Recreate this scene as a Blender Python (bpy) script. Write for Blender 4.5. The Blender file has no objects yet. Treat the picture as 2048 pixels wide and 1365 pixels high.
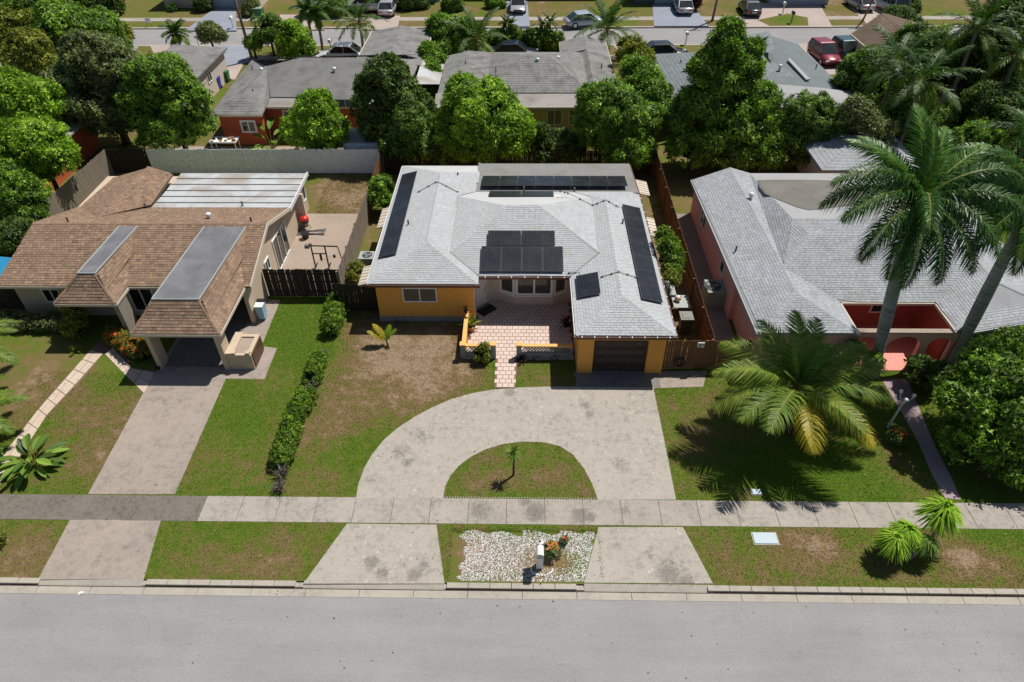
import bpy, math, random
import numpy as np
from mathutils import Matrix, Vector

# ------------------------------------------------------------------ camera, sky, sun, exposure
C = bpy.context.scene.collection
SC = bpy.context.scene
F_PX, CAM_H = 1380.0, 23.5                      # focal length in pixels of a 2048 px wide frame, flying height in metres
PITCH, YAW, ROLL = [math.radians(a) for a in (40.904, -1.278, -0.53)]
cp, sp, cy, sy = math.cos(PITCH), math.sin(PITCH), math.cos(YAW), math.sin(YAW)
fw = np.array([sy*cp, cy*cp, -sp]); rt = np.array([cy, -sy, 0.0]); up = np.cross(rt, fw)
cr, sr = math.cos(ROLL), math.sin(ROLL)
RM = np.array([cr*rt + sr*up, -sr*rt + cr*up, fw])
cam = bpy.data.cameras.new('camera'); camo = bpy.data.objects.new('camera', cam); C.objects.link(camo)
cam.sensor_width = 36.0; cam.lens = F_PX/2048*36.0; cam.clip_end = 3000; cam.clip_start = 0.5
M4 = Matrix.Identity(4)
for i in range(3):
    M4[i][0], M4[i][1], M4[i][2] = RM[0][i], RM[1][i], -RM[2][i]
M4[2][3] = CAM_H
camo.matrix_world = M4
SC.camera = camo
SC.render.resolution_x, SC.render.resolution_y = 1024, 682

SUN_AZ, SUN_EL = math.radians(48.0), math.radians(60.5)     # azimuth clockwise from +Y
w = bpy.data.worlds.new('World'); SC.world = w; w.use_nodes = True
nt = w.node_tree; nt.nodes.clear()
sky = nt.nodes.new('ShaderNodeTexSky'); sky.sky_type = 'NISHITA'; sky.sun_disc = False
sky.sun_elevation = SUN_EL; sky.sun_rotation = SUN_AZ
bg = nt.nodes.new('ShaderNodeBackground'); bg.inputs[1].default_value = 0.06
wo = nt.nodes.new('ShaderNodeOutputWorld')
nt.links.new(sky.outputs[0], bg.inputs[0]); nt.links.new(bg.outputs[0], wo.inputs[0])
sd = bpy.data.lights.new('sun', 'SUN'); sd.energy = 4.9; sd.angle = math.radians(0.5); sd.color = (1.0, 0.955, 0.88)
so = bpy.data.objects.new('sun', sd); C.objects.link(so)
sdir = Vector((math.sin(SUN_AZ)*math.cos(SUN_EL), math.cos(SUN_AZ)*math.cos(SUN_EL), math.sin(SUN_EL)))
so.rotation_euler = sdir.to_track_quat('Z', 'Y').to_euler(); so.location = (20, 20, 60)
SC.view_settings.view_transform = 'Standard'; SC.view_settings.look = 'None'
SC.view_settings.exposure = 0.0; SC.view_settings.gamma = 1.0; SC.view_settings.use_curve_mapping = False

# ------------------------------------------------------------------ survey helpers: where a sight line of the survey camera meets a plane
def _ray(u, v): return RM.T @ np.array([(u-1024)/F_PX, -(v-682.5)/F_PX, 1.0])
def G(u, v, z=0.0):
    d = _ray(u, v); t = (z-CAM_H)/d[2]; return (float(d[0]*t), float(d[1]*t), float(z))
def RX(u, v, X):
    d = _ray(u, v); t = X/d[0]; return (float(X), float(d[1]*t), float(CAM_H+d[2]*t))
def RY(u, v, Y):
    d = _ray(u, v); t = Y/d[1]; return (float(d[0]*t), float(Y), float(CAM_H+d[2]*t))

# ------------------------------------------------------------------ objects
OFF = {}
def props(o, label=None, cat=None, group=None, kind=None):
    if label: o['label'] = label
    if cat: o['category'] = cat
    if group: o['group'] = group
    if kind: o['kind'] = kind
    return o
def thing(name, label, cat, loc=(0, 0, 0), rz=0.0, group=None):
    o = bpy.data.objects.new(name, None); C.objects.link(o); o.empty_display_size = 0.3
    o.location = loc; o.rotation_euler = (0, 0, rz); OFF[o.name] = Vector(loc)
    return props(o, label, cat, group)
def inst(name, mesh, parent=None, loc=(0, 0, 0), rot=(0, 0, 0), scale=(1, 1, 1)):
    o = bpy.data.objects.new(name, mesh); C.objects.link(o); o.parent = parent
    o.location = loc; o.rotation_euler = rot; o.scale = scale
    return o

class MB:
    """collects faces, then links them as one mesh object"""
    def __init__(s): s.v = []; s.f = []; s.m = []; s.t = []
    def add(s, vs, fs, m=0, t=0.5):
        n = len(s.v); s.v.extend([tuple(p) for p in vs])
        for f in fs: s.f.append(tuple(i+n for i in f)); s.m.append(m); s.t.append(t)
        return s
    def quad(s, a, b, c, d, m=0, t=0.5): return s.add([a, b, c, d], [(0, 1, 2, 3)], m, t)
    def poly(s, pts, m=0, t=0.5): return s.add(pts, [tuple(range(len(pts)))], m, t)
    def box(s, x0, x1, y0, y1, z0, z1, m=0, t=0.5):
        vs = [(x, y, z) for z in (z0, z1) for y in (y0, y1) for x in (x0, x1)]
        return s.add(vs, [(0, 2, 3, 1), (4, 5, 7, 6), (0, 1, 5, 4), (2, 6, 7, 3), (0, 4, 6, 2), (1, 3, 7, 5)], m, t)
    def obox(s, p, q, wd, z0, z1, m=0, t=0.5, ext=0.0):
        """upright box along the ground line p-q"""
        d = Vector((q[0]-p[0], q[1]-p[1])); d.normalize(); n = Vector((-d.y, d.x))*wd/2; e = d*ext
        P = [(p[0]-e.x-n.x, p[1]-e.y-n.y), (q[0]+e.x-n.x, q[1]+e.y-n.y), (q[0]+e.x+n.x, q[1]+e.y+n.y), (p[0]-e.x+n.x, p[1]-e.y+n.y)]
        return s.prism(P, z0, z1, m, t)
    def prism(s, P, z0, z1, m=0, t=0.5):
        n = len(P); a = sum(P[i][0]*P[(i+1) % n][1]-P[(i+1) % n][0]*P[i][1] for i in range(n))
        if a < 0: P = P[::-1]
        vs = [(x, y, z0) for x, y in P]+[(x, y, z1) for x, y in P]
        return s.add(vs, [tuple(range(n-1, -1, -1)), tuple(range(n, 2*n))]+[(i, (i+1) % n, n+(i+1) % n, n+i) for i in range(n)], m, t)
    def slab(s, P, th, m=0, t=0.5):
        """3-D polygon given a downward thickness"""
        n = len(P); vs = [tuple(p) for p in P]+[(p[0], p[1], p[2]-th) for p in P]
        return s.add(vs, [tuple(range(n)), tuple(range(2*n-1, n-1, -1))]+[((i+1) % n, i, n+i, n+(i+1) % n) for i in range(n)], m, t)
    def tube(s, pts, rad, n=8, m=0, cap=True, t=0.5):
        pts = [Vector(p) for p in pts]; rad = rad if hasattr(rad, '__len__') else [rad]*len(pts)
        base = len(s.v); prev = None
        for i, p in enumerate(pts):
            d = (pts[min(i+1, len(pts)-1)]-pts[max(i-1, 0)]).normalized()
            a = prev if prev is not None else (Vector((1, 0, 0)) if abs(d.x) < .9 else Vector((0, 1, 0)))
            a = (a-d*a.dot(d)).normalized(); b = d.cross(a); prev = a
            for k in range(n):
                an = 2*math.pi*k/n; q = p+(a*math.cos(an)+b*math.sin(an))*rad[i]; s.v.append(tuple(q))
        for i in range(len(pts)-1):
            for k in range(n):
                s.f.append((base+i*n+k, base+i*n+(k+1) % n, base+(i+1)*n+(k+1) % n, base+(i+1)*n+k)); s.m.append(m); s.t.append(t)
        if cap:
            s.f.append(tuple(base+k for k in range(n-1, -1, -1))); s.m.append(m); s.t.append(t)
            e = base+(len(pts)-1)*n; s.f.append(tuple(e+k for k in range(n))); s.m.append(m); s.t.append(t)
        return s
    def sph(s, c, r, m=0, nu=10, nv=6, sq=(1, 1, 1), t=0.5):
        vs = [(c[0], c[1], c[2]-r*sq[2])]
        for j in range(1, nv):
            ph = -math.pi/2+math.pi*j/nv
            for k in range(nu):
                a = 2*math.pi*k/nu; vs.append((c[0]+r*sq[0]*math.cos(ph)*math.cos(a), c[1]+r*sq[1]*math.cos(ph)*math.sin(a), c[2]+r*sq[2]*math.sin(ph)))
        vs.append((c[0], c[1], c[2]+r*sq[2])); fs = []
        for k in range(nu):
            fs.append((0, 1+(k+1) % nu, 1+k)); fs.append((len(vs)-1, 1+(nv-2)*nu+k, 1+(nv-2)*nu+(k+1) % nu))
            for j in range(nv-2): fs.append((1+j*nu+k, 1+j*nu+(k+1) % nu, 1+(j+1)*nu+(k+1) % nu, 1+(j+1)*nu+k))
        return s.add(vs, fs, m, t)
    def mesh(s, name, mats, smooth=False, tone=False):
        me = bpy.data.meshes.new(name); me.from_pydata(s.v, [], s.f)
        for mt in (mats if isinstance(mats, (list, tuple)) else [mats]): me.materials.append(mt)
        if any(s.m): me.polygons.foreach_set('material_index', s.m)
        if smooth: me.polygons.foreach_set('use_smooth', [True]*len(s.f))
        if tone:
            at = me.attributes.new('tone', 'FLOAT', 'FACE'); at.data.foreach_set('value', s.t)
        me.update(); return me
    def build(s, name, mats, parent=None, smooth=False, tone=False, local=False, **kw):
        if parent is not None and not local:
            o = OFF[parent.name]; s.v = [(x-o.x, y-o.y, z-o.z) for x, y, z in s.v]
        ob = inst(name, s.mesh(name, mats, smooth, tone), parent)
        OFF[ob.name] = OFF[parent.name].copy() if parent is not None else Vector((0, 0, 0))
        props(ob, **kw); return ob

# ------------------------------------------------------------------ materials
def lin(h):
    h = h.lstrip('#'); r = [int(h[i:i+2], 16)/255 for i in (0, 2, 4)]
    return tuple(c/12.92 if c <= .04045 else ((c+.055)/1.055)**2.4 for c in r)
class NT:
    def __init__(s, name):
        s.m = bpy.data.materials.new(name); s.m.use_nodes = True; s.t = s.m.node_tree; s.t.nodes.clear()
        s.out = s.n('ShaderNodeOutputMaterial')
    def n(s, k, **kw):
        o = s.t.nodes.new(k)
        for a, b in kw.items():
            if a.startswith('i_'): o.inputs[int(a[2:])].default_value = b
            else: setattr(o, a, b)
        return o
    def l(s, a, b): s.t.links.new(a, b)
    def pos(s, sc=(1, 1, 1)):
        g = s.n('ShaderNodeNewGeometry'); mp = s.n('ShaderNodeMapping'); mp.inputs['Scale'].default_value = sc
        s.l(g.outputs['Position'], mp.inputs['Vector']); return mp.outputs[0]
    def noise(s, vec, sc, det=4, rough=.55, dist=0.0):
        o = s.n('ShaderNodeTexNoise'); o.inputs['Scale'].default_value = sc; o.inputs['Detail'].default_value = det
        o.inputs['Roughness'].default_value = rough; o.inputs['Distortion'].default_value = dist
        if vec is not None: s.l(vec, o.inputs['Vector'])
        return o.outputs['Fac']
    def ramp(s, f, stops):
        o = s.n('ShaderNodeValToRGB'); e = o.color_ramp.elements
        while len(e) < len(stops): e.new(.5)
        for i, (p, c) in enumerate(stops): e[i].position = p; e[i].color = (*c, 1) if hasattr(c, '__len__') else (c, c, c, 1)
        s.l(f, o.inputs[0]); return o.outputs[0]
    def mix(s, f, a, b, bt='MIX'):
        o = s.n('ShaderNodeMix', data_type='RGBA', blend_type=bt)
        for i, x in ((0, f), (6, a), (7, b)):
            if hasattr(x, 'is_linked'): s.l(x, o.inputs[i])
            elif i == 0: o.inputs[0].default_value = x
            else: o.inputs[i].default_value = (*x, 1) if len(x) == 3 else x
        return o.outputs[2]
    def math(s, op, a, b=0.0):
        o = s.n('ShaderNodeMath', operation=op)
        for i, x in ((0, a), (1, b)):
            if hasattr(x, 'is_linked'): s.l(x, o.inputs[i])
            else: o.inputs[i].default_value = x
        return o.outputs[0]
    def attr(s, name):
        o = s.n('ShaderNodeAttribute', attribute_name=name); return o.outputs['Fac']
    def bump(s, h, st=.3, d=.02):
        o = s.n('ShaderNodeBump'); o.inputs['Strength'].default_value = st; o.inputs['Distance'].default_value = d
        s.l(h, o.inputs['Height']); return o.outputs[0]
    def fin(s, col, rough=.8, nrm=None, spec=.3, metal=0.0, trans=0.0):
        b = s.n('ShaderNodeBsdfPrincipled')
        if hasattr(col, 'is_linked'): s.l(col, b.inputs['Base Color'])
        else: b.inputs['Base Color'].default_value = (*col, 1)
        if hasattr(rough, 'is_linked'): s.l(rough, b.inputs['Roughness'])
        else: b.inputs['Roughness'].default_value = rough
        b.inputs['Specular IOR Level'].default_value = spec; b.inputs['Metallic'].default_value = metal
        if nrm is not None: s.l(nrm, b.inputs['Normal'])
        if trans:
            tr = s.n('ShaderNodeBsdfTranslucent'); mx = s.n('ShaderNodeMixShader'); mx.inputs[0].default_value = trans
            if hasattr(col, 'is_linked'):
                c2 = s.mix(1.0, col, (1.15, 1.35, .5), 'MULTIPLY'); s.l(c2, tr.inputs[0])
            else: tr.inputs[0].default_value = (*col, 1)
            s.l(b.outputs[0], mx.inputs[1]); s.l(tr.outputs[0], mx.inputs[2]); s.l(mx.outputs[0], s.out.inputs[0])
        else: s.l(b.outputs[0], s.out.inputs[0])
        return s.m
def plain(name, col, rough=.7, var=.18, sc=4.0, bump=.15, spec=.3, metal=0.0, dirt=0.0, dirtcol=(.06, .05, .04)):
    t = NT(name); p = t.pos(); n1 = t.noise(p, sc, 5, .6); n2 = t.noise(p, sc*9, 3)
    f = t.math('ADD', t.math('MULTIPLY', n1, .7), t.math('MULTIPLY', n2, .3))
    c = t.ramp(f, [(.25, tuple(x*(1-var) for x in col)), (.75, tuple(min(1, x*(1+var)) for x in col))])
    if dirt:
        d = t.noise(p, sc*.6, 6, .7, .5); m = t.math('MULTIPLY', t.ramp(d, [(.5, 0.0), (.72, 1.0)]), dirt)
        c = t.mix(m, c, dirtcol)
    return t.fin(c, rough, t.bump(n2, bump, .01) if bump else None, spec, metal)
M = {}
M['white'] = plain('white_paint', (.78, .77, .74), .5, .05, 3, 0, .4)
M['metal_white'] = plain('white_metal', (.68, .70, .71), .35, .06, 3, 0, .5)
M['orange'] = plain('orange_stucco', (.76, .36, .08), .85, .06, 2.2, .35, .2, dirt=.12, dirtcol=(.25, .1, .02))
M['orange_cap'] = plain('orange_cap', (.83, .45, .16), .8, .07, 3, .2)
M['cream'] = plain('cream_stucco', (.56, .45, .33), .88, .06, 2.0, .35, .2, dirt=.2, dirtcol=(.3, .25, .18))
M['bay'] = plain('bay_stucco', (.62, .53, .44), .88, .07, 2.5, .5, .2)
M['pink'] = plain('pink_stucco', (.76, .42, .36), .88, .06, 2.0, .35, .2, dirt=.15, dirtcol=(.35, .2, .17))
M['redwall'] = plain('deep_red_stucco', (.40, .10, .07), .85, .08, 2.0, .3, .2)
M['coral'] = plain('coral_paint', (.72, .27, .22), .6, .06, 2.0, .1, .3)
M['terracotta'] = plain('terracotta_stucco', (.48, .115, .05), .88, .08, 1.5, .3, .2, dirt=.15, dirtcol=(.25, .07, .04))
M['yellow'] = plain('yellow_stucco', (.62, .47, .2), .88, .06, 1.5, .3, .2)
M['palewall'] = plain('pale_stucco', (.6, .5, .44), .88, .06, 1.5, .3, .2)
M['bluewall'] = plain('pale_blue_stucco', (.36, .43, .5), .85, .06, 1.5, .2, .2)
M['tealwall'] = plain('grey_teal_stucco', (.12, .15, .15), .85, .08, 1.5, .2, .2)
M['gutter'] = plain('brown_metal', (.10, .045, .03), .45, .15, 5, 0, .5)
M['fascia'] = plain('cream_trim', (.6, .52, .42), .6, .06, 5, 0, .3)
M['greytrim'] = plain('grey_trim', (.32, .34, .35), .6, .06, 5, 0, .3)
M['darkdoor'] = plain('dark_brown_door', (.062, .043, .032), .55, .12, 5, .1, .35)
M['base'] = plain('grey_footing', (.27, .27, .26), .9, .1, 5, .3)
M['gwood'] = plain('weathered_wood', (.25, .21, .165), .9, .28, 7, .4, .1)
M['bwood'] = plain('brown_wood', (.20, .105, .055), .9, .3, 7, .4, .1)
M['dwood'] = plain('dark_wood', (.045, .036, .028), .9, .3, 7, .4, .1)
M['wfence'] = plain('blue_white_board', (.92, .96, .99), .7, .12, 6, .2, .2, dirt=.35, dirtcol=(.16, .2, .2))
M['pvc'] = plain('black_plastic', (.015, .015, .016), .5, .1, 5, 0, .4)
M['pipe'] = plain('grey_pipe', (.14, .14, .15), .5, .1, 5, 0, .4)
M['bark'] = plain('bark', (.10, .075, .055), .95, .3, 9, .7, .1)
M['palebark'] = plain('pale_bark', (.30, .27, .23), .95, .25, 9, .7, .1)
M['acgreen'] = plain('grey_green_metal', (.27, .33, .28), .55, .08, 5, 0, .4)
M['acgrey'] = plain('grey_metal', (.36, .39, .38), .5, .08, 5, 0, .4)
M['tyre'] = plain('rubber', (.012, .012, .012), .8, .1, 5, 0, .2)
M['rim'] = plain('rim', (.45, .46, .47), .3, .05, 5, 0, .5, .8)
M['tlight'] = plain('tail_light', (.45, .02, .02), .25, .05, 5, 0, .6)
M['hlight'] = plain('head_light', (.75, .77, .8), .15, .03, 5, 0, .7)
M['terrapot'] = plain('terracotta', (.5, .21, .12), .8, .1, 8, .2)
M['soil'] = plain('soil', (.09, .06, .04), .95, .3, 12, .5)
M['mulch'] = plain('mulch', (.3, .14, .07), .95, .3, 9, .5)
M['red'] = plain('red_plastic', (.65, .02, .02), .4, .05, 5, 0, .5)
M['blue'] = plain('blue_plastic', (.03, .05, .42), .45, .08, 5, 0, .5)
M['green_p'] = plain('green_plastic', (.02, .16, .06), .45, .08, 5, 0, .5)
M['lblue'] = plain('light_blue_plastic', (.3, .5, .66), .4, .06, 5, 0, .5)
M['binlid'] = plain('grey_plastic', (.22, .22, .20), .6, .1, 5, 0, .4)
M['binbody'] = plain('dark_green_plastic', (.035, .04, .03), .55, .1, 5, 0, .4)
M['woodpole'] = plain('wood_pole', (.2, .17, .14), .9, .2, 5, .4)
M['tarp'] = plain('blue_tarp', (.02, .22, .42), .5, .15, 3, .2, .4)
M['bluelid'] = plain('pale_blue_lid', (.47, .56, .60), .7, .08, 8, .1)
M['blind'] = plain('blind', (.11, .115, .095), .6, .2, 30, 0)
M['flowerR'] = plain('red_petal', (.75, .09, .03), .6, .25, 20, 0, .3)
M['flowerO'] = plain('orange_petal', (.85, .24, .03), .6, .25, 20, 0, .3)
def glass_mat():
    t = NT('window_glass'); n = t.noise(t.pos(), 1.2, 3)
    c = t.ramp(n, [(.35, (.012, .016, .018)), (.7, (.035, .045, .045))])
    return t.fin(c, .08, None, .8)
M['glass'] = glass_mat()
def carpaint(name, col):
    t = NT(name); b = t.n('ShaderNodeBsdfPrincipled'); b.inputs['Base Color'].default_value = (*col, 1)
    b.inputs['Roughness'].default_value = .3; b.inputs['Coat Weight'].default_value = .8; b.inputs['Coat Roughness'].default_value = .05
    b.inputs['Metallic'].default_value = .15; t.l(b.outputs[0], t.out.inputs[0]); return t.m
def solar_mat():
    t = NT('solar_cells'); tc = t.n('ShaderNodeTexCoord'); br = t.n('ShaderNodeTexBrick'); br.offset = 0.0
    br.inputs['Scale'].default_value = 1.0; br.inputs['Brick Width'].default_value = .165; br.inputs['Row Height'].default_value = .165
    br.inputs['Mortar Size'].default_value = .006; br.inputs['Color1'].default_value = (.013, .015, .02, 1)
    br.inputs['Color2'].default_value = (.018, .02, .026, 1); br.inputs['Mortar'].default_value = (.045, .048, .055, 1)
    t.l(tc.outputs['Object'], br.inputs['Vector'])
    p = t.pos(); n = t.noise(p, 1.5, 5, .7); c = t.mix(t.math('MULTIPLY', t.ramp(n, [(.45, 0.0), (.8, 1.0)]), .35), br.outputs[0], (.075, .08, .08))
    return t.fin(c, .22, None, .45)
M['solar'] = solar_mat()
M['frame'] = plain('black_frame', (.06, .063, .07), .35, .1, 5, 0, .5)
def shingle_mat(name, lo, hi, streak, sm=.25):
    t = NT(name); p = t.pos(); n = t.noise(p, .9, 5, .6); n2 = t.noise(p, 60, 2); n3 = t.noise(p, 7, 3, .6)
    a = t.attr('tone'); f = t.math('ADD', t.math('MULTIPLY', a, .62), t.math('MULTIPLY', n3, .38))
    c = t.ramp(f, [(.1, lo), (.85, hi)])
    c = t.mix(t.math('MULTIPLY', t.ramp(n, [(.46, 0.0), (.7, 1.0)]), min(.8, sm*1.7)), c, streak)
    c = t.mix(.25, c, t.ramp(n2, [(.3, .35), (.7, 1.0)]), 'MULTIPLY')
    return t.fin(c, .9, t.bump(n2, .4, .004), .15)
M['sh_grey'] = shingle_mat('pale_grey_shingle', (.38, .40, .415), (.535, .56, .575), (.42, .41, .385))
M['sh_brown'] = shingle_mat('brown_shingle', (.155, .107, .075), (.405, .275, .19), (.17, .125, .095))
M['sh_pink'] = shingle_mat('blue_grey_shingle', (.31, .325, .345), (.44, .465, .495), (.28, .27, .26), .3)
M['sh_far'] = shingle_mat('old_grey_shingle', (.20, .195, .19), (.30, .295, .285), (.13, .125, .115), .5)
M['sh_slate'] = shingle_mat('slate_shingle', (.17, .195, .205), (.29, .32, .33), (.14, .15, .15), .3)
M['sh_tile'] = shingle_mat('brown_tile', (.13, .095, .07), (.27, .2, .15), (.1, .07, .05), .4)
def flat_mat(name, base, stain, dark, sc=.5, ex=.5):
    t = NT(name); p = t.pos((1, 1, 1)); n = t.noise(p, sc, 6, .62, .6); n2 = t.noise(p, sc*5, 5, .65); n3 = t.noise(p, 40, 2)
    c = t.mix(t.ramp(n, [(.42, 0.0), (.62, ex)]), base, stain)
    c = t.mix(t.ramp(n2, [(.58, 0.0), (.78, .7)]), c, dark)
    c = t.mix(.15, c, t.ramp(n3, [(.3, .4), (.7, 1.0)]), 'MULTIPLY')
    return t.fin(c, .75, t.bump(n2, .2, .01), .25)
M['fl_white'] = flat_mat('white_roll_roofing', (.52, .53, .53), (.46, .46, .45), (.4, .39, .37), .5, .5)
M['fl_grey'] = flat_mat('weathered_flat_roof', (.25, .25, .245), (.22, .21, .185), (.13, .125, .11), .6, .9)
M['fl_metal'] = flat_mat('pale_panel_roof', (.50, .53, .55), (.36, .32, .285), (.24, .21, .185), .4, 1.0)
M['fl_dark'] = flat_mat('slate_roll_roofing', (.155, .157, .17), (.22, .22, .235), (.08, .08, .085), .7, .8)
M['fl_far'] = flat_mat('stained_flat_roof', (.33, .31, .29), (.24, .215, .19), (.15, .135, .12), .3, .9)
M['fl_pink'] = flat_mat('pale_roll_roofing', (.37, .375, .385), (.33, .33, .33), (.26, .26, .26), .4, .5)
M['fl_dirt'] = flat_mat('dirty_roll_roofing', (.155, .15, .13), (.20, .19, .17), (.12, .115, .10), .5, .9)
M['fl_dirtedge'] = flat_mat('mould_line', (.12, .125, .115), (.15, .15, .13), (.09, .09, .08), .5, .9)
def leaf_mat(name, dark, mid, hi, rough=.5, trans=.3, spec=.28, k=1.0):
    dark, mid, hi = [tuple(min(.9, x*k) for x in c) for c in (dark, mid, hi)]
    t = NT(name); a = t.attr('tone'); c = t.ramp(a, [(0.0, dark), (.5, mid), (1.0, hi)])
    n = t.noise(t.pos(), .8, 3); c = t.mix(.5, c, t.ramp(n, [(.3, .7), (.7, 1.0)]), 'MULTIPLY')
    return t.fin(c, rough, None, spec, 0.0, trans)
M['lf_mango'] = leaf_mat('mango_leaf', (.035, .062, .010), (.105, .195, .020), (.24, .38, .045), k=1.6)
M['lf_bright'] = leaf_mat('bright_leaf', (.06, .11, .010), (.19, .33, .022), (.36, .52, .05), k=1.4)
M['lf_dark'] = leaf_mat('dark_leaf', (.022, .036, .010), (.062, .105, .02), (.14, .21, .035), k=1.6)
M['lf_grey'] = leaf_mat('olive_leaf', (.04, .055, .022), (.14, .18, .06), (.28, .32, .12), k=1.35)
M['lf_mid'] = leaf_mat('green_leaf', (.030, .052, .012), (.088, .155, .024), (.18, .28, .045), k=1.6)
M['lf_yellow'] = leaf_mat('yellow_green_leaf', (.07, .085, .014), (.22, .26, .035), (.42, .42, .06), k=1.1)
M['lf_hedge'] = leaf_mat('hedge_leaf', (.045, .085, .010), (.15, .27, .02), (.29, .44, .04))
M['lf_croton'] = leaf_mat('croton_leaf', (.03, .01, .012), (.09, .03, .03), (.2, .05, .05))
M['lf_dead'] = leaf_mat('dead_twig', (.10, .08, .07), (.2, .17, .15), (.32, .28, .25), .8, .1, .1)
M['lf_palm'] = leaf_mat('palm_leaflet', (.012, .035, .008), (.04, .105, .016), (.2, .36, .05), .5, .22, .3)
M['lf_coco'] = leaf_mat('coconut_leaflet', (.045, .085, .012), (.15, .25, .035), (.44, .47, .06), .5, .34, .3)
M['lf_royal'] = leaf_mat('royal_leaflet', (.014, .045, .008), (.04, .115, .014), (.15, .32, .03), .42, .22, .4)
M['lf_yfrond'] = leaf_mat('yellow_frond', (.2, .14, .01), (.4, .33, .02), (.6, .5, .05), .5, .3, .4)
M['lf_flower'] = leaf_mat('ixora_flower', (.07, .13, .015), (.20, .22, .03), (.85, .17, .03), .6, .2, .3)
M['rachis'] = plain('leaf_stalk', (.22, .22, .045), .5, .15, 6, 0, .3)
M['royaltrunk'] = (lambda t: t.fin(t.mix(t.ramp(t.noise(t.pos((1, 1, 6)), 1.2, 5, .65), [(.4, 0.0), (.65, .8)]), (.33, .36, .33), (.13, .13, .11)), .85, t.bump(t.noise(t.pos((1, 1, 12)), 1.0, 3), .4, .02), .2))(NT('grey_palm_trunk'))
M['crownshaft'] = plain('green_crownshaft', (.08, .22, .03), .4, .12, 3, 0, .5)
def lawn_mat(name='lawn', blades=False):
    t = NT(name); p = t.pos(); d = t.attr('dry'); n0 = t.noise(p, .35, 4, .6, .4); n1 = t.noise(p, 2.2, 6, .68); n2 = t.noise(p, 22, 4, .7); n3 = t.noise(p, 70, 2, .6)
    f = t.math('ADD', d, t.math('MULTIPLY', t.math('SUBTRACT', n0, .5), 1.25)); f = t.math('ADD', f, t.math('MULTIPLY', t.math('SUBTRACT', n1, .5), 1.5))
    f = t.math('ADD', f, t.math('MULTIPLY', t.math('SUBTRACT', n2, .5), 1.2))
    k = .86
    c = t.ramp(f, [(.08, (.098, .165, .018)), (.34, (.142, .178, .03)), (.52, (.185, .155, .055)), (.74, (.23, .158, .08)), (1.0, (.36, .27, .18))])
    c = t.mix(.3 if blades else .8, c, t.ramp(n3, [(.25, .5), (.75, 1.0)]), 'MULTIPLY')
    if blades: c = t.mix(1.0, c, (1.2, 1.2, 1.2), 'MULTIPLY')
    return t.fin(c, .95, None if blades else t.bump(n2, .6, .03), .05, 0, .35 if blades else 0)
M['lawn'] = lawn_mat(); M['blade'] = lawn_mat('grass_blade', True)
def conc_mat(name, base, dark, amt=.5, sc=1.0, spots=0.0, pink=None, at=()):
    t = NT(name); p = t.pos(); n = t.noise(p, .55*sc, 7, .68, .5); n2 = t.noise(p, 3.5*sc, 7, .72, .3); n3 = t.noise(p, 55, 3, .7)
    c = t.mix(t.ramp(n, [(.38, 0.0), (.68, 1.0)]), base, pink or tuple(x*.86 for x in base))
    m = t.math('MULTIPLY', t.ramp(n2, [(.47, 0.0), (.68, 1.0)]), t.ramp(n, [(.35, .15), (.6, 1.0)]))
    c = t.mix(t.math('MULTIPLY', m, amt), c, dark)
    if spots:
        v = t.n('ShaderNodeTexVoronoi'); v.inputs['Scale'].default_value = 2.4; t.l(p, v.inputs['Vector'])
        v2 = t.n('ShaderNodeTexVoronoi'); v2.inputs['Scale'].default_value = 5.0; t.l(p, v2.inputs['Vector'])
        gate = t.ramp(t.noise(p, .45, 3), [(.46, 0.0), (.54, 1.0)])
        s1 = t.math('MULTIPLY', t.math('MULTIPLY', t.math('LESS_THAN', v.outputs['Distance'], .16), gate), spots*.5)
        c = t.mix(s1, c, tuple(min(1, x*1.4) for x in base))
        s2 = t.math('MULTIPLY', t.math('MULTIPLY', t.math('LESS_THAN', v2.outputs['Distance'], .15), t.ramp(t.noise(p, .8, 3), [(.52, 0.0), (.6, 1.0)])), spots)
        c = t.mix(s2, c, dark)
    if at:
        tot = None; fine = t.noise(p, 7, 6, .75, 1.2)
        for (x_, y_, r_, k_) in at:
            dn = t.n('ShaderNodeVectorMath', operation='DISTANCE'); t.l(p, dn.inputs[0]); dn.inputs[1].default_value = (x_, y_, 0)
            g_ = t.math('MULTIPLY', t.math('MAXIMUM', t.math('SUBTRACT', 1.0, t.math('DIVIDE', dn.outputs['Value'], r_)), 0.0), k_); tot = g_ if tot is None else t.math('MAXIMUM', tot, g_)
        m_ = t.ramp(t.math('ADD', fine, t.math('MULTIPLY', tot, .42)), [(.64, 0.0), (.80, .6)]); c = t.mix(m_, c, dark)
    n5 = t.noise(p, 11*sc, 5, .75); c = t.mix(.35, c, t.ramp(n5, [(.3, .55), (.65, 1.05)]), 'MULTIPLY')
    c = t.mix(.35, c, t.ramp(n3, [(.25, .5), (.75, 1.0)]), 'MULTIPLY')
    return t.fin(c, .9, t.bump(n3, .25, .005), .2)
st = lambda *q: [(G(u, v)[0], G(u, v)[1], r, k) for u, v, r, k in q]
M['drive'] = conc_mat('driveway_concrete', (.475, .43, .375), (.17, .15, .135), .6, 1, 1.0, (.44, .40, .35), st((745, 1125, .5, 1.1), (765, 1145, .45, 1.1), (830, 1150, .5, 1.1), (850, 1130, .35, 1), (800, 905, .8, .8), (815, 925, .5, .9), (840, 870, .8, .6), (1020, 785, .6, .9), (1170, 810, .5, 1), (1180, 830, .4, .9), (1120, 830, .6, .6), (1240, 930, .8, .7), (1340, 1150, .9, 1.1), (1370, 1165, .5, 1.2), (1300, 1110, .5, .7), (1250, 880, .7, .5), (745, 960, .6, .7)))
M['walk'] = conc_mat('sidewalk_concrete', (.46, .415, .365), (.15, .135, .115), .7, 1.2)
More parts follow.
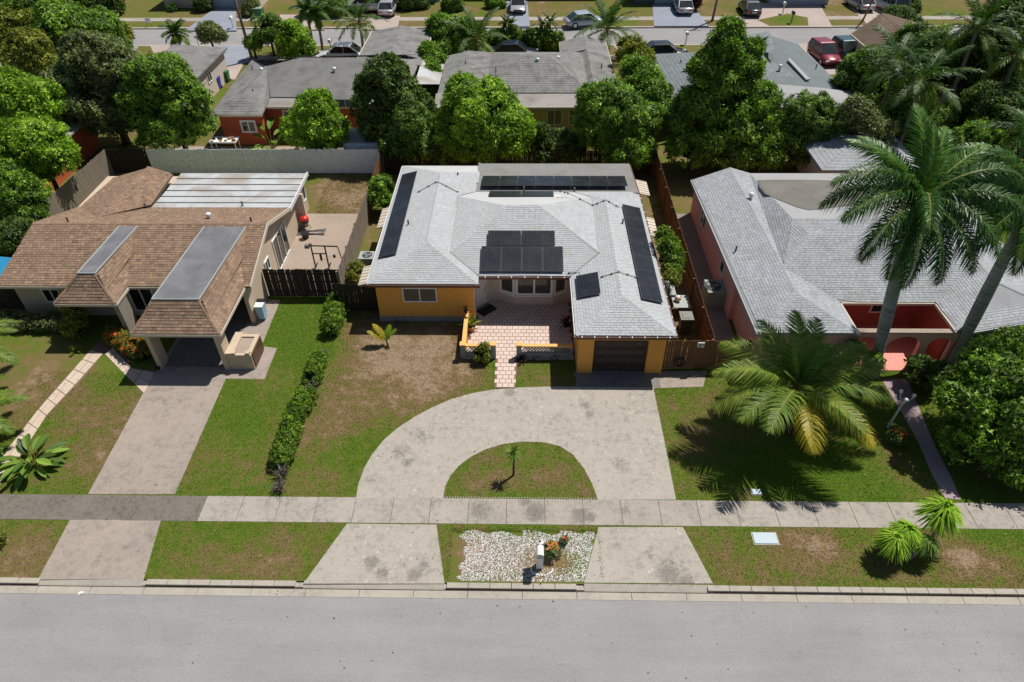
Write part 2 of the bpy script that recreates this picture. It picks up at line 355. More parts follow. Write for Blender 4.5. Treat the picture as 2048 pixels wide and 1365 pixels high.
M['walkstain'] = conc_mat('stained_sidewalk_concrete', (.44, .40, .345), (.15, .135, .12), .6, 1.5, 0, None, st((1070, 1025, .7, 1.3), (960, 1020, 1.0, .8), (900, 1020, .8, .8), (1160, 1030, .6, 1.2), (1180, 1035, .4, 1.2), (1050, 1005, .5, 1), (1250, 1020, .7, .7)))
M['walkold'] = conc_mat('blackened_concrete', (.22, .2, .17), (.075, .065, .055), .8, 1.5)
M['old'] = conc_mat('old_concrete', (.42, .355, .305), (.13, .11, .09), .6, .8)
M['kerb'] = conc_mat('kerb_concrete', (.50, .455, .39), (.2, .175, .15), .4, 1.3)
M['patio'] = conc_mat('patio_slab', (.44, .355, .285), (.25, .2, .16), .4, .8)
M['dark_slab'] = conc_mat('dark_concrete', (.25, .235, .22), (.07, .065, .06), .6, .7)
M['flag'] = conc_mat('pinkish_flagstone', (.66, .56, .45), (.42, .35, .28), .3, 1.5, 0, (.63, .47, .37))
M['pinkwalk'] = conc_mat('faded_pink_concrete', (.45, .34, .36), (.2, .14, .15), .35, 1.5)
M['bluedrive'] = conc_mat('painted_blue_grey_drive', (.33, .36, .43), (.22, .24, .29), .4, .5)
M['tan'] = conc_mat('pinkish_drive', (.52, .43, .385), (.33, .27, .24), .35, .5)
M['tile'] = (lambda t: t.fin(t.ramp(t.math('ADD', t.math('MULTIPLY', t.noise(t.pos(), 1.5, 3), .7), t.math('MULTIPLY', t.noise(t.pos(), 30, 3), .3)), [(.3, (.55, .425, .36)), (.7, (.69, .555, .48))]), .6, None, .3))(NT('pink_patio_tile'))
M['grout'] = plain('grout', (.19, .12, .09), .95, .15, 10, .2)
def road_mat():
    t = NT('worn_asphalt'); p = t.pos(); n = t.noise(p, .22, 5, .6, .3); n2 = t.noise(p, 2.0, 6, .65); n3 = t.noise(p, 95, 3, .8)
    c = t.mix(t.ramp(n, [(.35, 0.0), (.65, 1.0)]), (.325, .315, .32), (.375, .365, .36))
    c = t.mix(t.math('MULTIPLY', t.ramp(n2, [(.5, 0.0), (.75, 1.0)]), .2), c, (.27, .26, .265))
    v = t.n('ShaderNodeTexVoronoi'); v.inputs['Scale'].default_value = 2.2; t.l(p, v.inputs['Vector'])
    m = t.math('MULTIPLY', t.math('LESS_THAN', v.outputs['Distance'], t.math('MULTIPLY', t.noise(p, 3, 2), .16)), t.ramp(t.noise(p, .22, 2), [(.5, 0.0), (.58, .85)]))
    n4 = t.noise(p, 19, 5, .85); c = t.mix(.75, c, t.ramp(n4, [(.3, .62), (.7, 1.22)]), 'MULTIPLY'); n6 = t.noise((t.pos((.15, 1.6, 1))), 1.0, 5, .7); c = t.mix(.5, c, t.ramp(n6, [(.3, .82), (.7, 1.08)]), 'MULTIPLY')
    cr_ = t.n('ShaderNodeTexVoronoi', feature='DISTANCE_TO_EDGE'); cr_.inputs['Scale'].default_value = .35; wv = t.n('ShaderNodeVectorMath', operation='ADD'); t.l(p, wv.inputs[0]); nz = t.n('ShaderNodeTexNoise'); nz.inputs['Scale'].default_value = 1.5; nz.inputs['Detail'].default_value = 6; t.l(p, nz.inputs['Vector']); t.l(nz.outputs['Color'], wv.inputs[1]); t.l(wv.outputs[0], cr_.inputs['Vector'])
    ck = t.math('MULTIPLY', t.math('LESS_THAN', cr_.outputs['Distance'], .0045), t.ramp(t.noise(p, .15, 2), [(.5, 0.0), (.56, .16)])); c = t.mix(ck, c, (.14, .13, .125))
    c = t.mix(m, c, (.05, .045, .04)); c = t.mix(.55, c, t.ramp(n3, [(.2, .45), (.8, 1.15)]), 'MULTIPLY')
    return t.fin(c, .92, t.bump(n3, .35, .006), .2)
M['road'] = road_mat()
M['gravelbase'] = conc_mat('pebble_bed_soil', (.33, .29, .25), (.12, .1, .08), .7, 3)
M['pebble'] = (lambda t: t.fin(t.ramp(t.attr('tone'), [(0.0, (.25, .22, .2)), (.45, (.6, .58, .56)), (1.0, (.75, .75, .75))]), .8, None, .3))(NT('white_pebble'))
rng = np.random.default_rng(7); random.seed(7)

# ------------------------------------------------------------------ ground, lawns, streets
Y0 = 12.88                                     # edge of the near street
def pp(*q, z=0.0): return [G(u, v, z)[:2] for u, v in q]
DRIVE = pp((712, 997), (717, 968), (728, 938), (745, 908), (768, 880), (795, 857), (828, 835), (865, 815), (905, 798), (945, 787), (985, 780), (1030, 776), (1090, 774), (1157, 774)) + [(2.5, 24.74), (6.64, 24.74)] + pp((1307, 778), (1330, 888), (1352, 1000), (1196, 1000))
ISL = pp((886, 998), (890, 975), (901, 952), (918, 932), (942, 914), (970, 900), (1005, 889), (1045, 884), (1085, 885), (1120, 893), (1146, 910), (1168, 938), (1184, 968), (1196, 1000))
SW0, SW1 = 15.97, 17.20
LDRIVE = pp((176, 989), (350, 989), (452, 757)) + [(-14.75, 31.0), (-18.1, 31.0)] + pp((300, 762),)
LPAD = pp((450, 758), (529, 759), (554, 697), (523, 693), (561, 601)) + [(-14.75, 30.6), (-14.75, 24.3)]
PATH = [G(*q)[:2] for q in ((-60, 990), (0, 918), (18, 892), (40, 872), (56, 845), (77, 818), (130, 758), (181, 700), (200, 680), (245, 690), (263, 738), (312, 744), (302, 768), (289, 790), (245, 745), (208, 706), (169, 755), (92, 834), (75, 860), (34, 925), (-10, 985), (-40, 1040))]
PWALK = pp((1764, 760), (1789, 803), (1818, 851), (1842, 898), (1863, 948), (1890, 997), (1921, 1000), (1903, 956), (1871, 895), (1842, 827), (1813, 758))
RPAD = pp((1307, 777), (1406, 774)) + [(9.1, 24.95), (6.67, 24.9)]
AP1 = [(-7.75, 13.44), (-2.75, 13.44), G(873, 1050)[:2], G(694, 1048)[:2]]
AP2 = [(2.90, 13.44), (8.55, 13.44), G(1366, 1055)[:2], G(1197, 1055)[:2]]
AP0 = [(-18.35, 13.44), (-14.05, 13.44), G(322, 1041)[:2], G(140, 1040)[:2]]
AP1[0] = G(607, 1168)[:2]; AP1[1] = G(889, 1168)[:2]; AP2[0] = G(1168, 1166)[:2]; AP2[1] = G(1426, 1168)[:2]; AP0[0] = G(76, 1160)[:2]; AP0[1] = G(288, 1158)[:2]
BPATIO = [(-14.6, 30.9), (-10.3, 30.9), (-10.2, 39.9), (-14.6, 39.9)]
PAVED = [DRIVE, LDRIVE, LPAD, PATH, PWALK, RPAD, AP0, AP1, AP2, BPATIO]
def inpoly(x, y, P):
    r = np.zeros(x.shape, bool); n = len(P)
    for i in range(n):
        x0, y0 = P[i]; x1, y1 = P[(i+1) % n]
        if y0 == y1: continue
        r ^= ((y0 > y) != (y1 > y)) & (x < (x1-x0)*(y-y0)/(y1-y0)+x0)
    return r
DRY = []
for u, v, r, a in ((700, 690, 1.6, .42), (800, 690, 1.8, .42), (880, 690, 1.5, .42), (860, 760, 1.6, .40), (760, 780, 1.6, .36), (930, 740, 1.2, .36), (690, 800, 1.3, .30), (650, 870, 1.0, .34), (640, 950, 1.0, .26),
                   (760, 680, 1.5, .2), (800, 730, 1.3, .1), (700, 640, 1.0, .3), (480, 720, .9, .0), (215, 800, 1.6, .34), (170, 900, 1.6, .32), (150, 960, 1.2, .16), (60, 720, 1.8, .34), (110, 760, 1.2, .3), (30, 800, 1.4, .26),
                   (440, 880, 1.1, .14), (420, 950, 1.0, .14), (560, 880, .7, .24), (590, 900, .6, .24), (560, 840, .7, .26), (1000, 960, .5, .5), (1075, 960, .5, .45), (1125, 950, .4, .45), (1170, 978, .3, .4), (950, 965, .6, .3),
                   (1090, 740, 1.0, .24), (1370, 830, 1.0, .18), (1390, 900, .9, .22), (1400, 860, .6, .2), (1590, 1100, .8, .32), (1660, 1110, .7, .45), (1560, 1080, .6, .25), (1640, 1085, .5, .4), (1460, 1110, .8, .26), (1780, 1130, .9, .34), (1930, 1115, .5, .5), (1960, 1125, .5, .45), (1900, 1090, .8, .2), (2020, 1140, .6, .45),
                   (1790, 955, 1.0, .22), (1350, 970, .5, .2), (500, 1110, .9, .28), (420, 1110, .8, .24), (560, 1140, .7, .2), (540, 1090, .6, .25), (950, 1110, .5, .7), (1020, 1110, .6, .7), (1100, 1120, .6, .7), (40, 1110, .9, .34), (20, 1140, .7, .3), (930, 1090, .3, .1), (680, 380, 2.0, .30), (700, 410, 1.5, .5), (640, 400, 1.5, .18), (730, 460, .8, .2)):
    p = G(u, v); DRY.append((p[0], p[1], r, a))
GREEN = []
for u, v, r, a in ((640, 640, 1.5, .25), (600, 700, 1.6, .25), (470, 800, 1.0, .2), (410, 960, 1.0, .1), (500, 850, 1.0, .2), (250, 760, .8, .3), (700, 930, 1.0, .2), (740, 900, .8, .2), (1600, 970, 1.3, .25), (1680, 980, 1.5, .3), (1760, 990, .8, .2), (1980, 1060, 1.2, .2), (280, 1120, .8, .05), (450, 1080, 1.0, .15), (1400, 980, .8, .1), (110, 970, .8, .2)):
    p = G(u, v); GREEN.append((p[0], p[1], r, a))
def dryness(x, y):
    d = np.full(x.shape, .26)
    d += np.where(y < 16, .06, 0)
    for a, b, r, k in DRY: d += .74*k*np.exp(-((x-a)**2+(y-b)**2)/(2*r*r))
    for a, b, r, k in GREEN: d -= k*np.exp(-((x-a)**2+(y-b)**2)/(2*r*r))
    back = (y > 31.5) & (x > -14.6) & (x < -10.2) & (y < 46); d = np.where(back, d+.18, d)
    d = np.where((x > -10) & (x < -8) & (y > 30), .45, d); d = np.where((x > 7) & (x < 10.5) & (y > 25.3), .75, d)
    d = np.where((x > 7) & (y > 39.5) & (y < 46.3), .62, d); d = np.where((x < -27.4) & (y > 29), .55, d); d = np.where((y > 46), .46, d); d = np.where((y > 79), .5+.12*np.sin(x*.35+1), d)
    return np.clip(d, .02, 1.1)
def grid(name, x0, x1, y0, y1, st, z, mat, attr=True):
    nx = int((x1-x0)/st)+1; ny = int((y1-y0)/st)+1; X, Y = np.meshgrid(np.linspace(x0, x1, nx), np.linspace(y0, y1, ny))
    v = np.stack([X.ravel(), Y.ravel(), np.full(X.size, z)], 1); i = np.arange((ny-1)*(nx-1)); r = i//(nx-1); c = i % (nx-1); a = r*nx+c
    f = np.stack([a, a+1, a+1+nx, a+nx], 1)
    o = inst(name, fastmesh(name, v, f, mat)); 
    if attr:
        at = o.data.attributes.new('dry', 'FLOAT', 'POINT'); at.data.foreach_set('value', dryness(v[:, 0], v[:, 1]).astype(np.float32))
    return props(o, kind='structure')
def fastmesh(name, v, f, mat, tone=None):
    me = bpy.data.meshes.new(name); n = len(f); k = f.shape[1]
    me.vertices.add(len(v)); me.vertices.foreach_set('co', np.ascontiguousarray(v, np.float32).ravel())
    me.loops.add(n*k); me.loops.foreach_set('vertex_index', np.ascontiguousarray(f, np.int32).ravel())
    me.polygons.add(n); me.polygons.foreach_set('loop_start', np.arange(0, n*k, k, dtype=np.int32))
    try: me.polygons.foreach_set('loop_total', np.full(n, k, np.int32))
    except Exception: pass
    me.materials.append(mat)
    if tone is not None:
        at = me.attributes.new('tone', 'FLOAT', 'FACE'); at.data.foreach_set('value', np.asarray(tone, np.float32))
    me.update(calc_edges=True); me.validate(); return me
MB().quad((-500, -300, -.3), (500, -300, -.3), (500, 900, -.3), (-500, 900, -.3)).build('ground', M['lawn'], kind='structure')
grid('lawn', -40, 40, 13.42, 46.2, .35, 0, M['lawn'])
grid('lawn', -75, 75, 46.2, 73.6, 1.0, -.004, M['lawn'])
grid('lawn', -90, 90, 79.75, 140, 1.5, -.004, M['lawn'])
grid('lawn', -90, -40, 13.42, 46.2, 2, 0, M['lawn']); grid('lawn', 40, 90, 13.42, 46.2, 2, 0, M['lawn'])
grid('road', -90, 90, -6, Y0+.01, 2, -.11, M['road'], False)
grid('road', -95, 95, 73.9, 79.45, 2, -.09, M['road'], False)
def pave(name, P, z, mat, th=.1, **kw):
    o = MB().prism(P, z-th, z, 0).build(name, mat, **(kw or dict(kind='structure')))
    if mat == M['lawn']: at = o.data.attributes.new('dry', 'FLOAT', 'POINT'); at.data.foreach_set('value', [.38]*len(o.data.vertices))
    return o
dr = thing_drive = MB()
ring = DRIVE + ISL[::-1]
pave('driveway', ring, .012, M['drive'])
props(bpy.data.objects['driveway'], kind='structure')
pave('driveway', LDRIVE, .012, M['old']); pave('path', LPAD, .009, M['old'])
pave('path', RPAD, .010, M['old'])
for P, mt in ((AP0, M['old']), (AP1, M['drive']), (AP2, M['drive'])): pave('driveway', P, .013, mt)
pave('patio', BPATIO, .010, M['patio'])
# darker slab in front of the garage and below the carport
pave('driveway', [(2.55, 23.75), (6.62, 23.75), (6.62, 24.9), (2.55, 24.9)], .018, M['dark_slab'], .02)
pave('driveway', [(-18.0, 25.0), (-14.9, 25.0), (-14.9, 30.95), (-18.0, 30.95)], .018, M['dark_slab'], .02)
pave('path', PWALK, .011, M['pinkwalk'])
# flagstone path: each flag a piece of its own on a joint bed
pth = pave('path', PATH, .006, M['grout'])
def clip_convex(sub, P):
    """Sutherland-Hodgman: clip polygon sub by convex polygon P"""
    a = sum(P[i][0]*P[(i+1) % len(P)][1]-P[(i+1) % len(P)][0]*P[i][1] for i in range(len(P)))
    if a < 0: P = P[::-1]
    out = list(sub)
    for i in range(len(P)):
        p, q = P[i], P[(i+1) % len(P)]; inp = out; out = []
        if not inp: break
        def sd_(s): return (q[0]-p[0])*(s[1]-p[1])-(q[1]-p[1])*(s[0]-p[0])
        for j in range(len(inp)):
            c, n = inp[j], inp[(j+1) % len(inp)]; dc, dn = sd_(c), sd_(n)
            if dc >= 0: out.append(c)
            if dc*dn < 0:
                t = dc/(dc-dn); out.append((c[0]+(n[0]-c[0])*t, c[1]+(n[1]-c[1])*t))
    return out
def flags(segL, segR, name='flagstone'):
    # strip between two edge lines cut in pieces
    n = len(segL)
    for i in range(n-1):
        a, b, c, d = segL[i], segR[i], segR[i+1], segL[i+1]
        L = math.hypot(d[0]-a[0], d[1]-a[1]); k = max(1, round(L/.62))
        for j in range(k):
            t0, t1 = (j+.03)/k, (j+.97)/k
            for s0, s1 in (((.02, .48 if (j % 2) else .34), (.51 if (j % 2) else .37, .98))):
                def pt(s, t):
                    xl = (a[0]+(d[0]-a[0])*t, a[1]+(d[1]-a[1])*t); xr = (b[0]+(c[0]-b[0])*t, b[1]+(c[1]-b[1])*t)
                    return (xl[0]+(xr[0]-xl[0])*s, xl[1]+(xr[1]-xl[1])*s)
                MB().prism([pt(s0, t0), pt(s1, t0), pt(s1, t1), pt(s0, t1)], .0, .016+random.random()*.006).build(name, M['flag'], pth)
OFF[pth.name] = Vector((0, 0, 0))
LP = [G(*q)[:2] for q in ((-40, 965), (0, 919), (56, 846), (77, 819), (130, 759), (181, 701))]
LR = [G(*q)[:2] for q in ((-10, 984), (33, 924), (76, 859), (93, 832), (150, 771), (207, 707))]
flags(LP, LR)
flags([G(*q)[:2] for q in ((226, 696), (263, 737), (310, 745))], [G(*q)[:2] for q in ((209, 708), (246, 746), (289, 789))])
# sidewalk slabs, each one a piece
swk = MB().box(-60, 60, SW0+.01, SW1-.01, -.1, .002).build('sidewalk', M['grout'], kind='structure')
xs = [-30.0]
for wd in [1.55]*100:
    xs.append(xs[-1]+wd)
    if xs[-1] > 30: break
xj = G(406, 1015)[0]; k = min(range(len(xs)), key=lambda i: abs(xs[i]-xj)); sh = xj-xs[k]; xs = [x+sh for x in xs]
for a, b in zip(xs[:-1], xs[1:]):
    mt = M['walkold'] if b < xj+.1 else (M['walkstain'] if -3.5 < a < 6.5 else M['walk'])
    MB().box(a+.012, b-.012, SW0+.005, SW1-.005, -.05, .013+random.uniform(-.002, .004)).build('slab', mt, swk)
# kerb and gutter of the near street
kb = MB().box(-60, 60, Y0+.34, 13.425, -.2, -.06).build('kerb', M['kerb'], kind='structure')
def span_ok(x): return any(P[0][0]-.05 < x < P[1][0]+.05 for P in (AP0, AP1, AP2))
x = -26.0
while x < 27:
    wd = .80
    if not span_ok(x+wd/2):
        MB().box(x+.012, x+wd-.012, Y0+.33, 13.42, -.14, .02+random.uniform(-.004, .004)).build('kerb_stone', M['kerb'], kb)
    x += wd
x = -26.0
while x < 27:
    MB().add([(x+.01, Y0-.02, -.15), (x+1.99, Y0-.02, -.15), (x+1.99, Y0+.36, -.15), (x+.01, Y0+.36, -.15), (x+.01, Y0-.02, -.10), (x+1.99, Y0-.02, -.10), (x+1.99, Y0+.36, -.088), (x+.01, Y0+.36, -.088)],
             [(4, 5, 6, 7), (0, 1, 5, 4), (0, 4, 7, 3), (1, 2, 6, 5), (2, 3, 7, 6)]).build('gutter_slab', M['kerb'], kb); x += 2.0
for P in (AP0, AP1, AP2):
    x0, x1 = P[0][0], P[1][0]
    MB().quad((x0, Y0+.30, -.08), (x1, Y0+.30, -.08), (x1, 13.44, .014), (x0, 13.44, .014)).build('ramp', M['kerb'], kb)
# dirt line in the gutter
dl = MB(); x = -26.0
while x < 26:
    l = random.uniform(.2, .6); dl.quad((x, Y0+.27, -.086), (x+l, Y0+.27, -.086), (x+l, Y0+.27+random.uniform(.03, .09), -.081), (x, Y0+.27+random.uniform(.03, .09), -.081)); x += l
dl.build('gutter_dirt', M['soil'], kind='stuff')
# far street kerbs, pavements
MB().box(-90, 90, 79.42, 79.76, -.3, .03).build('kerb', M['kerb'], kind='structure'); MB().box(-90, 90, 73.58, 73.92, -.3, .0).build('kerb', M['kerb'], kind='structure')
fs = MB()
MB().box(-90, 90, 82.0, 83.3, -.1, .012).build('sidewalk', M['walk'], kind='structure'); MB().box(-90, 90, 69.3, 70.6, -.1, .01).build('sidewalk', M['walk'], kind='structure')
def fdrive(q, mt, z=.02): pave('driveway', pp(*q), z, mt, .06)
fdrive(((430, 17), (472, 17), (473, 62), (370, 62)), M['bluedrive'], .035)
fdrive(((765, 32), (800, 32), (795, 60), (715, 60)), M['tan']); fdrive(((1010, 0), (1054, 0), (1060, 56), (1022, 56)), M['bluedrive'], .03)
fdrive(((1305, 10), (1385, 10), (1418, 55), (1308, 55)), M['bluedrive'], .03)
fdrive(((1495, 5), (1640, 10), (1665, 55), (1480, 55)), M['tan'], .025); fdrive(((1690, 5), (1795, 5), (1800, 55), (1740, 55)), M['tan'], .025)
fdrive(((560, 30), (610, 30), (650, 60), (560, 60)), M['tan'], .025)
fdrive(((1515, 41), (1575, 28), (1615, 36), (1617, 52), (1540, 53)), M['lawn'], .032)
fdrive(((330, 150), (300, 92), (508, 92), (470, 160)), M['tan'], .02); fdrive(((430, 92), (505, 92), (500, 125), (440, 135)), M['bluedrive'], .03)
fdrive(((825, 88), (875, 88), (870, 150), (800, 150)), M['tan'], .02); fdrive(((880, 88), (1110, 88), (1110, 120), (880, 120)), M['tan'], .024)
fdrive(((1225, 89), (1320, 89), (1290, 135), (1260, 135)), M['tan'], .02); fdrive(((1590, 90), (1720, 90), (1720, 150), (1620, 150)), M['tan'], .02)
MB().prism([(-27, 45.9), (-10, 45.9), (-10, 50), (-27, 50)], -.05, .008).build('patio', M['patio'], kind='structure')
MB().prism([(9.5, 25.6), (11.0, 25.6), (11.0, 40), (9.5, 40)], -.05, .006).build('gravel_strip', M['gravelbase'], kind='structure')

# ------------------------------------------------------------------ grass blades (uncountable)
def grass(name, n, x0, x1, y0, y1, hgt, seed, holes=PAVED, keep=None):
    r = np.random.default_rng(seed); x = r.uniform(x0, x1, n); y = r.uniform(y0, y1, n); ok = np.ones(n, bool)
    for P in holes:
        if P is DRIVE: ok &= ~(inpoly(x, y, DRIVE) & ~inpoly(x, y, ISL))
        else: ok &= ~inpoly(x, y, P)
    ok &= ~((y > SW0-.02) & (y < SW1+.02))
    for bx in ((-27.3, -14.2, 28.9, 41), (-7.8, 2.4, 28.5, 42), (2.4, 7.1, 24.6, 42), (-2.8, 2.5, 25.7, 30), (10.9, 26, 25.2, 42), (-24, -14.2, 24.6, 29), (-2.75, 2.95, 13.4, 15.6), (8.9, 11, 25.2, 46)):
        ok &= ~((x > bx[0]) & (x < bx[1]) & (y > bx[2]) & (y < bx[3]))
    if keep is not None: ok &= keep(x, y)
    x, y = x[ok]+r.normal(0, .03, ok.sum()), y[ok]+r.normal(0, .03, ok.sum()); n = len(x); a = r.uniform(0, 2*np.pi, n); h = hgt*r.uniform(.5, 1.5, n); wd = r.uniform(.012, .03, n); lean = r.uniform(.01, .07, n)
    dx, dy = np.cos(a)*wd, np.sin(a)*wd; lx, ly = np.cos(a+1.3)*lean, np.sin(a+1.3)*lean
    v = np.empty((n, 3, 3)); v[:, 0] = np.stack([x-dx, y-dy, np.zeros(n)], 1); v[:, 1] = np.stack([x+dx, y+dy, np.zeros(n)], 1); v[:, 2] = np.stack([x+lx, y+ly, h], 1)
    o = inst(name, fastmesh(name, v.reshape(-1, 3), np.arange(n*3).reshape(-1, 3), M['blade']))
    at = o.data.attributes.new('dry', 'FLOAT', 'POINT'); at.data.foreach_set('value', np.repeat(dryness(x, y), 3).astype(np.float32)); return props(o, kind='stuff')
grass('grass', 300000, -24, 24, 13.45, 31.0, .028, 3)
grass('weeds', 5000, -14, -10.3, 39.9, 45.6, .05, 5)

def litter():
    r = np.random.default_rng(77); n = 900; x = r.uniform(-24, 24, n); y = r.uniform(11, 31, n)
    ok = (r.random(n) < np.where((x > 8) | (x < -20) | (np.abs(x+9.5) < 1.5), 1.0, .35)); x, y = x[ok], y[ok]; n = len(x); a = r.uniform(0, 6.28, n); s_ = r.uniform(.02, .055, n); z = np.where(y < 12.9, -.105, .035)
    v = np.empty((n, 4, 3)); 
    for k, (u_, w_) in enumerate(((-1, 0), (0, -.4), (1, 0), (0, .4))): v[:, k] = np.stack([x+s_*(u_*np.cos(a)-w_*np.sin(a)), y+s_*(u_*np.sin(a)+w_*np.cos(a)), z+r.uniform(0, .015, n)], 1)
    props(inst('fallen_leaves', fastmesh('fallen_leaves', v.reshape(-1, 3), np.arange(n*4).reshape(-1, 4), M['lf_litter'], r.random(n))), kind='stuff')
M['lf_litter'] = leaf_mat('fallen_leaf', (.10, .06, .03), (.30, .22, .11), (.5, .42, .25), .8, .1, .1)
litter()
# ------------------------------------------------------------------ white pebble bed by the kerb
GB = pp((874, 1053), (1194, 1057), (1168, 1164), (890, 1164))
def pebbles():
    r = np.random.default_rng(11); n = 9500
    c = G(1035, 1112); x = r.uniform(-3, 3.4, n*2); y = r.uniform(13.5, 15.7, n*2); sp_ = np.sin(x*2.3+1)+np.cos(y*3.1+x)
    ok = inpoly(x, y, GB)
    def hh(a, b): return np.sin(a*5.1+np.cos(b*4.3)*1.3)*.12+np.sin(b*9.7+a*3.1)*.08
    e = hh(x, y); ok &= (x > -2.32+e) & (x < 2.75+e) & (y < 15.62+e) & (y > 13.5)
    g = G(1103, 1125); dd = np.hypot((x-g[0])/1.1, (y-g[1])/.6); ok &= (dd > r.uniform(.4, 1.3, len(x)))
    x, y = x[ok][:n], y[ok][:n]; n = len(x); s = r.uniform(.010, .03, n); a = r.uniform(0, 6.28, n)
    base = np.array([(1, 0, 0), (.3, .9, 0), (-.9, .5, 0), (-.6, -.8, 0), (.5, -.8, 0), (0, 0, .9)], float)
    ca, sa = np.cos(a), np.sin(a); V = np.empty((n, 6, 3))
    V[:, :, 0] = x[:, None]+s[:, None]*(base[:, 0]*ca[:, None]-base[:, 1]*sa[:, None]*.7); V[:, :, 1] = y[:, None]+s[:, None]*(base[:, 0]*sa[:, None]+base[:, 1]*ca[:, None]*.7); V[:, :, 2] = .008+s[:, None]*base[:, 2]
    f = np.array([(0, 1, 5), (1, 2, 5), (2, 3, 5), (3, 4, 5), (4, 0, 5)]); Fc = (f[None]+6*np.arange(n)[:, None, None]).reshape(-1, 3)
    o = inst('pebbles', fastmesh('pebbles', V.reshape(-1, 3), Fc, M['pebble'], np.repeat(np.clip(r.normal(.5, .3, n), 0, 1), 5))); props(o, kind='stuff')
pebbles()
grass('bed_grass', 12000, -2.8, 3.0, 13.45, 15.75, .035, 9, [], lambda x, y: (~((x > -2.2) & (x < 2.65) & (y < 15.45)) | (np.random.default_rng(1).random(len(x)) < .05)))

# ------------------------------------------------------------------ roofs
def plane_of(P):
    p = [Vector(q) for q in P]; n = Vector((0, 0, 0))
    for i in range(len(p)): n += p[i].cross(p[(i+1) % len(p)])
    n.normalize()
    if n.z < 0: n = -n
    return p[0], n
def shingles(mb, P, course=.15, tab=.32, sth=.022, rise=.012, seed=0, bias=0.0, contrast=1.0):
    """courses of tabs laid over the roof plane P (3-D polygon)"""
    r = random.Random(seed); o, n = plane_of(P); h = Vector((-n.y, n.x, 0))
    if h.length < 1e-6: h = Vector((1, 0, 0))
    h.normalize(); upv = n.cross(h); 
    if upv.z < 0: upv = -upv; h = -h
    Q = [((Vector(p)-o).dot(h), (Vector(p)-o).dot(upv)) for p in P]
    vmin, vmax = min(q[1] for q in Q), max(q[1] for q in Q)
    def cuts(v):
        c = []
        for i in range(len(Q)):
            a, b = Q[i], Q[(i+1) % len(Q)]
            if (a[1] > v) != (b[1] > v): c.append(a[0]+(b[0]-a[0])*(v-a[1])/(b[1]-a[1]))
        return sorted(c)
    k = 0; v = vmin
    while v < vmax-.02:
        v1 = min(v+course, vmax-.001); c0, c1 = cuts(v+.003), cuts(v1-.003); k += 1
        if len(c0) != len(c1): c0 = c1 = cuts((v+v1)/2)
        for j in range(0, len(c0)-1, 2):
            a0, b0, a1, b1 = c0[j], c0[j+1], c1[j], c1[j+1]
            x = math.floor(min(a0, a1)/tab)*tab + (k*.47 % 1)*tab - tab
            while x < max(b0, b1):
                x1 = x+tab*r.uniform(.85, 1.15); gap = .006
                l0, r0, l1, r1 = max(x+gap, a0), min(x1-gap, b0), max(x+gap, a1), min(x1-gap, b1)
                if r0-l0 > .01 or r1-l1 > .01:
                    if r0 < l0: l0 = r0 = min(max((l0+r0)/2, a0), b0)
                    if r1 < l1: l1 = r1 = min(max((l1+r1)/2, a1), b1)
                    def W(a, b, hh): return o+h*a+upv*b+n*hh
                    tn = min(1, max(0, .5+bias+r.gauss(0, .2)*contrast)); b = sth+(r.random()*.008)
                    mb.add([W(l0, v, b), W(r0, v, b), W(r1, v1, rise), W(l1, v1, rise), W(l0, v, 0), W(r0, v, 0)], [(0, 1, 2, 3), (4, 5, 1, 0)], 0, tn)
                x = x1
        v += course
    return mb
def roof_faces(parent, faces, mat, name='roof', th=.1, shmat=None, **kw):
    m = MB()
    for P in faces: m.slab(P, th)
    r = m.build(name, mat, parent)
    if shmat is not None:
        s = MB()
        for i, P in enumerate(faces): shingles(s, P, seed=i+1, **kw)
        s.build('shingles', shmat, r, tone=True, kind='stuff')
    return r
def cap_line(mb, a, b, w=.11, h=.012, t=.6):
    a, b = Vector(a), Vector(b); d = (b-a); L = d.length; d.normalize(); k = max(1, int(L/.3)); s = Vector((-d.y, d.x, 0)).normalized()*w
    for i in range(k):
        p, q = a+d*(L*i/k), a+d*(L*(i+1)/k)
        mb.add([p-s+Vector((0, 0, -.0)), q-s*.9, q+Vector((0, 0, h+.015)), p+Vector((0, 0, h+.03)), p+s, q+s*.9], [(0, 1, 2, 3), (3, 2, 5, 4)], 0, t+random.uniform(-.2, .2))
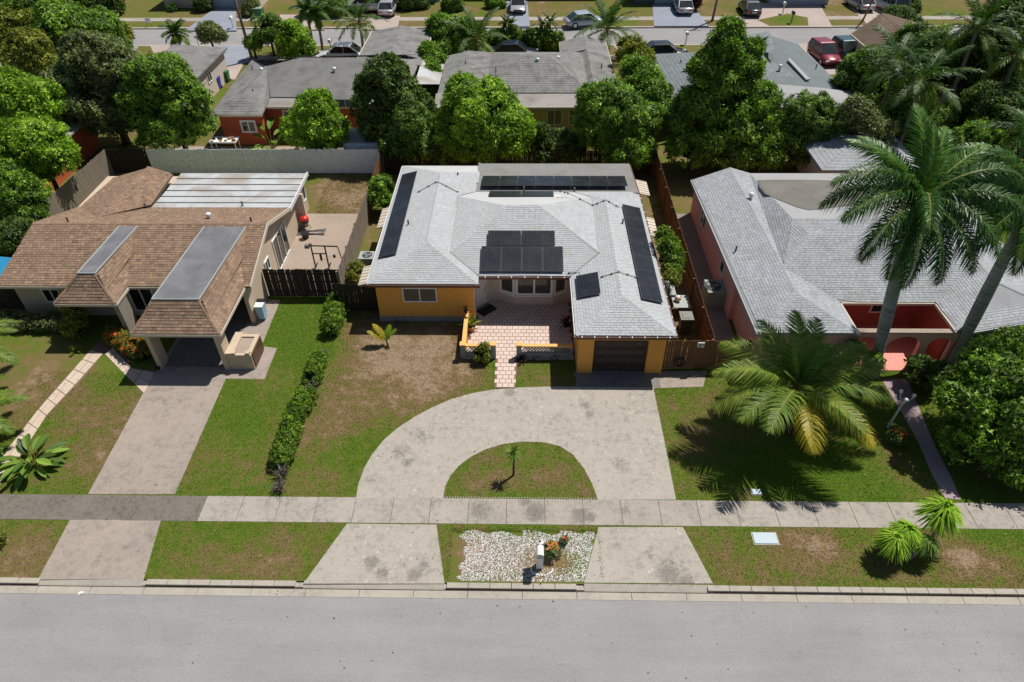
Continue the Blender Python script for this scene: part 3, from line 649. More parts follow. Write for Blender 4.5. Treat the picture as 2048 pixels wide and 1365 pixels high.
def window(parent, p0, p1, z0, z1, depth=.06, n=2, fm='white', fw_=.07, out=None, blinds=False, name='window'):
    """window in a wall running p0-p1 (ground points); out = outward normal"""
    a, b = Vector((p0[0], p0[1], 0)), Vector((p1[0], p1[1], 0)); d = (b-a); L = d.length; d.normalize(); o = Vector((d.y, -d.x, 0)) if out is None else Vector((out[0], out[1], 0))
    def P(s, z, k): q = a+d*s+o*k; return (q.x, q.y, z)
    def bx(mb, s0, s1, za, zb, k0, k1, m=0):
        vs = [P(s, z, k) for z in (za, zb) for k in (k0, k1) for s in (s0, s1)]
        mb.add(vs, [(0, 2, 3, 1), (4, 5, 7, 6), (0, 1, 5, 4), (2, 6, 7, 3), (0, 4, 6, 2), (1, 3, 7, 5)], m)
    f = MB(); bx(f, 0, L, z0, z0+fw_, -.02, depth); bx(f, 0, L, z1-fw_, z1, -.02, depth); bx(f, 0, fw_, z0+fw_, z1-fw_, -.02, depth); bx(f, L-fw_, L, z0+fw_, z1-fw_, -.02, depth)
    for i in range(1, n): bx(f, L*i/n-fw_*.4, L*i/n+fw_*.4, z0+fw_, z1-fw_, -.02, depth*.9)
    w_ = f.build(name, M[fm], parent)
    for i in range(n):
        g = MB(); bx(g, L*i/n+fw_*.4, L*(i+1)/n-fw_*.4, z0+fw_*.9, z1-fw_*.9, -.01, .012); g.build('pane', M['glass'], w_)
    if blinds:
        g = MB(); kx = int(L/.085)
        for i in range(kx):
            s = fw_+(L-2*fw_)*(i+.5)/kx; bx(g, s-.014, s+.014, z0+fw_, z1-fw_, .013, .017)
        g.build('blind', M['blind'], w_, kind='stuff')
    return w_
def gutter(parent, pts, z, mat, w_=.1, h=.13, name='gutter'):
    m = MB()
    for p, q in zip(pts[:-1], pts[1:]): m.obox(p, q, w_, z-h, z, ext=w_/2)
    return m.build(name, mat, parent)
def hangers(parent, p, q, z, n):
    m = MB()
    for i in range(n):
        t = (i+.5)/n; x, y = p[0]+(q[0]-p[0])*t, p[1]+(q[1]-p[1])*t; m.box(x-.02, x+.02, y-.055, y+.055, z-.02, z+.012)
    m.build('gutter_hangers', M['white'], parent, kind='stuff')
def vent_pipe(parent, x, y, z, h=.3, r=.045, mat='pvc', name='vent_pipe'):
    return MB().tube([(x, y, z-.1), (x, y, z+h)], r, 8).build(name, M[mat], parent)
def turbine(parent, x, y, z, mat='metal_white'):
    m = MB(); m.tube([(x, y, z-.1), (x, y, z+.18)], .11, 10); m.sph((x, y, z+.27), .17, 0, 12, 6, (1, 1, .7)); return m.build('roof_vent', M[mat], parent, smooth=False)

# ------------------------------------------------------------------ ORANGE HOUSE
oh = thing('house', 'orange house with pale grey shingle roof covered in black solar panels', 'house', (0, 31, 0))
ZE = 2.55
A1, A2, A3, A4, A5, A6 = (-8.10, 28.60, ZE), (-2.36, 28.60, ZE), (-2.36, 29.34, ZE), (2.44, 29.34, ZE), (2.44, 24.60, ZE), (7.12, 24.60, ZE)
aL, aR = (-5.23, 31.47, 3.268), (4.78, 26.94, 3.135)
tL, tR = (-3.98, 30.96, 2.955), (4.04, 30.94, 2.95); bL, bR = (-4.0, 36.95, 2.96), (4.02, 36.85, 2.945)
c1, c2 = (-1.05, 34.46, 3.75), (.82, 34.5, 3.75)
YF = 37.95
vl, vr = (-3.0, YF, 2.70), (3.05, YF, 2.70)
rL, BLc = (-5.23, 39.4, 3.268), (-8.02, 41.7, 2.56); BLr = (-2.9, 41.7, 2.56); e1 = (-2.9, 40.5, 2.70)
rR, RRc, RRe = (4.78, 36.25, 3.135), (7.02, YF, 2.57), (6.5, YF, 2.70)
faces = [[A1, A2, aL], [A1, aL, rL, BLc], [A2, A3, tL, bL, vl, e1, rL, aL], [A3, A4, tR, c2, c1, tL], [tL, c1, bL], [tR, bR, c2],
         [A5, aR, rR, vr, bR, tR, A4], [A5, A6, aR][::1], [A6, RRc, RRe, rR, aR], [rR, RRe, vr]]
main_roof = roof_faces(oh, faces, M['sh_grey'], shmat=M['sh_grey'], course=.15, tab=.33, contrast=.7)
caps = MB()
for a, b in ((A1, aL), (A2, aL), (A5, aR), (A6, aR), (tL, c1), (tR, c2), (c1, c2), (aL, rL), (aR, rR)): cap_line(caps, a, b)
caps.build('ridge_caps', M['sh_grey'], main_roof, tone=True, kind='stuff')
MB().slab([c1, c2, bR, vr, vl, bL], .08).slab([rL, e1, BLr, BLc], .08).build('back_roof', M['fl_white'], oh)
MB().slab([(-2.95, YF+.0, 2.66), (6.98, YF+.0, 2.66), (6.86, 41.95, 2.60), (-2.95, 41.95, 2.60)], .16).build('flat_roof', M['fl_grey'], oh)
kb_ = MB(); kb_.obox((-2.95, YF), (6.98, YF), .12, 2.6, 2.70).obox((-2.95, YF), (-2.95, 41.9), .12, 2.6, 2.69).build('roof_kerb', M['fl_grey'], oh)
# dark valley flashings
for a, b, w_ in ((tL, bL, .13), (tR, bR, .13)): MB().obox(a, b, w_*2, a[2]-.01, a[2]+.03).build('valley', M['fl_pink'], oh)
for a, b in ((A3, tL), (A4, tR)):
    a_, b_ = Vector(a), Vector(b); d = (b_-a_).normalized(); s = Vector((-d.y, d.x, 0)).normalized()*.035
    MB().quad(a_-s+Vector((0, 0, .045)), a_+s+Vector((0, 0, .045)), b_+s+Vector((0, 0, .045)), b_-s+Vector((0, 0, .045))).build('valley_line', M['base'], oh)
# walls
WT = 2.44
wl = MB()
wl.box(-7.72, -2.62, 28.78, 41.5, 0, WT)                      # left wing
wl.build('wall', M['orange'], oh)
MB().box(-7.74, -2.64, 28.70, 28.79, 0, .28).build('footing', M['base'], oh)
MB().box(2.6, 6.75, 25.3, 41.6, 0, WT).box(-2.6, 2.6, 31.2, 41.6, 0, WT).build('wall', M['orange'], oh)
gp = MB(); gx0, gx1 = 3.36, 5.95
gp.box(2.62, gx0, 24.74, 25.3, 0, WT).build('garage_pillar', M['orange'], oh)
MB().box(gx1, 6.76, 24.74, 25.3, 0, WT).build('garage_pillar', M['orange'], oh)
MB().box(gx0, gx1, 24.76, 25.3, 2.12, WT).build('lintel', M['orange'], oh)
gd = thing_g = MB().box(gx0, gx1, 24.93, 24.99, .0, 2.12).build('garage_door', M['darkdoor'], oh)
for r_ in range(4):
    MB().box(gx0+.01, gx1-.01, 24.905, 24.93, .02+r_*.525, .515+r_*.525).build('door_section', M['darkdoor'], gd)
    for c_ in range(4):
        a = gx0+.12+c_*.6; z = .1+r_*.525
        MB().box(a, a+.52, 24.875, 24.905, z, z+.33).box(a+.04, a+.48, 24.86, 24.875, z+.04, z+.29).build('raised_panel', M['darkdoor'], gd)
gutter(oh, [(A1[0], A1[1]-.05), (A2[0]+.04, A2[1]-.05)], ZE-.03, M['gutter'])
gutter(oh, [(A3[0], A3[1]-.05), (A4[0], A4[1]-.05)], ZE-.03, M['gutter']); hangers(oh, (A3[0], A3[1]-.06), (A4[0], A4[1]-.06), ZE-.03, 7)
gutter(oh, [(A4[0]-.03, A4[1]), (A5[0]-.03, A5[1])], ZE-.03, M['white'], .07)
gutter(oh, [(A5[0], A5[1]-.05), (A6[0]+.04, A6[1]-.05)], ZE-.04, M['gutter']); hangers(oh, (A5[0], A5[1]-.06), (A6[0], A6[1]-.06), ZE-.04, 8)
gutter(oh, [(A6[0]+.05, A6[1]), (RRc[0]+.05, RRc[1]), (6.92, 41.9)], ZE-.04, M['gutter'], .09); hangers(oh, (A6[0]+.05, A6[1]+.2), (RRc[0]+.05, YF), ZE-.04, 16)
gutter(oh, [(A1[0]-.03, A1[1]), (BLc[0]-.03, BLc[1])], ZE-.04, M['white'], .06)
# windows and door
q0, q1 = RY(803, 575, 28.78), RY(875.5, 604, 28.78)
window(oh, (q0[0], 28.78), (q1[0], 28.78), q1[2], q0[2], .05, 2, blinds=True)
by = 30.45
bay = [(-1.55, 30.95), (-.95, 30.95), (.0-.15, by), (1.95, by), (2.6, 30.95)]
bay = [G(985.7, 598, .1)[:2], G(1001, 598, .1)[:2], G(1031, 607, .1)[:2], G(1104.4, 607, .1)[:2], G(1130.8, 598, .1)[:2], G(1142, 597, .1)[:2]]
bw = MB()
for p, q in zip(bay[:-1], bay[1:]): bw.obox(p, q, .12, .0, .72, ext=.03)
bw.prism(bay+[(2.6, 31.3), (bay[0][0], 31.3)], 2.2, WT).prism(bay+[(2.6, 31.3), (bay[0][0], 31.3)], 0, .7)
bw.obox(bay[0], bay[1], .12, .72, 2.3, ext=.02).obox(bay[4], bay[5], .12, .72, 2.3, ext=.02).build('bay_wall', M['bay'], oh)
for p, q, n_ in ((bay[1], bay[2], 1), (bay[2], bay[3], 2), (bay[3], bay[4], 1)):
    d = Vector((q[0]-p[0], q[1]-p[1])).normalized(); o_ = (d.y, -d.x)
    window(oh, (p[0]+o_[0]*.05, p[1]+o_[1]*.05), (q[0]+o_[0]*.05, q[1]+o_[1]*.05), .72, 2.2, .05, n_, 'white', .13, blinds=True, name='bay_window')
    MB().obox((p[0]+o_[0]*.08, p[1]+o_[1]*.08), (q[0]+o_[0]*.08, q[1]+o_[1]*.08), .14, .66, .72).build('sill', M['white'], oh)
d0, d1 = G(948, 619.5, .05)[:2], G(974, 605, .05)[:2]
MB().obox((-2.62, d0[1]), d0, .1, 0, WT).obox(d1, bay[0], .12, 0, WT).obox(d0, d1, .1, 2.1, WT).build('entry_wall', M['bay'], oh)
en = MB().obox(d0, d1, .06, .08, 2.1).build('door', M['white'], oh)
dd = Vector((d1[0]-d0[0], d1[1]-d0[1])).normalized(); nn = Vector((dd.y, -dd.x)); hp = Vector(d1)-dd*.12+nn*.06
MB().sph((hp.x, hp.y, 1.0), .035, 0, 8, 5).build('door_knob', M['pvc'], en); MB().sph((hp.x, hp.y, 1.18), .03, 0, 8, 5).build('door_lock', M['pvc'], en)
MB().obox(tuple(Vector(d0)+nn*.1), tuple(Vector(d1)+nn*.1), .18, 0, .09).build('step', M['base'], oh)
MB().obox((-2.60, 28.8), (-2.60, d0[1]), .04, 0, WT).build('wall_trim', M['bay'], oh)
wlp = (bay[0][0]+.1, bay[0][1]-.1)
MB().box(wlp[0]-.05, wlp[0]+.05, wlp[1]-.12, wlp[1]+.05, 1.75, 1.95).build('wall_lamp', M['pvc'], oh)
# awnings on the side walls
def awning(x0, x1, y0, y1, z1, z0, name='awning'):
    m = MB(); m.slab([(x0, y0, z1), (x1, y0, z0), (x1, y1, z0), (x0, y1, z1)] if x1 > x0 else [(x0, y0, z1), (x0, y1, z1), (x1, y1, z0), (x1, y0, z0)], .05)
    k = 7
    for i in range(k+1):
        y = y0+(y1-y0)*i/k; m.obox((x0, y), (x1, y), .03, z0-.05, z0-.04)
    return m
def awn(x0, x1, y0, y1):
    a = awning(x0, x1, y0, y1, 2.2, 1.95).build('awning', M['fascia'], oh); k = 6
    for i in range(k):
        y = y0+(y1-y0)*(i+.5)/k; m = MB(); e = .02
        m.add([(x0, y-e, 2.215), (x1, y-e, 1.965), (x1, y+e, 1.965), (x0, y+e, 2.215), (x0, y, 2.235), (x1, y, 1.985)], [(0, 1, 5, 4), (4, 5, 2, 3)]); m.build('rib', M['fascia'], a)
awn(-7.75, -8.75, 29.3, 31.0); awn(-7.75, -8.7, 35.0, 37.2); awn(6.8, 7.75, 34.1, 36.1); awn(6.85, 7.9, 38.9, 40.7)
# solar panels
def panel(parent, cx, cy_, z, ux, uy, wd, hd, nz, lab=None):
    """panel centred, ux/uy unit vectors in plane"""
    o = bpy.data.objects.new('solar_panel', None)
def solar(parent, O, U, V, nu, nv, wu, wv, lift=.14, gap=.02):
    O, U, V = Vector(O), Vector(U).normalized(), Vector(V).normalized(); N = U.cross(V).normalized(); 
    if N.z < 0: N = -N
    off = OFF[parent.name]
    key = (round(wu, 3), round(wv, 3))
    if key not in SOL:
        m = MB(); m.box(0, wu, 0, wv, -.035, 0, 0); me = m.mesh('solar_panel', [M['frame']])
        g = MB(); g.box(.022, wu-.022, .022, wv-.022, .0, .004); me2 = g.mesh('cells', [M['solar']]); SOL[key] = (me, me2)
    R = Matrix((U, V, N)).transposed().to_4x4()
    for i in range(nu):
        for j in range(nv):
            p = O+U*(i*(wu+gap))+V*(j*(wv+gap))+N*lift
            o = inst('solar_panel', SOL[key][0], parent); o.matrix_local = Matrix.Translation(p-off)@R
            inst('cells', SOL[key][1], o)
    ft = MB()
    for i in range(nu+1):
        for j in (0.12, .88):
            p = O+U*(min(i*(wu+gap), nu*(wu+gap)-gap-.05)+.02)+V*(nv*(wv+gap)*j); q = p+N*(lift-.03); ft.tube([p, q], .02, 5)
    for j in (.2, .8):
        p = O+V*(nv*(wv+gap)*j)+N*(lift-.05); ft.tube([p, p+U*(nu*(wu+gap))], .02, 4)
    ft.build('mounting_rail', M['pipe'], parent)
SOL = {}
def onroof(u, v, X0, n_):  # sight line meets plane through X0 with normal n_
    d = _ray(u, v); t = float(np.dot(np.array(X0)-np.array([0, 0, CAM_H]), n_)/np.dot(d, n_)); return Vector((d[0]*t, d[1]*t, CAM_H+d[2]*t))
nF = np.array([0, -.25, 1.0]); nFl = nF+0
P0 = onroof(960.5, 541, (0, 29.34, ZE+.16), nF); wv = (G(1134, 541, 2.9)[0]-G(960.5, 541, 2.9)[0])/4-.02
solar(oh, (P0.x, P0.y, P0.z-.15), (1, 0, 0), (0, 1, .25), 4, 1, 1.07, 1.75)
P1 = onroof(976, 483, (0, 29.34, ZE+.16), nF); solar(oh, (P1.x-.02, P0.y+1.76, ZE+.25*(P0.y+1.76-29.34)+.02), (1, 0, 0), (0, 1, .25), 2, 1, 1.80, 1.07)
# left wing panels on the slope falling to the left, right wing panels on the slope falling to the right
yl0 = RX(800, 500, -7.0)[1]
def side(Xe, sgn, u0, v0, u1, v1, n_, wd=1.05, ht=1.75):
    pass
nL = np.array([-.25, 0, 1.0]); p0 = onroof(757.5, 517, (A1[0], 0, ZE+.13), nL); p1 = onroof(800, 352, (A1[0], 0, ZE+.13), nL); p2 = onroof(792.5, 509, (A1[0], 0, ZE+.13), nL)
k_ = 6; wl_ = (p1.y-p0.y)/k_-.02; hl_ = max(1.0, (p2.x-p0.x)*1.03)
solar(oh, (p0.x, p0.y+.1, p0.z-.12), (0, 1, 0), (1, 0, .25), k_, 1, wl_, hl_)
nR = np.array([.25, 0, 1.0]); p0 = onroof(1282.5, 597, (A6[0], 0, ZE+.13), nR); p1 = onroof(1242, 408, (A6[0], 0, ZE+.13), nR); p2 = onroof(1324, 604, (A6[0], 0, ZE+.13), nR)
wl_ = (p1.y-p0.y)/7-.02; hl_ = (p2.x-p0.x)*1.03
solar(oh, (p0.x, p0.y, p0.z-.12), (0, 1, 0), (1, 0, -.25), 7, 1, wl_, hl_)
nRL = np.array([-.25, 0, 1.0]); p0 = onroof(1157, 598, (A5[0], 0, ZE+.14), nRL); p1 = onroof(1153.5, 555, (A5[0], 0, ZE+.14), nRL); p2 = onroof(1203, 586, (A5[0], 0, ZE+.14), nRL)
solar(oh, (p0.x, p0.y+.1, p0.z-.12), (0, 1, 0), (1, 0, .25), 1, 1, (p1.y-p0.y), (p2.x-p0.x)*1.02)
# back rows, tilted on legs
q0 = G(963, 371, 2.95); q1 = G(1256, 371, 2.95); wb = (q1[0]-q0[0])/8-.02
solar(oh, (q0[0], q0[1], 2.80), (1, 0, 0), (0, 1, -.10), 8, 1, wb, 1.55, .14)
q0 = G(978, 397, 2.95); q1 = G(1108, 398, 2.95)
solar(oh, (q0[0], q0[1]-.1, 3.02), (1, 0, 0), (0, 1, -.2), 2, 1, (q1[0]-q0[0])/2-.02, .95, .14)
jb = G(1114, 397, 2.9); MB().box(jb[0]-.2, jb[0]+.2, jb[1]-.14, jb[1]+.14, jb[2]-.1, jb[2]+.12).build('junction_box', M['white'], oh)
# conduits over the ridges
def roofz(x, y):
    if x < -4.0 or (x < -2.36 and y < 30): return ZE+.25*min(x+8.1, -2.36-x)
    if x > 4.02 or (x > 2.44 and y < 29.4): return ZE+.25*min(x-2.44, 7.12-x)
    if y > 36.9: return 2.8
    return min(ZE+.25*(y-29.34), 2.955+.25*(x+3.98), 2.95+.25*(4.04-x), 3.75)
def conduit(q, mat='pipe'):
    P = []
    for a, b in zip(q[:-1], q[1:]):
        for t in np.linspace(0, 1, 9): 
            x, y = a[0]+(b[0]-a[0])*t, a[1]+(b[1]-a[1])*t; P.append((x, y, roofz(x, y)+.07))
    m = MB().tube(P, .018, 5)
    for i in range(1, len(P), 4): x, y, z = P[i]; m.box(x-.05, x+.05, y-.04, y+.04, z-.06, z+.03)
    m.build('conduit', M[mat], oh)
cd = lambda *q: [G(u, v, 3.0)[:2] for u, v in q]
conduit(cd((834, 386), (872, 373), (915, 385), (944, 390)), 'pipe'); conduit(cd((1118, 398), (1135, 398), (1185, 411), (1210, 406), (1240, 416)))
conduit(cd((1136, 535), (1160, 535), (1162, 553))); conduit([G(1200, 557, 2.9)[:2], G(1237, 547, 3.1)[:2], G(1272, 557, 2.9)[:2]])
for u, v, z in ((817, 451, 2.9), (916, 354, 2.9), (1245, 449, 2.9)): p = G(u, v, z); vent_pipe(oh, p[0], p[1], roofz(p[0], p[1]) if p[1] < 37 else 2.9)
for u, v in ((1149, 380), (1048, 378)): p = G(u, v, 2.8); vent_pipe(oh, p[0], p[1], 2.7, .25, .05, 'pipe')

# patio of pink tiles, each tile a piece
pat = MB().prism([(-2.95, 25.75), (2.62, 25.75), (2.62, 31.2), (-2.55, 31.2), (-2.55, 28.7), (-2.95, 28.7)], -.05, .03).prism([(-1.42, 23.62), (-.38, 23.62), (-.32, 25.76), (-1.38, 25.76)], -.05, .03).build('patio', M['grout'], kind='structure')
OFF[pat.name] = Vector((0, 0, 0))
tm = MB().box(-.137, .137, -.131, .131, 0, .045).mesh('tile', M['tile']); rest = MB(); tl = []
T = .29
for j in range(60):
    y = 23.66+T*(j+.5)
    if y > 31.0: break
    for i in range(-15, 16):
        x = (i+(.5 if j % 2 else 0))*T
        if y < 25.74: x0, x1 = -1.42, -.36
        else: x0, x1 = (-2.9 if y < 28.6 else -2.6), 2.55
        if x-T/2 < x0-.14 or x+T/2 > x1+.14: continue
        a, b = max(x-T/2, x0)+.012, min(x+T/2, x1)-.012
        if b-a < .05: continue
        tl.append((y, x, a, b))
tl.sort()
for k, (y, x, a, b) in enumerate(tl):
    if k < 300: inst('tile', tm, pat, ((a+b)/2, y, random.uniform(0, .004)), (random.uniform(-.01, .01), random.uniform(-.01, .01), 0), ((b-a)/.274, 1, 1))
    else: rest.box(a, b, y-.131, y+.131, 0, .046)
rest.build('tile', M['tile'], pat, kind='stuff')
# low walls round the patio
def lowwall(label, segs, posts, lattice):
    t = thing('garden_wall', label, 'wall', (segs[0][0][0], segs[0][0][1], 0))
    a = MB(); c = MB()
    for p, q in segs:
        a.obox(p, q, .14, 0, .42); c.obox(p, q, .2, .78, .86)
        if not lattice: a.obox(p, q, .14, .42, .78)
    a.build('wall_base', M['base'] if lattice else M['orange'], t); c.build('coping', M['orange_cap'], t)
    for p in posts:
        MB().box(p[0]-.13, p[0]+.13, p[1]-.13, p[1]+.13, 0, .88).build('post', M['base'], t); MB().box(p[0]-.15, p[0]+.15, p[1]-.15, p[1]+.15, .88, .95).build('post_cap', M['orange_cap'], t)
    if lattice:
        l = MB()
        for p, q in segs:
            p_, q_ = Vector((p[0], p[1], 0)), Vector((q[0], q[1], 0)); L = (q_-p_).length; d = (q_-p_).normalized(); n_ = Vector((-d.y, d.x, 0))*.03
            k = int(L/.16)
            for i in range(k+3):
                for s_ in (1, -1):
                    x0 = L*i/k; x1 = x0+s_*.36
                    if not (-.01 <= x1 <= L+.01 and x0 <= L+.01): continue
                    A, B = p_+d*x0, p_+d*x1; w_ = d*.022
                    l.add([A-w_+n_+Vector((0, 0, .42)), A+w_+n_+Vector((0, 0, .42)), B+w_+n_+Vector((0, 0, .78)), B-w_+n_+Vector((0, 0, .78)), A-w_-n_+Vector((0, 0, .42)), A+w_-n_+Vector((0, 0, .42)), B+w_-n_+Vector((0, 0, .78)), B-w_-n_+Vector((0, 0, .78))],
                          [(0, 1, 2, 3), (5, 4, 7, 6), (1, 5, 6, 2), (4, 0, 3, 7)])
        l.build('lattice', M['base'], t, kind='stuff')
    return t
lowwall('low side wall with bright orange coping left of the tiled patio', [((-3.0, 28.5), (-3.0, 26.0))], [(-3.03, 25.83)], False)
lowwall('short lattice wall with orange coping left of the tiled front walk', [((-2.9, 25.83), (-1.6, 25.83))], [(-1.52, 25.83)], True)
lowwall('longer lattice wall with orange coping between front walk and garage', [((-.15, 25.83), (2.45, 25.83))], [(-.23, 25.83)], True)
mt = thing('doormat', 'dark doormat on the patio tiles before the white door', 'doormat', (G(975, 620, .05)[0], G(975, 620, .05)[1], .05), math.atan2(dd.y, dd.x))
MB().box(-.55, .45, -.3, .3, 0, .02).build('mat', M['dwood'], mt, local=True)

# ------------------------------------------------------------------ foliage builders
def leafcloud(P, N, per, L, Wd, droop, seed, tonemap=None, spread=1.0):
    r = np.random.default_rng(seed); n = len(P); P = np.repeat(P, per, 0); N = np.repeat(N, per, 0); m = n*per
    q = r.normal(0, 1, (m, 3)); q -= N*(np.sum(q*N, 1)[:, None]*.8); D = q*spread+N*.35; D[:, 2] -= droop*.7*r.random(m); D /= np.linalg.norm(D, axis=1)[:, None]
    S = np.cross(D, N+r.normal(0, .38, (m, 3))); S /= (np.linalg.norm(S, axis=1)[:, None]+1e-6)
    l = L*r.uniform(.6, 1.3, m)[:, None]; wd = Wd*r.uniform(.7, 1.2, m)[:, None]; P = P+r.normal(0, L*.22, (m, 3))
    U = np.cross(S, D); v = np.empty((m, 4, 3)); v[:, 0] = P; v[:, 1] = P+D*l*.45+S*wd*.5-U*wd*.12; v[:, 2] = P+D*l; v[:, 3] = P+D*l*.45-S*wd*.5-U*wd*.12
    c = np.repeat(r.normal(0, .27, n), per); t = .42+c+r.normal(0, .13, m)
    if tonemap is not None: t = t+np.repeat(tonemap, per)
    return v.reshape(-1, 3), np.arange(m*4).reshape(-1, 4), np.clip(t, 0, 1)
def blob_points(blobs, dens, seed, lump=.33, lumps=None):
    r = np.random.default_rng(seed); Ps = []; Ns = []; Ts = []
    B = np.array([b[:3] for b in blobs]); R = np.array([b[3] for b in blobs]); SQ = np.array([b[4] if len(b) > 4 else .8 for b in blobs])
    for bi, (c, R_, sq) in enumerate(zip(B, R, SQ)):
        k = int(max(10, (lumps or 2.6)/(lump*lump)*3.0)); d = r.normal(0, 1, (k, 3)); d /= np.linalg.norm(d, axis=1)[:, None]; d = d[d[:, 2] > -.55]
        rad = r.uniform(.62, 1.0, len(d)); C_ = c+d*np.array([1, 1, sq])*(R_*rad)[:, None]; lr = np.clip(R_*lump*r.uniform(.65, 1.35, len(d)), .22 if R_ > .6 else .02, 9); tn = r.normal(0, .19, len(d))
        for ci, di, l_, t_ in zip(C_, d, lr, tn):
            m = int(dens*4*math.pi*l_*l_*.6)+3; e = r.normal(0, 1, (m, 3))+di*1.1+np.array([0, 0, .35]); e /= np.linalg.norm(e, axis=1)[:, None]
            p = ci+e*(l_*r.uniform(.75, 1.08, m))[:, None]; Ps.append(p); Ns.append(e); Ts.append(np.full(m, t_))
    P, N, T_ = np.concatenate(Ps), np.concatenate(Ns), np.concatenate(Ts); ok = np.ones(len(P), bool)
    for c, R_, sq in zip(B, R, SQ): ok &= (np.linalg.norm((P-c)/np.array([1, 1, sq]), axis=1) > R_*.72)
    ok &= P[:, 2] > .15
    return P[ok], N[ok], T_[ok]
def crown_mesh(name, blobs, leaf, mat, dens, per, droop, seed, lump=.33):
    P, N, T_ = blob_points(blobs, dens, seed, lump); v, f, t = leafcloud(P, N, per, leaf[0], leaf[1], droop, seed+1, T_)
    return fastmesh(name, v, f, mat, t)
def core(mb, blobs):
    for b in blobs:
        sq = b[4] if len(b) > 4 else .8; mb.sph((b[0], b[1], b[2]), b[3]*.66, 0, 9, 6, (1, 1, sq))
NLEAF = [0]
def tree(label, base, blobs, kind='lf_mango', leaf=(.3, .1), dens=9, per=6, droop=.9, seed=1, lump=.33, name='tree', cat='tree', trunk_r=.16, bark='bark', group=None, hollow=False):
    t = thing(name, label, cat, (base[0], base[1], 0), group=group or {'tree': 'leafy trees of the gardens', 'shrub': 'garden shrubs'}.get(cat))
    loc = [(b[0]-base[0], b[1]-base[1])+tuple(b[2:]) for b in blobs]
    me = crown_mesh('crown', loc, leaf, M[kind], dens, per, droop, seed, lump); NLEAF[0] += len(me.polygons)
    cr_ = inst('crown', me, t)
    if not hollow:
        m = MB(); core(m, loc); m.build('shade_core', M['core_shade'], cr_ if False else t, local=True)  # solid dark spheres stand for the shade inside the crown
    m = MB(); r = random.Random(seed); zt = min(b[2]-b[3]*.5 for b in loc); zt = max(.5, zt)
    top = (r.uniform(-.15, .15), r.uniform(-.15, .15), zt)
    m.tube([(0, 0, -.05), (top[0]*.5, top[1]*.5, zt*.5), top], [trunk_r*1.25, trunk_r, trunk_r*.85], 8)
    for b in loc[:6]:
        e = (b[0], b[1], b[2]+b[3]*.2); md = ((top[0]+e[0])/2+r.uniform(-.2, .2), (top[1]+e[1])/2+r.uniform(-.2, .2), (top[2]+e[2])/2-.1)
        m.tube([top, md, e], [trunk_r*.7, trunk_r*.45, trunk_r*.15], 6)
        for k in range(3 if b[3] > .8 else 0):
            a = r.uniform(0, 6.28); m.tube([md, (b[0]+math.cos(a)*b[3]*.75, b[1]+math.sin(a)*b[3]*.75, b[2]+r.uniform(-.1, .5)*b[3])], [trunk_r*.35, .02], 5)
    m.build('trunk', M[bark], t, local=True, smooth=True)
    return t
M['core_shade'] = plain('crown_shade', (.018, .028, .010), .95, .3, 6, .3, .05)  # near-black green: shade between leaf clumps put into the colour
def bl(u, v, Y, rpx, sq=.85):
    """crown lobe seen at photo pixel (u,v), standing at depth Y, radius in photo pixels"""
    p = RY(u, v, Y); d = float(RM[2] @ (np.array(p)-np.array([0, 0, CAM_H]))); r = rpx*d/F_PX
    return (p[0], p[1], max(p[2], r*.55), r, sq)

# ------------------------------------------------------------------ palms
def frond_mesh(name, L, arch, ll, mat, seed, stations=44, droop=.35, wd=.035, tip=0.0, plume=False, bare=.12, tone=.45, vee=.5):
    """frond from the origin along +X, arching down; leaflets both sides"""
    r = np.random.default_rng(seed); n = 14; pts = []; x = z = 0.0; a = arch[0]
    for i in range(n+1):
        pts.append((x, 0, z)); a = arch[0]+(arch[1]-arch[0])*((i/n)**1.2); x += L/n*math.cos(a); z += L/n*math.sin(a)
    pts = np.array(pts); m = MB(); m.tube([tuple(p) for p in pts], [.035*(1-i/n)+.006 for i in range(n+1)], 5, 1)
    for i in range(stations):
        s = bare+(1-bare)*(i+.5)/stations; q = s*n; k = min(int(q), n-1); p = pts[k]+(pts[k+1]-pts[k])*(q-k); d = pts[k+1]-pts[k]; d /= np.linalg.norm(d)
        nrm = np.array([-d[2], 0, d[0]]); lw = ll*(math.sin(math.pi*min(1, (s*.92+.12)))**.6)*r.uniform(.85, 1.1)
        for sd_ in (1, -1):
            for lay in ((0,) if not plume else (-.5, .45)):
                fwd = .35+.75*s; out = np.array([0, sd_, 0])*1.0+d*fwd+nrm*(vee*.5*(1-s)+lay+r.normal(0, .16)); out /= np.linalg.norm(out)
                l1 = p+out*lw*.5; e = p+out*lw+np.array([0, 0, -1])*lw*droop*r.uniform(.6, 1.3); wv = d*wd
                t = min(1, max(0, tone+r.normal(0, .12)+tip*(s-.5)))
                m.add([p-wv*.5, p+wv*.5, l1+wv*.75, l1-wv*.75, e], [(0, 1, 2, 3), (3, 2, 4)], 0, t)
    return m.mesh(name, [mat, M['rachis']], False, True)
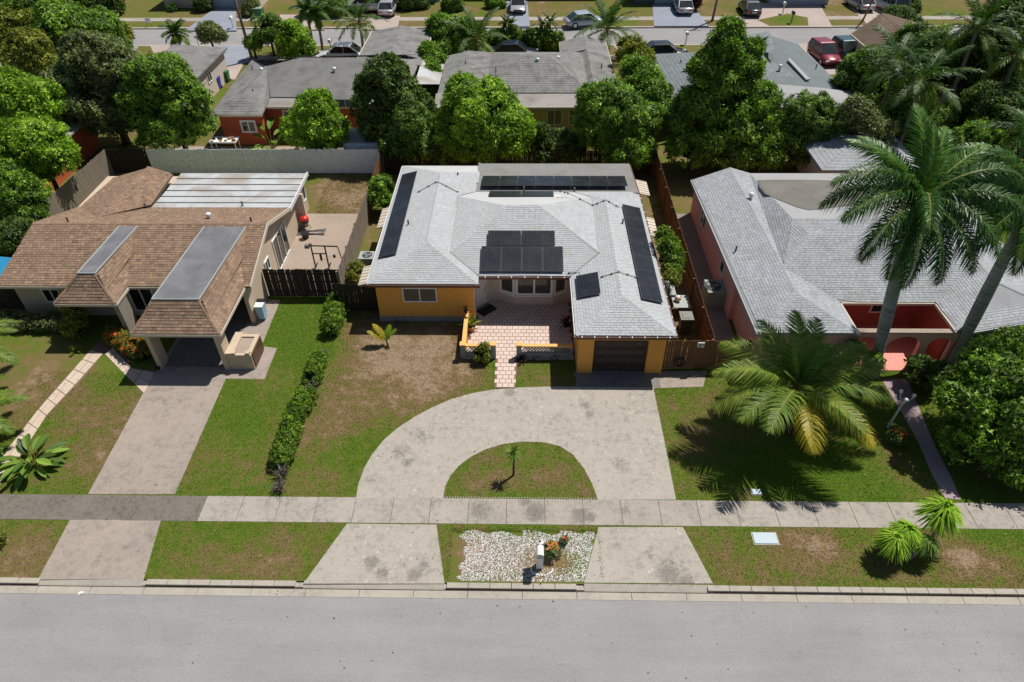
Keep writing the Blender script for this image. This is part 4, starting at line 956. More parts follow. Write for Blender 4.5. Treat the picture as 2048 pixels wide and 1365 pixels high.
def palm(label, base, top, fr, seed=1, name='palm_tree', cat='palm tree', n=18, L=2.6, ll=.6, tr=.16, trm='palebark', mat='lf_coco', shaft=None, mesh_kw={}, elev=(75, -25), group=None, az0=0.0, azs=None, scale=1.0):
    t = thing(name, label, cat, (base[0], base[1], 0), group=group or 'palm trees'); r = random.Random(seed)
    tp = Vector((top[0]-base[0], top[1]-base[1], top[2])); m = MB(); k = 9
    P = [Vector((0, 0, -.05)).lerp(tp, (i/k))+Vector((math.sin(i/k*math.pi)*.06, 0, 0)) for i in range(k+1)]
    R_ = [tr*(1.35 if i == 0 else 1.0-.25*i/k) for i in range(k+1)]
    if shaft: R_ = [tr*(1.15, 1.0, 1.0, 1.08, 1.12, 1.12, 1.05, .98, .9, .8)[i] for i in range(k+1)]
    m.tube([tuple(p) for p in P], R_, 12); m.build('trunk', M[trm], t, local=True, smooth=True)
    org = tp.copy()
    if shaft:
        e = tp+Vector((0, 0, shaft)); MB().tube([tuple(tp), tuple(tp.lerp(e, .5)), tuple(e)], [tr*.85, tr*.8, tr*.3], 10).build('crownshaft', M['crownshaft'], t, local=True, smooth=True); org = e-Vector((0, 0, .12))
    meshes = [frond_mesh('frond', L*fr_, (math.radians(a0), math.radians(a1)), ll, M[mm], seed*7+i, **mesh_kw) for i, (fr_, a0, a1, mm) in enumerate(fr)]
    for i in range(n):
        f = i/(n-1); az = az0+i*2.39996+r.uniform(-.15, .15); el = elev[0]+(elev[1]-elev[0])*f
        k = min(len(meshes)-1, int(f*len(meshes))); s = r.uniform(.88, 1.08)*scale
        inst('frond', meshes[k], t, tuple(org), (0, -math.radians(el), az), (s, s, s)).rotation_mode = 'XYZ'
    return t

# ------------------------------------------------------------------ BROWN-ROOF HOUSE (left neighbour)
bh = thing('house', 'cream house with brown shingle roof and front carport', 'house', (-20, 31, 0))
RZ, RYY = 3.75, 32.5
xa, xb = -27.35, -14.08
e0, e1_, r0, r1 = (xa, 28.38, 2.5), (xb, 28.38, 2.5), (-27.0, RYY, RZ), (-14.12, RYY, RZ)
def zf(y): return 2.5+(RZ-2.5)*(y-28.38)/(RYY-28.38)
def zb(y): return RZ-(y-RYY)*.315
front = [e0, e1_, r1, r0]
wr = (-24.15, 33.75, zb(33.75)); we = (-23.8, 39.7, 3.38); wl0 = (-26.8, 36.5, 2.5); wl1 = (-26.55, 40.0, 2.48); wR1 = (-22.35, 39.75, 2.95)
back = [r0, r1, (-14.1, 36.2, zb(36.2)), (-22.4, 36.2, zb(36.2)), wr, wl0]
wing_l, wing_r = [wl0, wr, we, wl1], [wr, (-22.4, 36.2, zb(36.2)+.04), wR1, we]
rf = roof_faces(bh, [front, back, wing_l, wing_r], M['sh_brown'], shmat=M['sh_brown'], course=.16, tab=.22, sth=.024, contrast=1.0)
caps = MB(); cap_line(caps, r0, r1); cap_line(caps, wr, we)
# dormer-like boxes: porch and carport, flat slate tops with flared brown skirts
def hood(xt0, xt1, yt, ye, xe0, xe1, zt, xbk0, xbk1, ybk, name):
    ztb = zt+.12; m = MB(); zb_ = ztb
    top = [(xt0, yt, zt), (xt1, yt, zt), (xbk1, ybk, zb_), (xbk0, ybk, zb_)]
    m.slab(top, .06).build(name, M['fl_dark'], bh)
    tr_ = MB(); 
    for a, b in ((top[0], top[1]), (top[1], top[2]), (top[0], top[3])):
        a_, b_ = Vector(a), Vector(b); tr_.tube([a_+Vector((0, 0, .015)), b_+Vector((0, 0, .015))], .035, 6)
    tr_.build('flashing', M['acgrey'], bh)
    zm = 2.5+(zt-2.5)*.42; ym = ye+(yt-ye)*.5; f = lambda a, b: a+(b-a)*.5
    xm0, xm1 = f(xe0, xt0), f(xe1, xt1)
    lo0, lo1 = (xe0, ye, 2.5), (xe1, ye, 2.5); mi0, mi1 = (xm0, ym, zm), (xm1, ym, zm); u0, u1 = (xt0, yt, zt-.03), (xt1, yt, zt-.03)
    # where the side eaves meet the main roof
    s1 = (xe1, 28.42, 2.51); s0 = (xe0, 28.42, 2.51); k1 = (xbk1, ybk, zb_-.03); k0 = (xbk0, ybk, zb_-.03)
    ymid = 28.42+(zm-2.5)/(RZ-2.5)*4.1; sm1 = (xm1, ymid, zm); sm0 = (xm0, ymid, zm)
    fr_ = [[lo0, lo1, mi1, mi0], [mi0, mi1, u1, u0]]; rs = [[lo1, s1, sm1, mi1], [mi1, sm1, k1, u1]]; ls = [[s0, lo0, mi0, sm0], [sm0, mi0, u0, k0]]
    roof_faces(bh, fr_+rs+ls, M['sh_brown'], name+'_skirt', .05, M['sh_brown'], course=.16, tab=.22, sth=.028, contrast=1.0)
    for a, b in ((lo0, mi0), (mi0, u0), (lo1, mi1), (mi1, u1)): cap_line(caps, a, b, .09)
    tr2 = MB().obox((xe0, ye-.03), (xe1, ye-.03), .05, 2.34, 2.47).obox((xe1+.02, ye), (xe1+.02, 28.4), .05, 2.34, 2.47).obox((xe0-.02, ye), (xe0-.02, 28.4), .05, 2.34, 2.47); tr2.build('fascia', M['fascia'], bh)
hood(-22.35, -21.45, 27.95, 26.92, -23.5, -20.38, 3.6, -22.1, -21.1, 32.2, 'porch_roof')
hood(-17.72, -15.45, 25.85, 24.62, -18.62, -14.36, 3.6, -17.42, -15.15, 32.2, 'carport_roof')
caps.build('ridge_caps', M['sh_brown'], rf, tone=True, kind='stuff')
mr = MB().slab([(-22.35, 36.15, 2.62), (-14.05, 36.15, 2.62), (-14.1, 40.75, 2.44), (-22.4, 40.75, 2.44)], .1).build('panel_roof', M['fl_metal'], bh)
for yy in (36.75, 37.55, 38.35, 39.2, 40.05):
    zz = 2.62-(yy-36.15)*.18/4.6
    MB().box(-22.36, -14.07, yy-.035, yy+.035, zz-.02, zz+.035).build('panel_seam', M['fl_dirt'], mr)
MB().obox((-14.03, 36.15), (-14.08, 40.75), .08, 2.36, 2.60).obox((-22.4, 40.78), (-14.05, 40.78), .06, 2.3, 2.46).build('gutter', M['metal_white'], bh)
# walls with a gable towards the right
XW = -14.42
MB().box(-27.1, -18.2, 29.1, 40.5, 0, 2.4).box(-18.2, XW-.25, 31.0, 40.45, 0, 2.39).build('wall', M['cream'], bh)
gv = [(XW, 28.45, 0), (XW, 40.6, 0), (XW, 40.6, 2.36), (XW, 36.2, 2.45), (XW, RYY, RZ-.12), (XW, 28.45, 2.42)]
g = MB(); g.add(gv+[(p[0]-.2, p[1], p[2]) for p in gv], [(0, 1, 2, 3, 4, 5), (11, 10, 9, 8, 7, 6), (0, 5, 11, 6), (1, 7, 8, 2), (5, 4, 10, 11), (4, 3, 9, 10), (3, 2, 8, 9), (0, 6, 7, 1)]); g.build('gable_wall', M['cream'], bh)
rk = MB()
for a, b in (((xb+.03, 28.38, 2.5), (xb+.03, RYY, RZ)), ((xb+.03, RYY, RZ), (xb+.03, 36.2, zb(36.2)))):
    rk.add([(a[0]-.03, a[1], a[2]-.18), (a[0]+.03, a[1], a[2]-.18), (b[0]+.03, b[1], b[2]-.18), (b[0]-.03, b[1], b[2]-.18), (a[0]-.03, a[1], a[2]+.03), (a[0]+.03, a[1], a[2]+.03), (b[0]+.03, b[1], b[2]+.03), (b[0]-.03, b[1], b[2]+.03)],
           [(0, 1, 2, 3), (4, 7, 6, 5), (1, 5, 6, 2), (0, 3, 7, 4), (0, 4, 5, 1), (3, 2, 6, 7)])
rk.build('rake_trim', M['fascia'], bh); MB().obox((xa, 28.35), (-23.5, 28.35), .05, 2.34, 2.47).obox((-20.4, 28.35), (-18.6, 28.35), .05, 2.34, 2.47).build('fascia', M['fascia'], bh)
def winY(parent, u0, v0, u1, v1, Y, n=2, **kw):
    a, b = RY(u0, v0, Y), RY(u1, v1, Y); return window(parent, (a[0], Y), (b[0], Y), min(a[2], b[2]), max(a[2], b[2]), n=n, **kw)
winY(bh, 80, 577, 131, 604, 29.1); winY(bh, 251, 575, 322, 622, 29.1, fw_=.08)
def winX(parent, y0, y1, z0, z1, X, n=2, **kw): return window(parent, (X, y0), (X, y1), z0, z1, n=n, out=(1, 0), **kw)
winX(bh, 31.45, 32.2, 1.05, 1.85, XW); w_ = winX(bh, 33.2, 35.6, .05, 2.1, XW, 3, name='sliding_door', fw_=.06)
MB().box(XW, XW+.5, 38.3, 38.5, 0, 2.3).build('wall_panel', M['fascia'], bh); winX(bh, 38.9, 39.7, .9, 2.0, XW, 1); winX(bh, 39.75, 40.4, .9, 2.0, XW, 1)
# porch pillars, carport fins and planter
pb = G(256, 663)[:2]
pil = MB(); pil.box(-20.62, -20.38, 27.0, 27.9, 0, 2.36); pil.build('stone_pillar', M['palebark'], bh)
MB().box(-18.2, -17.98, 24.82, 25.55, 0, 2.4).build('carport_pillar', M['cream'], bh)
MB().box(-14.85, -14.6, 24.80, 25.5, 0, 2.4).build('carport_pillar', M['cream'], bh); MB().build('carport_pillar', M['cream'], bh)
MB().box(-18.2, -14.5, 24.72, 24.82, 2.2, 2.4).build('carport_beam', M['cream'], bh)
pl = thing('planter', 'cream block planter with bare soil beside the carport pillar', 'planter', (-13.9, 25.6, 0))
MB().box(-14.6, -14.2, 24.85, 26.5, 0, 1.05).box(-14.2, -13.35, 24.85, 25.0, 0, .95).box(-13.55, -13.35, 25.0, 26.4, 0, 1.0).box(-14.2, -13.55, 26.2, 26.4, 0, 1.0).box(-14.28, -14.1, 24.8, 25.0, .9, 1.12).box(-13.6, -13.4, 24.8, 25.0, .9, 1.12).build('block_wall', M['cream'], pl)
MB().box(-14.2, -13.55, 25.0, 26.2, 0, .92).build('soil', M['patio'], pl); MB().box(-13.34, -13.30, 24.95, 26.3, .1, .95).build('metal_strip', M['gutter'], pl)
for u, v, z in ((68, 433, 3.3), (147.6, 360, 3.1), (138, 443, 3.65), (417, 428, 3.6), (288, 403, 3.0), (503, 441, 3.65), (484, 404, 2.75)):
    p = G(u, v+4, z); (turbine if u == 417 else vent_pipe)(bh, p[0], p[1], (zb(p[1]) if p[1] < 36 else 2.6))

# ------------------------------------------------------------------ PINK HOUSE (right neighbour)
ph = thing('house', 'pink house with blue-grey shingle roof and arched porch wall', 'house', (16, 31, 0))
PZ = 2.5
pe = dict(bl=(10.62, 39.9, PZ), fl=(11.02, 24.9, PZ), fr=(15.68, 24.92, PZ), cl=(15.62, 27.32, PZ), cr=(20.33, 27.32, PZ), rl=(20.35, 25.15, PZ), rf=(21.1, 25.12, PZ), rr=(26.5, 26.4, PZ), rb=(26.9, 41.0, PZ))
pe['rr'] = (26.3, 26.4, PZ); pe['rb'] = (26.3, 40.5, PZ)
rt_ = (13.0, 40.4, 3.1); rm = (13.3, 29.4, 3.1); fa = (13.3, 27.3, 3.1); mL = (15.1, 31.5, 3.70); mR = (21.6, 31.5, 3.70); rm2 = (23.3, 29.9, 3.24); fa2 = (23.3, 28.1, 3.24)
kL, kR, kb_l = (14.7, 33.2, 3.70), (21.9, 33.2, 3.70), (14.3, 40.4, 2.72)
faces = [[pe['bl'], pe['fl'], fa, rm, rt_], [pe['fl'], pe['fr'], fa], [pe['fr'], pe['cl'], rm, fa], [pe['cl'], pe['cr'], rm2, mR, mL, rm], [pe['cr'], pe['rl'], fa2, rm2], [pe['rl'], pe['rf'], pe['rr'], fa2],
         [pe['rr'], pe['rb'], (23.3, 40.2, 3.24), rm2, fa2], [rm, mL, kL], [rm, kL, kb_l], [rm, kb_l, rt_], [mL, mR, kR, kL], [rm2, kR, mR], [rm2, (23.3, 40.2, 3.24), kR]]
rfp = roof_faces(ph, faces, M['sh_pink'], shmat=M['sh_pink'], course=.15, tab=.3, contrast=1.1)
caps = MB()
for a, b in ((pe['fl'], fa), (pe['fr'], fa), (fa, rm), (rm, rt_), (rm, mL), (mR, rm2), (rm2, fa2), (fa2, pe['rl']), (fa2, pe['rr'])): cap_line(caps, a, b)
caps.build('ridge_caps', M['sh_pink'], rfp, tone=True, kind='stuff')
MB().slab([kL, kR, (23.3, 40.4, 2.72), kb_l], .08).build('flat_roof', M['fl_pink'], ph)
cA, cB = G(1520, 385, 3.0), G(1745, 395, 3.0)
pts = [(u, v) for u, v in ((1514, 361), (1545, 360), (1610, 360), (1655, 361), (1690, 370), (1735, 380), (1750, 398), (1720, 410), (1680, 414), (1640, 419), (1618, 421), (1596, 416), (1560, 402), (1530, 388), (1519, 375))]
for sc_, mtn, dz in ((1.0, 'fl_dirtedge', .03), (.955, 'fl_dirt', .036)):
    cx_ = sum(p[0] for p in pts)/len(pts); cy__ = sum(p[1] for p in pts)/len(pts)
    Q = [onroof(cx_+(u-cx_)*sc_, cy__+(v-cy__)*sc_, (0, 33.2, 3.70+dz-.02), np.array([0, .1361, 1.0])) for u, v in pts]
    MB().poly([tuple(q) for q in Q]).build('stain', M[mtn], ph)
MB().box(10.95, 26.2, 29.0, 40.2, 0, 2.4).box(11.2, 15.5, 25.2, 29.1, 0, 2.4).box(20.5, 26.2, 25.6, 29.1, 0, 2.4).build('wall', M['pink'], ph)
MB().box(15.5, 20.52, 28.55, 29.0, 0, 2.4).build('porch_back_wall', M['redwall'], ph)
for x_ in (15.46, 20.44): MB().box(x_, x_+.08, 25.5, 28.55, 0, 2.4).build('porch_side_wall', M['redwall'], ph)
# arched screen wall
def arch_wall(parent, x0, x1, y, th, ztop, arches, mat):
    m = MB(); n = 14; cur = x0; cols = []
    for (a, b, spring) in arches:
        m.box(cur, a, y-th/2, y+th/2, 0, ztop); R_ = (b-a)/2; cx_ = (a+b)/2
        xsn = [cx_-R_*math.cos(math.pi*i/n) for i in range(n+1)]; zs = [spring+R_*.85*math.sin(math.pi*i/n) for i in range(n+1)]
        for i in range(n):
            for yy, fl in ((y-th/2, 0), (y+th/2, 1)):
                q = [(xsn[i], yy, zs[i]), (xsn[i+1], yy, zs[i+1]), (xsn[i+1], yy, ztop), (xsn[i], yy, ztop)]; m.poly(q if not fl else q[::-1])
            m.quad((xsn[i], y-th/2, zs[i]), (xsn[i], y+th/2, zs[i]), (xsn[i+1], y+th/2, zs[i+1]), (xsn[i+1], y-th/2, zs[i+1]))
        m.quad((a, y-th/2, ztop), (b, y-th/2, ztop), (b, y+th/2, ztop), (a, y+th/2, ztop))
        cur = b
    m.box(cur, x1, y-th/2, y+th/2, 0, ztop); return m.build('arched_wall', mat, parent)
arch_wall(ph, 15.5, 20.6, 25.3, .22, 2.3, [(15.75, 17.0, 1.5), (17.45, 19.0, 1.42), (19.4, 20.45, 1.55)], M['pink'])
MB().box(15.4, 20.6, 25.15, 25.45, 2.3, 2.36).build('coping', M['patio'], ph)
MB().box(15.5, 20.5, 25.4, 28.6, 0, .03).build('porch_floor', M['coral'], ph); MB().prism([G(1763, 742)[:2], G(1808, 742)[:2], (19.0, 25.6), (17.6, 25.6)], 0, .035).build('step', M['coral'], ph)
window(ph, (18.0, 28.55), (19.3, 28.55), .9, 1.95, n=2)
gutter(ph, [(pe['bl'][0]-.05, 39.9), (pe['fl'][0]-.05, 24.9)], PZ-.02, M['greytrim'], .09); gutter(ph, [(pe['fr'][0]+.04, 24.9), (pe['cl'][0]+.04, 27.28), (pe['cr'][0]-.04, 27.28), (pe['rl'][0]-.04, 25.1)], PZ-.02, M['fascia'], .08)
gutter(ph, [(pe['rf'][0], 25.07), (pe['rr'][0], 26.33)], PZ-.02, M['greytrim'], .07)
window(ph, (10.95, 37.4), (10.95, 36.2), 1.0, 2.0, n=2, out=(-1, 0)); window(ph, (10.95, 32.0), (10.95, 31.2), 1.2, 2.0, n=1, out=(-1, 0))
for u, v, z in ((1502, 394, 3.2), (1472, 499, 2.8)): p = G(u, v, z); (turbine if u == 1502 else vent_pipe)(ph, p[0], p[1], z-.1)

# ------------------------------------------------------------------ back row houses
def simple_house(label, walls, wmat, faces, smat, flats=(), fmat='fl_far', loc=None, wins=(), trim='fascia', eaves=(), shing=True, name='house'):
    h = thing(name, label, 'house', loc or ((walls[0][0]+walls[0][1])/2, (walls[0][2]+walls[0][3])/2, 0))
    m = MB()
    for b in walls: m.box(*b)
    m.build('wall', M[wmat], h); 
    if faces:
        r_ = MB()
        for P in faces: r_.slab(P, .12)
        r_ = r_.build('roof', M[smat], h)
        if shing:
            s = MB()
            for i, P in enumerate(faces): shingles(s, P, .3, .5, .03, .02, seed=i, contrast=.6)
            s.build('shingles', M[smat], r_, tone=True, kind='stuff')
    for P in flats: MB().slab(P, .12).build('flat_roof', M[fmat], h)
    for p, q, z in eaves: MB().obox(p, q, .08, z-.16, z-.005).build('fascia', M[trim], h)
    for wn in wins: window(h, *wn[:4], **(wn[4] if len(wn) > 4 else {}))
    return h
E_ = 2.6
# terracotta house
T_ = dict(fl=(-23.6, 49.9, E_), fm=(-19.8, 49.9, E_))
hA = simple_house('terracotta house with grey hip roof behind the white fence', [(-23.2, -9.8, 52.0, 60.8, 0, 2.45), (-23.2, -20.0, 50.3, 52.0, 0, 2.45), (-14.3, -9.3, 60.8, 69.0, 0, 2.45)], 'terracotta',
    [[(-23.7, 49.85, E_), (-19.7, 49.9, E_), (-21.75, 52.2, 3.3)], [(-23.7, 49.85, E_), (-21.75, 52.2, 3.3), (-21.3, 57.5, 3.5), (-24.0, 61.6, E_)], [(-19.7, 49.9, E_), (-19.7, 52.2, 2.9), (-21.3, 57.5, 3.5), (-21.75, 52.2, 3.3)],
     [(-21.3, 57.5, 3.5), (-19.7, 52.4, 2.95), (-9.3, 52.2, 2.95), (-12.5, 57.8, 4.1), (-18.5, 57.8, 4.1)], [(-24.0, 61.6, E_), (-21.3, 57.5, 3.5), (-18.5, 57.8, 4.1), (-12.5, 57.8, 4.1), (-9.2, 61.6, E_)], [(-9.3, 52.2, 2.95), (-9.2, 61.6, E_), (-12.5, 57.8, 4.1)],
     [(-11.8, 60.0, 3.2), (-8.9, 60.0, 2.65), (-8.9, 69.3, 2.65), (-11.8, 69.3, 3.2)], [(-14.7, 60.0, 2.65), (-11.8, 60.0, 3.2), (-11.8, 69.3, 3.2), (-14.7, 69.3, 2.65)]], 'sh_far',
    [[(-19.7, 51.2, 2.66), (-9.2, 51.2, 2.66), (-9.3, 53.0, 2.98), (-19.7, 53.0, 2.98)]], 'fl_far', (-17, 55, 0),
    [((-21.7, 50.3), (-20.5, 50.3), 1.0, 2.0, dict(fw_=.14)), ((-18.9, 52.0), (-16.6, 52.0), .1, 2.1, dict(fw_=.14)), ((-13, 52), (-12, 52), 1.0, 2.0)], eaves=(((-23.7, 49.85), (-19.7, 49.85), E_), ((-19.7, 51.2), (-9.2, 51.2), 2.66), ((-8.85, 60), (-8.85, 69.3), 2.7), ((-14.75, 60), (-14.75, 69.3), 2.7)))
for u, v, z in ((524, 144, 3.2), (590, 129, 3.6), (669, 143, 3.7)): p = G(u, v, z); turbine(hA, p[0], p[1], z-.05)
for u, v, z in ((505, 140, 3.0), (507, 187, 3.0)): p = G(u, v, z); vent_pipe(hA, p[0], p[1], z)
# raised patio awning on the back of the terracotta house
MB().slab([(-15.5, 51.0, 3.3), (-12.0, 51.0, 3.3), (-12.0, 52.4, 3.55), (-15.6, 52.4, 3.55)], .06).build('awning', M['sh_far'], hA)
for x in (-15.2, -13.6, -12.2): MB().tube([(x, 51.1, 2.6), (x, 51.1, 3.28)], .035, 6).build('post', M['white'], hA)
# centre house
hB = simple_house('yellow house with wide grey hip roof behind the round mango tree', [(-6.3, 6.9, 52.0, 62.0, 0, 2.45), (3.3, 7.0, 62.0, 66.0, 0, 2.45)], 'yellow',
    [[(-3, 53.3, 2.9), (5, 53.3, 2.9), (2, 58.2, 4.1), (-.1, 58.2, 4.1)], [(-3, 53.3, 2.9), (-.1, 58.2, 4.1), (-3, 62.6, 2.9)], [(5, 53.3, 2.9), (5, 62.6, 2.9), (2, 58.2, 4.1)], [(-3, 62.6, 2.9), (-.1, 58.2, 4.1), (2, 58.2, 4.1), (5, 62.6, 2.9)],
     [(-6.9, 53.2, E_), (-4.9, 53.2, 3.1), (-4.9, 62.4, 3.1), (-6.9, 62.6, E_)], [(-4.9, 53.2, 3.1), (-3, 53.3, 2.9), (-3, 62.6, 2.9), (-4.9, 62.4, 3.1)], [(7.4, 53.0, E_), (7.4, 66.3, E_), (5.4, 66.3, 3.15), (5.4, 53.4, 3.15)], [(5.4, 53.4, 3.15), (5.4, 62.6, 3.15), (5, 62.6, 2.9), (5, 53.3, 2.9)], [(5.4, 62.6, 3.15), (5.4, 66.3, 3.15), (3.15, 66.3, E_), (3.15, 62.6, E_)]], 'sh_far',
    [[(-6.95, 51.25, 2.56), (7.1, 51.25, 2.56), (7.4, 53.3, 2.86), (-6.95, 53.3, 2.86)]], 'fl_far', (0, 57, 0),
    [((1.7, 52.0), (2.9, 52.0), .9, 2.1), ((3.4, 52.0), (4.6, 52.0), .9, 2.1)], eaves=(((-2, 51.22), (7.0, 51.27), 2.62), ((7.42, 53), (7.42, 66.3), 2.62), ((3.15, 62.7), (3.15, 66.3), 2.62)))
for u, v, z in ((1075, 123, 3.9), (1116, 119, 3.7), (1116, 138, 3.5)): p = G(u, v, z); turbine(hB, p[0], p[1], z-.1)
for u, v, z in ((931, 130, 3.0), (1144, 175, 2.9), (1203, 135, 3.0)): p = G(u, v, z); vent_pipe(hB, p[0], p[1], z)
an = RY(992, 165, 53.2); am = MB().tube([(an[0], 53.2, 3.0), (an[0], 53.2, 5.0)], .03, 6)
am.build('antenna_mast', M['pipe'], hB); ar = MB(); ar.tube([(an[0]-1.6, 53.2, 4.8), (an[0]+.8, 53.3, 4.95)], .02, 5)
for i in range(9): x = an[0]-1.6+i*.28; l = .35+.05*i; ar.tube([(x, 53.2-l, 4.83), (x, 53.2+l, 4.83)], .012, 4)
ar.build('antenna', M['pipe'], hB)
# slate house right
hC = simple_house('grey-green house with slate shingle roof behind the tall mango tree', [(11.7, 25.0, 52.2, 62.0, 0, 2.4), (19.5, 24.8, 62.0, 65.5, 0, 2.4)], 'tealwall',
    [[(11.3, 51.6, E_), (15.5, 54.0, 3.6), (15.5, 60.0, 3.8), (11.1, 62.6, E_)], [(11.1, 62.6, E_), (15.5, 60.0, 3.8), (19.8, 60.0, 3.8), (19.5, 62.6, E_)], [(15.5, 60.0, 3.8), (15.5, 54.0, 3.6), (22.4, 53.6, 3.2), (20.6, 58.4, 3.3), (19.8, 60.0, 3.8)],
     [(20.6, 58.4, 3.3), (22.4, 53.6, 3.2), (25.3, 53.6, E_+.1), (24.8, 65.8, E_), (22.2, 65.8, 3.3)], [(19.8, 60, 3.8), (20.6, 58.4, 3.3), (22.2, 65.8, 3.3), (19.4, 65.8, E_), (19.4, 62.6, E_)]], 'sh_slate',
    [[(11.3, 51.3, 2.6), (25.3, 51.3, 2.6), (25.3, 53.7, 2.85), (22.4, 53.6, 3.22), (15.5, 54.0, 3.62)]], 'fl_pink', (18, 57, 0), [((22.8, 52.2), (24.3, 52.2), 1.0, 2.1, dict(fm='greytrim'))], 'greytrim',
    eaves=(((11.2, 51.3), (11.05, 62.6), 2.62), ((11.3, 51.27), (25.3, 51.27), 2.62), ((25.33, 51.3), (25.3, 53.6), 2.62), ((25.3, 53.6), (24.85, 65.8), 2.62)))
s_ = [G(1574, 121, 3.4), G(1579, 119, 3.4), G(1620, 161, 3.3), G(1612, 162, 3.3)]; MB().slab([(p[0], p[1], p[2]+.1) for p in s_], .1).build('valley', M['fl_pink'], hC)
for u, v, z in ((1560, 136, 3.6), (1511, 121, 3.7), (1370, 141, 3.2)): p = G(u, v, z); turbine(hC, p[0], p[1], z-.1)
for u, v, z in ((1361, 128, 3.1), (1632, 136, 3.0)): p = G(u, v, z); vent_pipe(hC, p[0], p[1], z)
# small gabled house far left, low roof beyond, tiled gable on the right, roofs behind the pink house
hD = simple_house('small pink-walled house with grey ribbed tile roof by the far street', [(-31.6, -27.6, 56.8, 64.5, 0, 2.45)], 'palewall', [[(-32.2, 56.3, 2.9), (-27.3, 56.3, E_), (-27.3, 64.9, E_), (-32.2, 64.9, 2.9)]], 'sh_far', wins=[], loc=(-29.5, 60, 0), shing=True)
window(hD, (-27.6, 59.7), (-27.6, 60.7), 1.2, 2.1, n=2, out=(1, 0))
q = G(60, 150, 2.6), G(125, 110, 2.6)
hE = simple_house('low house with flat pale roof among the trees at far left', [(-45, -36, 54, 64, 0, 2.4)], 'palewall', [], 'sh_far', [[(-46, 52.5, 2.5), (-35.5, 52.5, 2.5), (-35.5, 65, 2.7), (-46, 65, 2.7)]], 'fl_pink')
hF = simple_house('house with brown tiled gable roof beside the dark teal car', [(31.3, 39, 58, 68, 0, 2.4)], 'palewall', [[(30.8, 57.5, E_), (33.5, 57.5, 3.9), (34.0, 70.5, 3.9), (30.6, 68.5, E_)], [(33.5, 57.5, 3.9), (39.5, 57.5, E_), (39.5, 70, E_), (34.0, 70.5, 3.9)]], 'sh_tile', eaves=(((30.8, 57.5), (30.6, 68.5), 2.62),))
hG = simple_house('house with pale roof half hidden behind the pink house', [(19.8, 25.5, 42.6, 48, 0, 2.35)], 'palewall', [[(19.3, 41.4, 2.4), (26, 41.4, 2.4), (22.8, 44.7, 3.2), (22.5, 44.7, 3.2)], [(19.3, 41.4, 2.4), (22.5, 44.7, 3.2), (19.3, 48.5, 2.4)], [(22.8, 44.7, 3.2), (26, 41.4, 2.4), (26, 48.5, 2.4)], [(22.5, 44.7, 3.2), (22.8, 44.7, 3.2), (26, 48.5, 2.4), (19.3, 48.5, 2.4)]], 'sh_pink')
hH = simple_house('terracotta-floored low house far left behind the slanted fence', [(-45, -33, 40, 50, 0, 2.4)], 'terracotta', [], 'sh_far', [[(-46, 39.5, 2.5), (-32.5, 39.5, 2.5), (-32.5, 50.5, 2.6), (-46, 50.5, 2.6)]], 'fl_pink')
# houses across the far street (only their feet enter the frame)
def across(label, u0, u1, Y, wmat, garage=None, gm='bluewall'):
    a, b = G(u0, 10)[0]*Y/88.5, G(u1, 10)[0]*Y/88.5
    h = simple_house(label, [(a, b, Y, Y+10, 0, 2.5)], wmat, [[(a-.5, Y-.5, 2.6), (b+.5, Y-.5, 2.6), (b-3, Y+5, 3.9), (a+3, Y+5, 3.9)], [(b+.5, Y-.5, 2.6), (b+.5, Y+10.5, 2.6), (b-3, Y+5, 3.9)], [(a-.5, Y-.5, 2.6), (a+3, Y+5, 3.9), (a-.5, Y+10.5, 2.6)], [(a-.5, Y+10.5, 2.6), (a+3, Y+5, 3.9), (b-3, Y+5, 3.9), (b+.5, Y+10.5, 2.6)]], 'sh_far', shing=False)
    if garage:
        ga, gb = G(garage[0], 10)[0]*Y/88.5, G(garage[1], 10)[0]*Y/88.5; g_ = MB().box(ga, gb, Y-.08, Y+.02, 0, 2.2).build('garage_door', M[gm], h)
        for k in range(4): MB().box(ga+.03, gb-.03, Y-.1, Y-.08, .03+k*.55, .52+k*.55).build('door_section', M[gm], g_)
    window(h, (a+1.0, Y), (a+2.6, Y), .9, 2.0, n=2); return h
across('house across the far street with pale blue garage door', 330, 520, 87.2, 'palewall', (427, 471))
across('house across the far street behind the white van', 690, 880, 89.6, 'bluewall'); across('house across the far street behind the silver car on the blue drive', 930, 1200, 91, 'terracotta')
across('house across the far street with grey-blue double garage', 1270, 1400, 88.4, 'tealwall', (1310, 1350), 'bluewall'); across('low blue house across the far street behind the twin driveway', 1545, 1660, 87.8, 'bluewall')
across('house across the far street behind the silver minivan', 1690, 1860, 92, 'palewall')

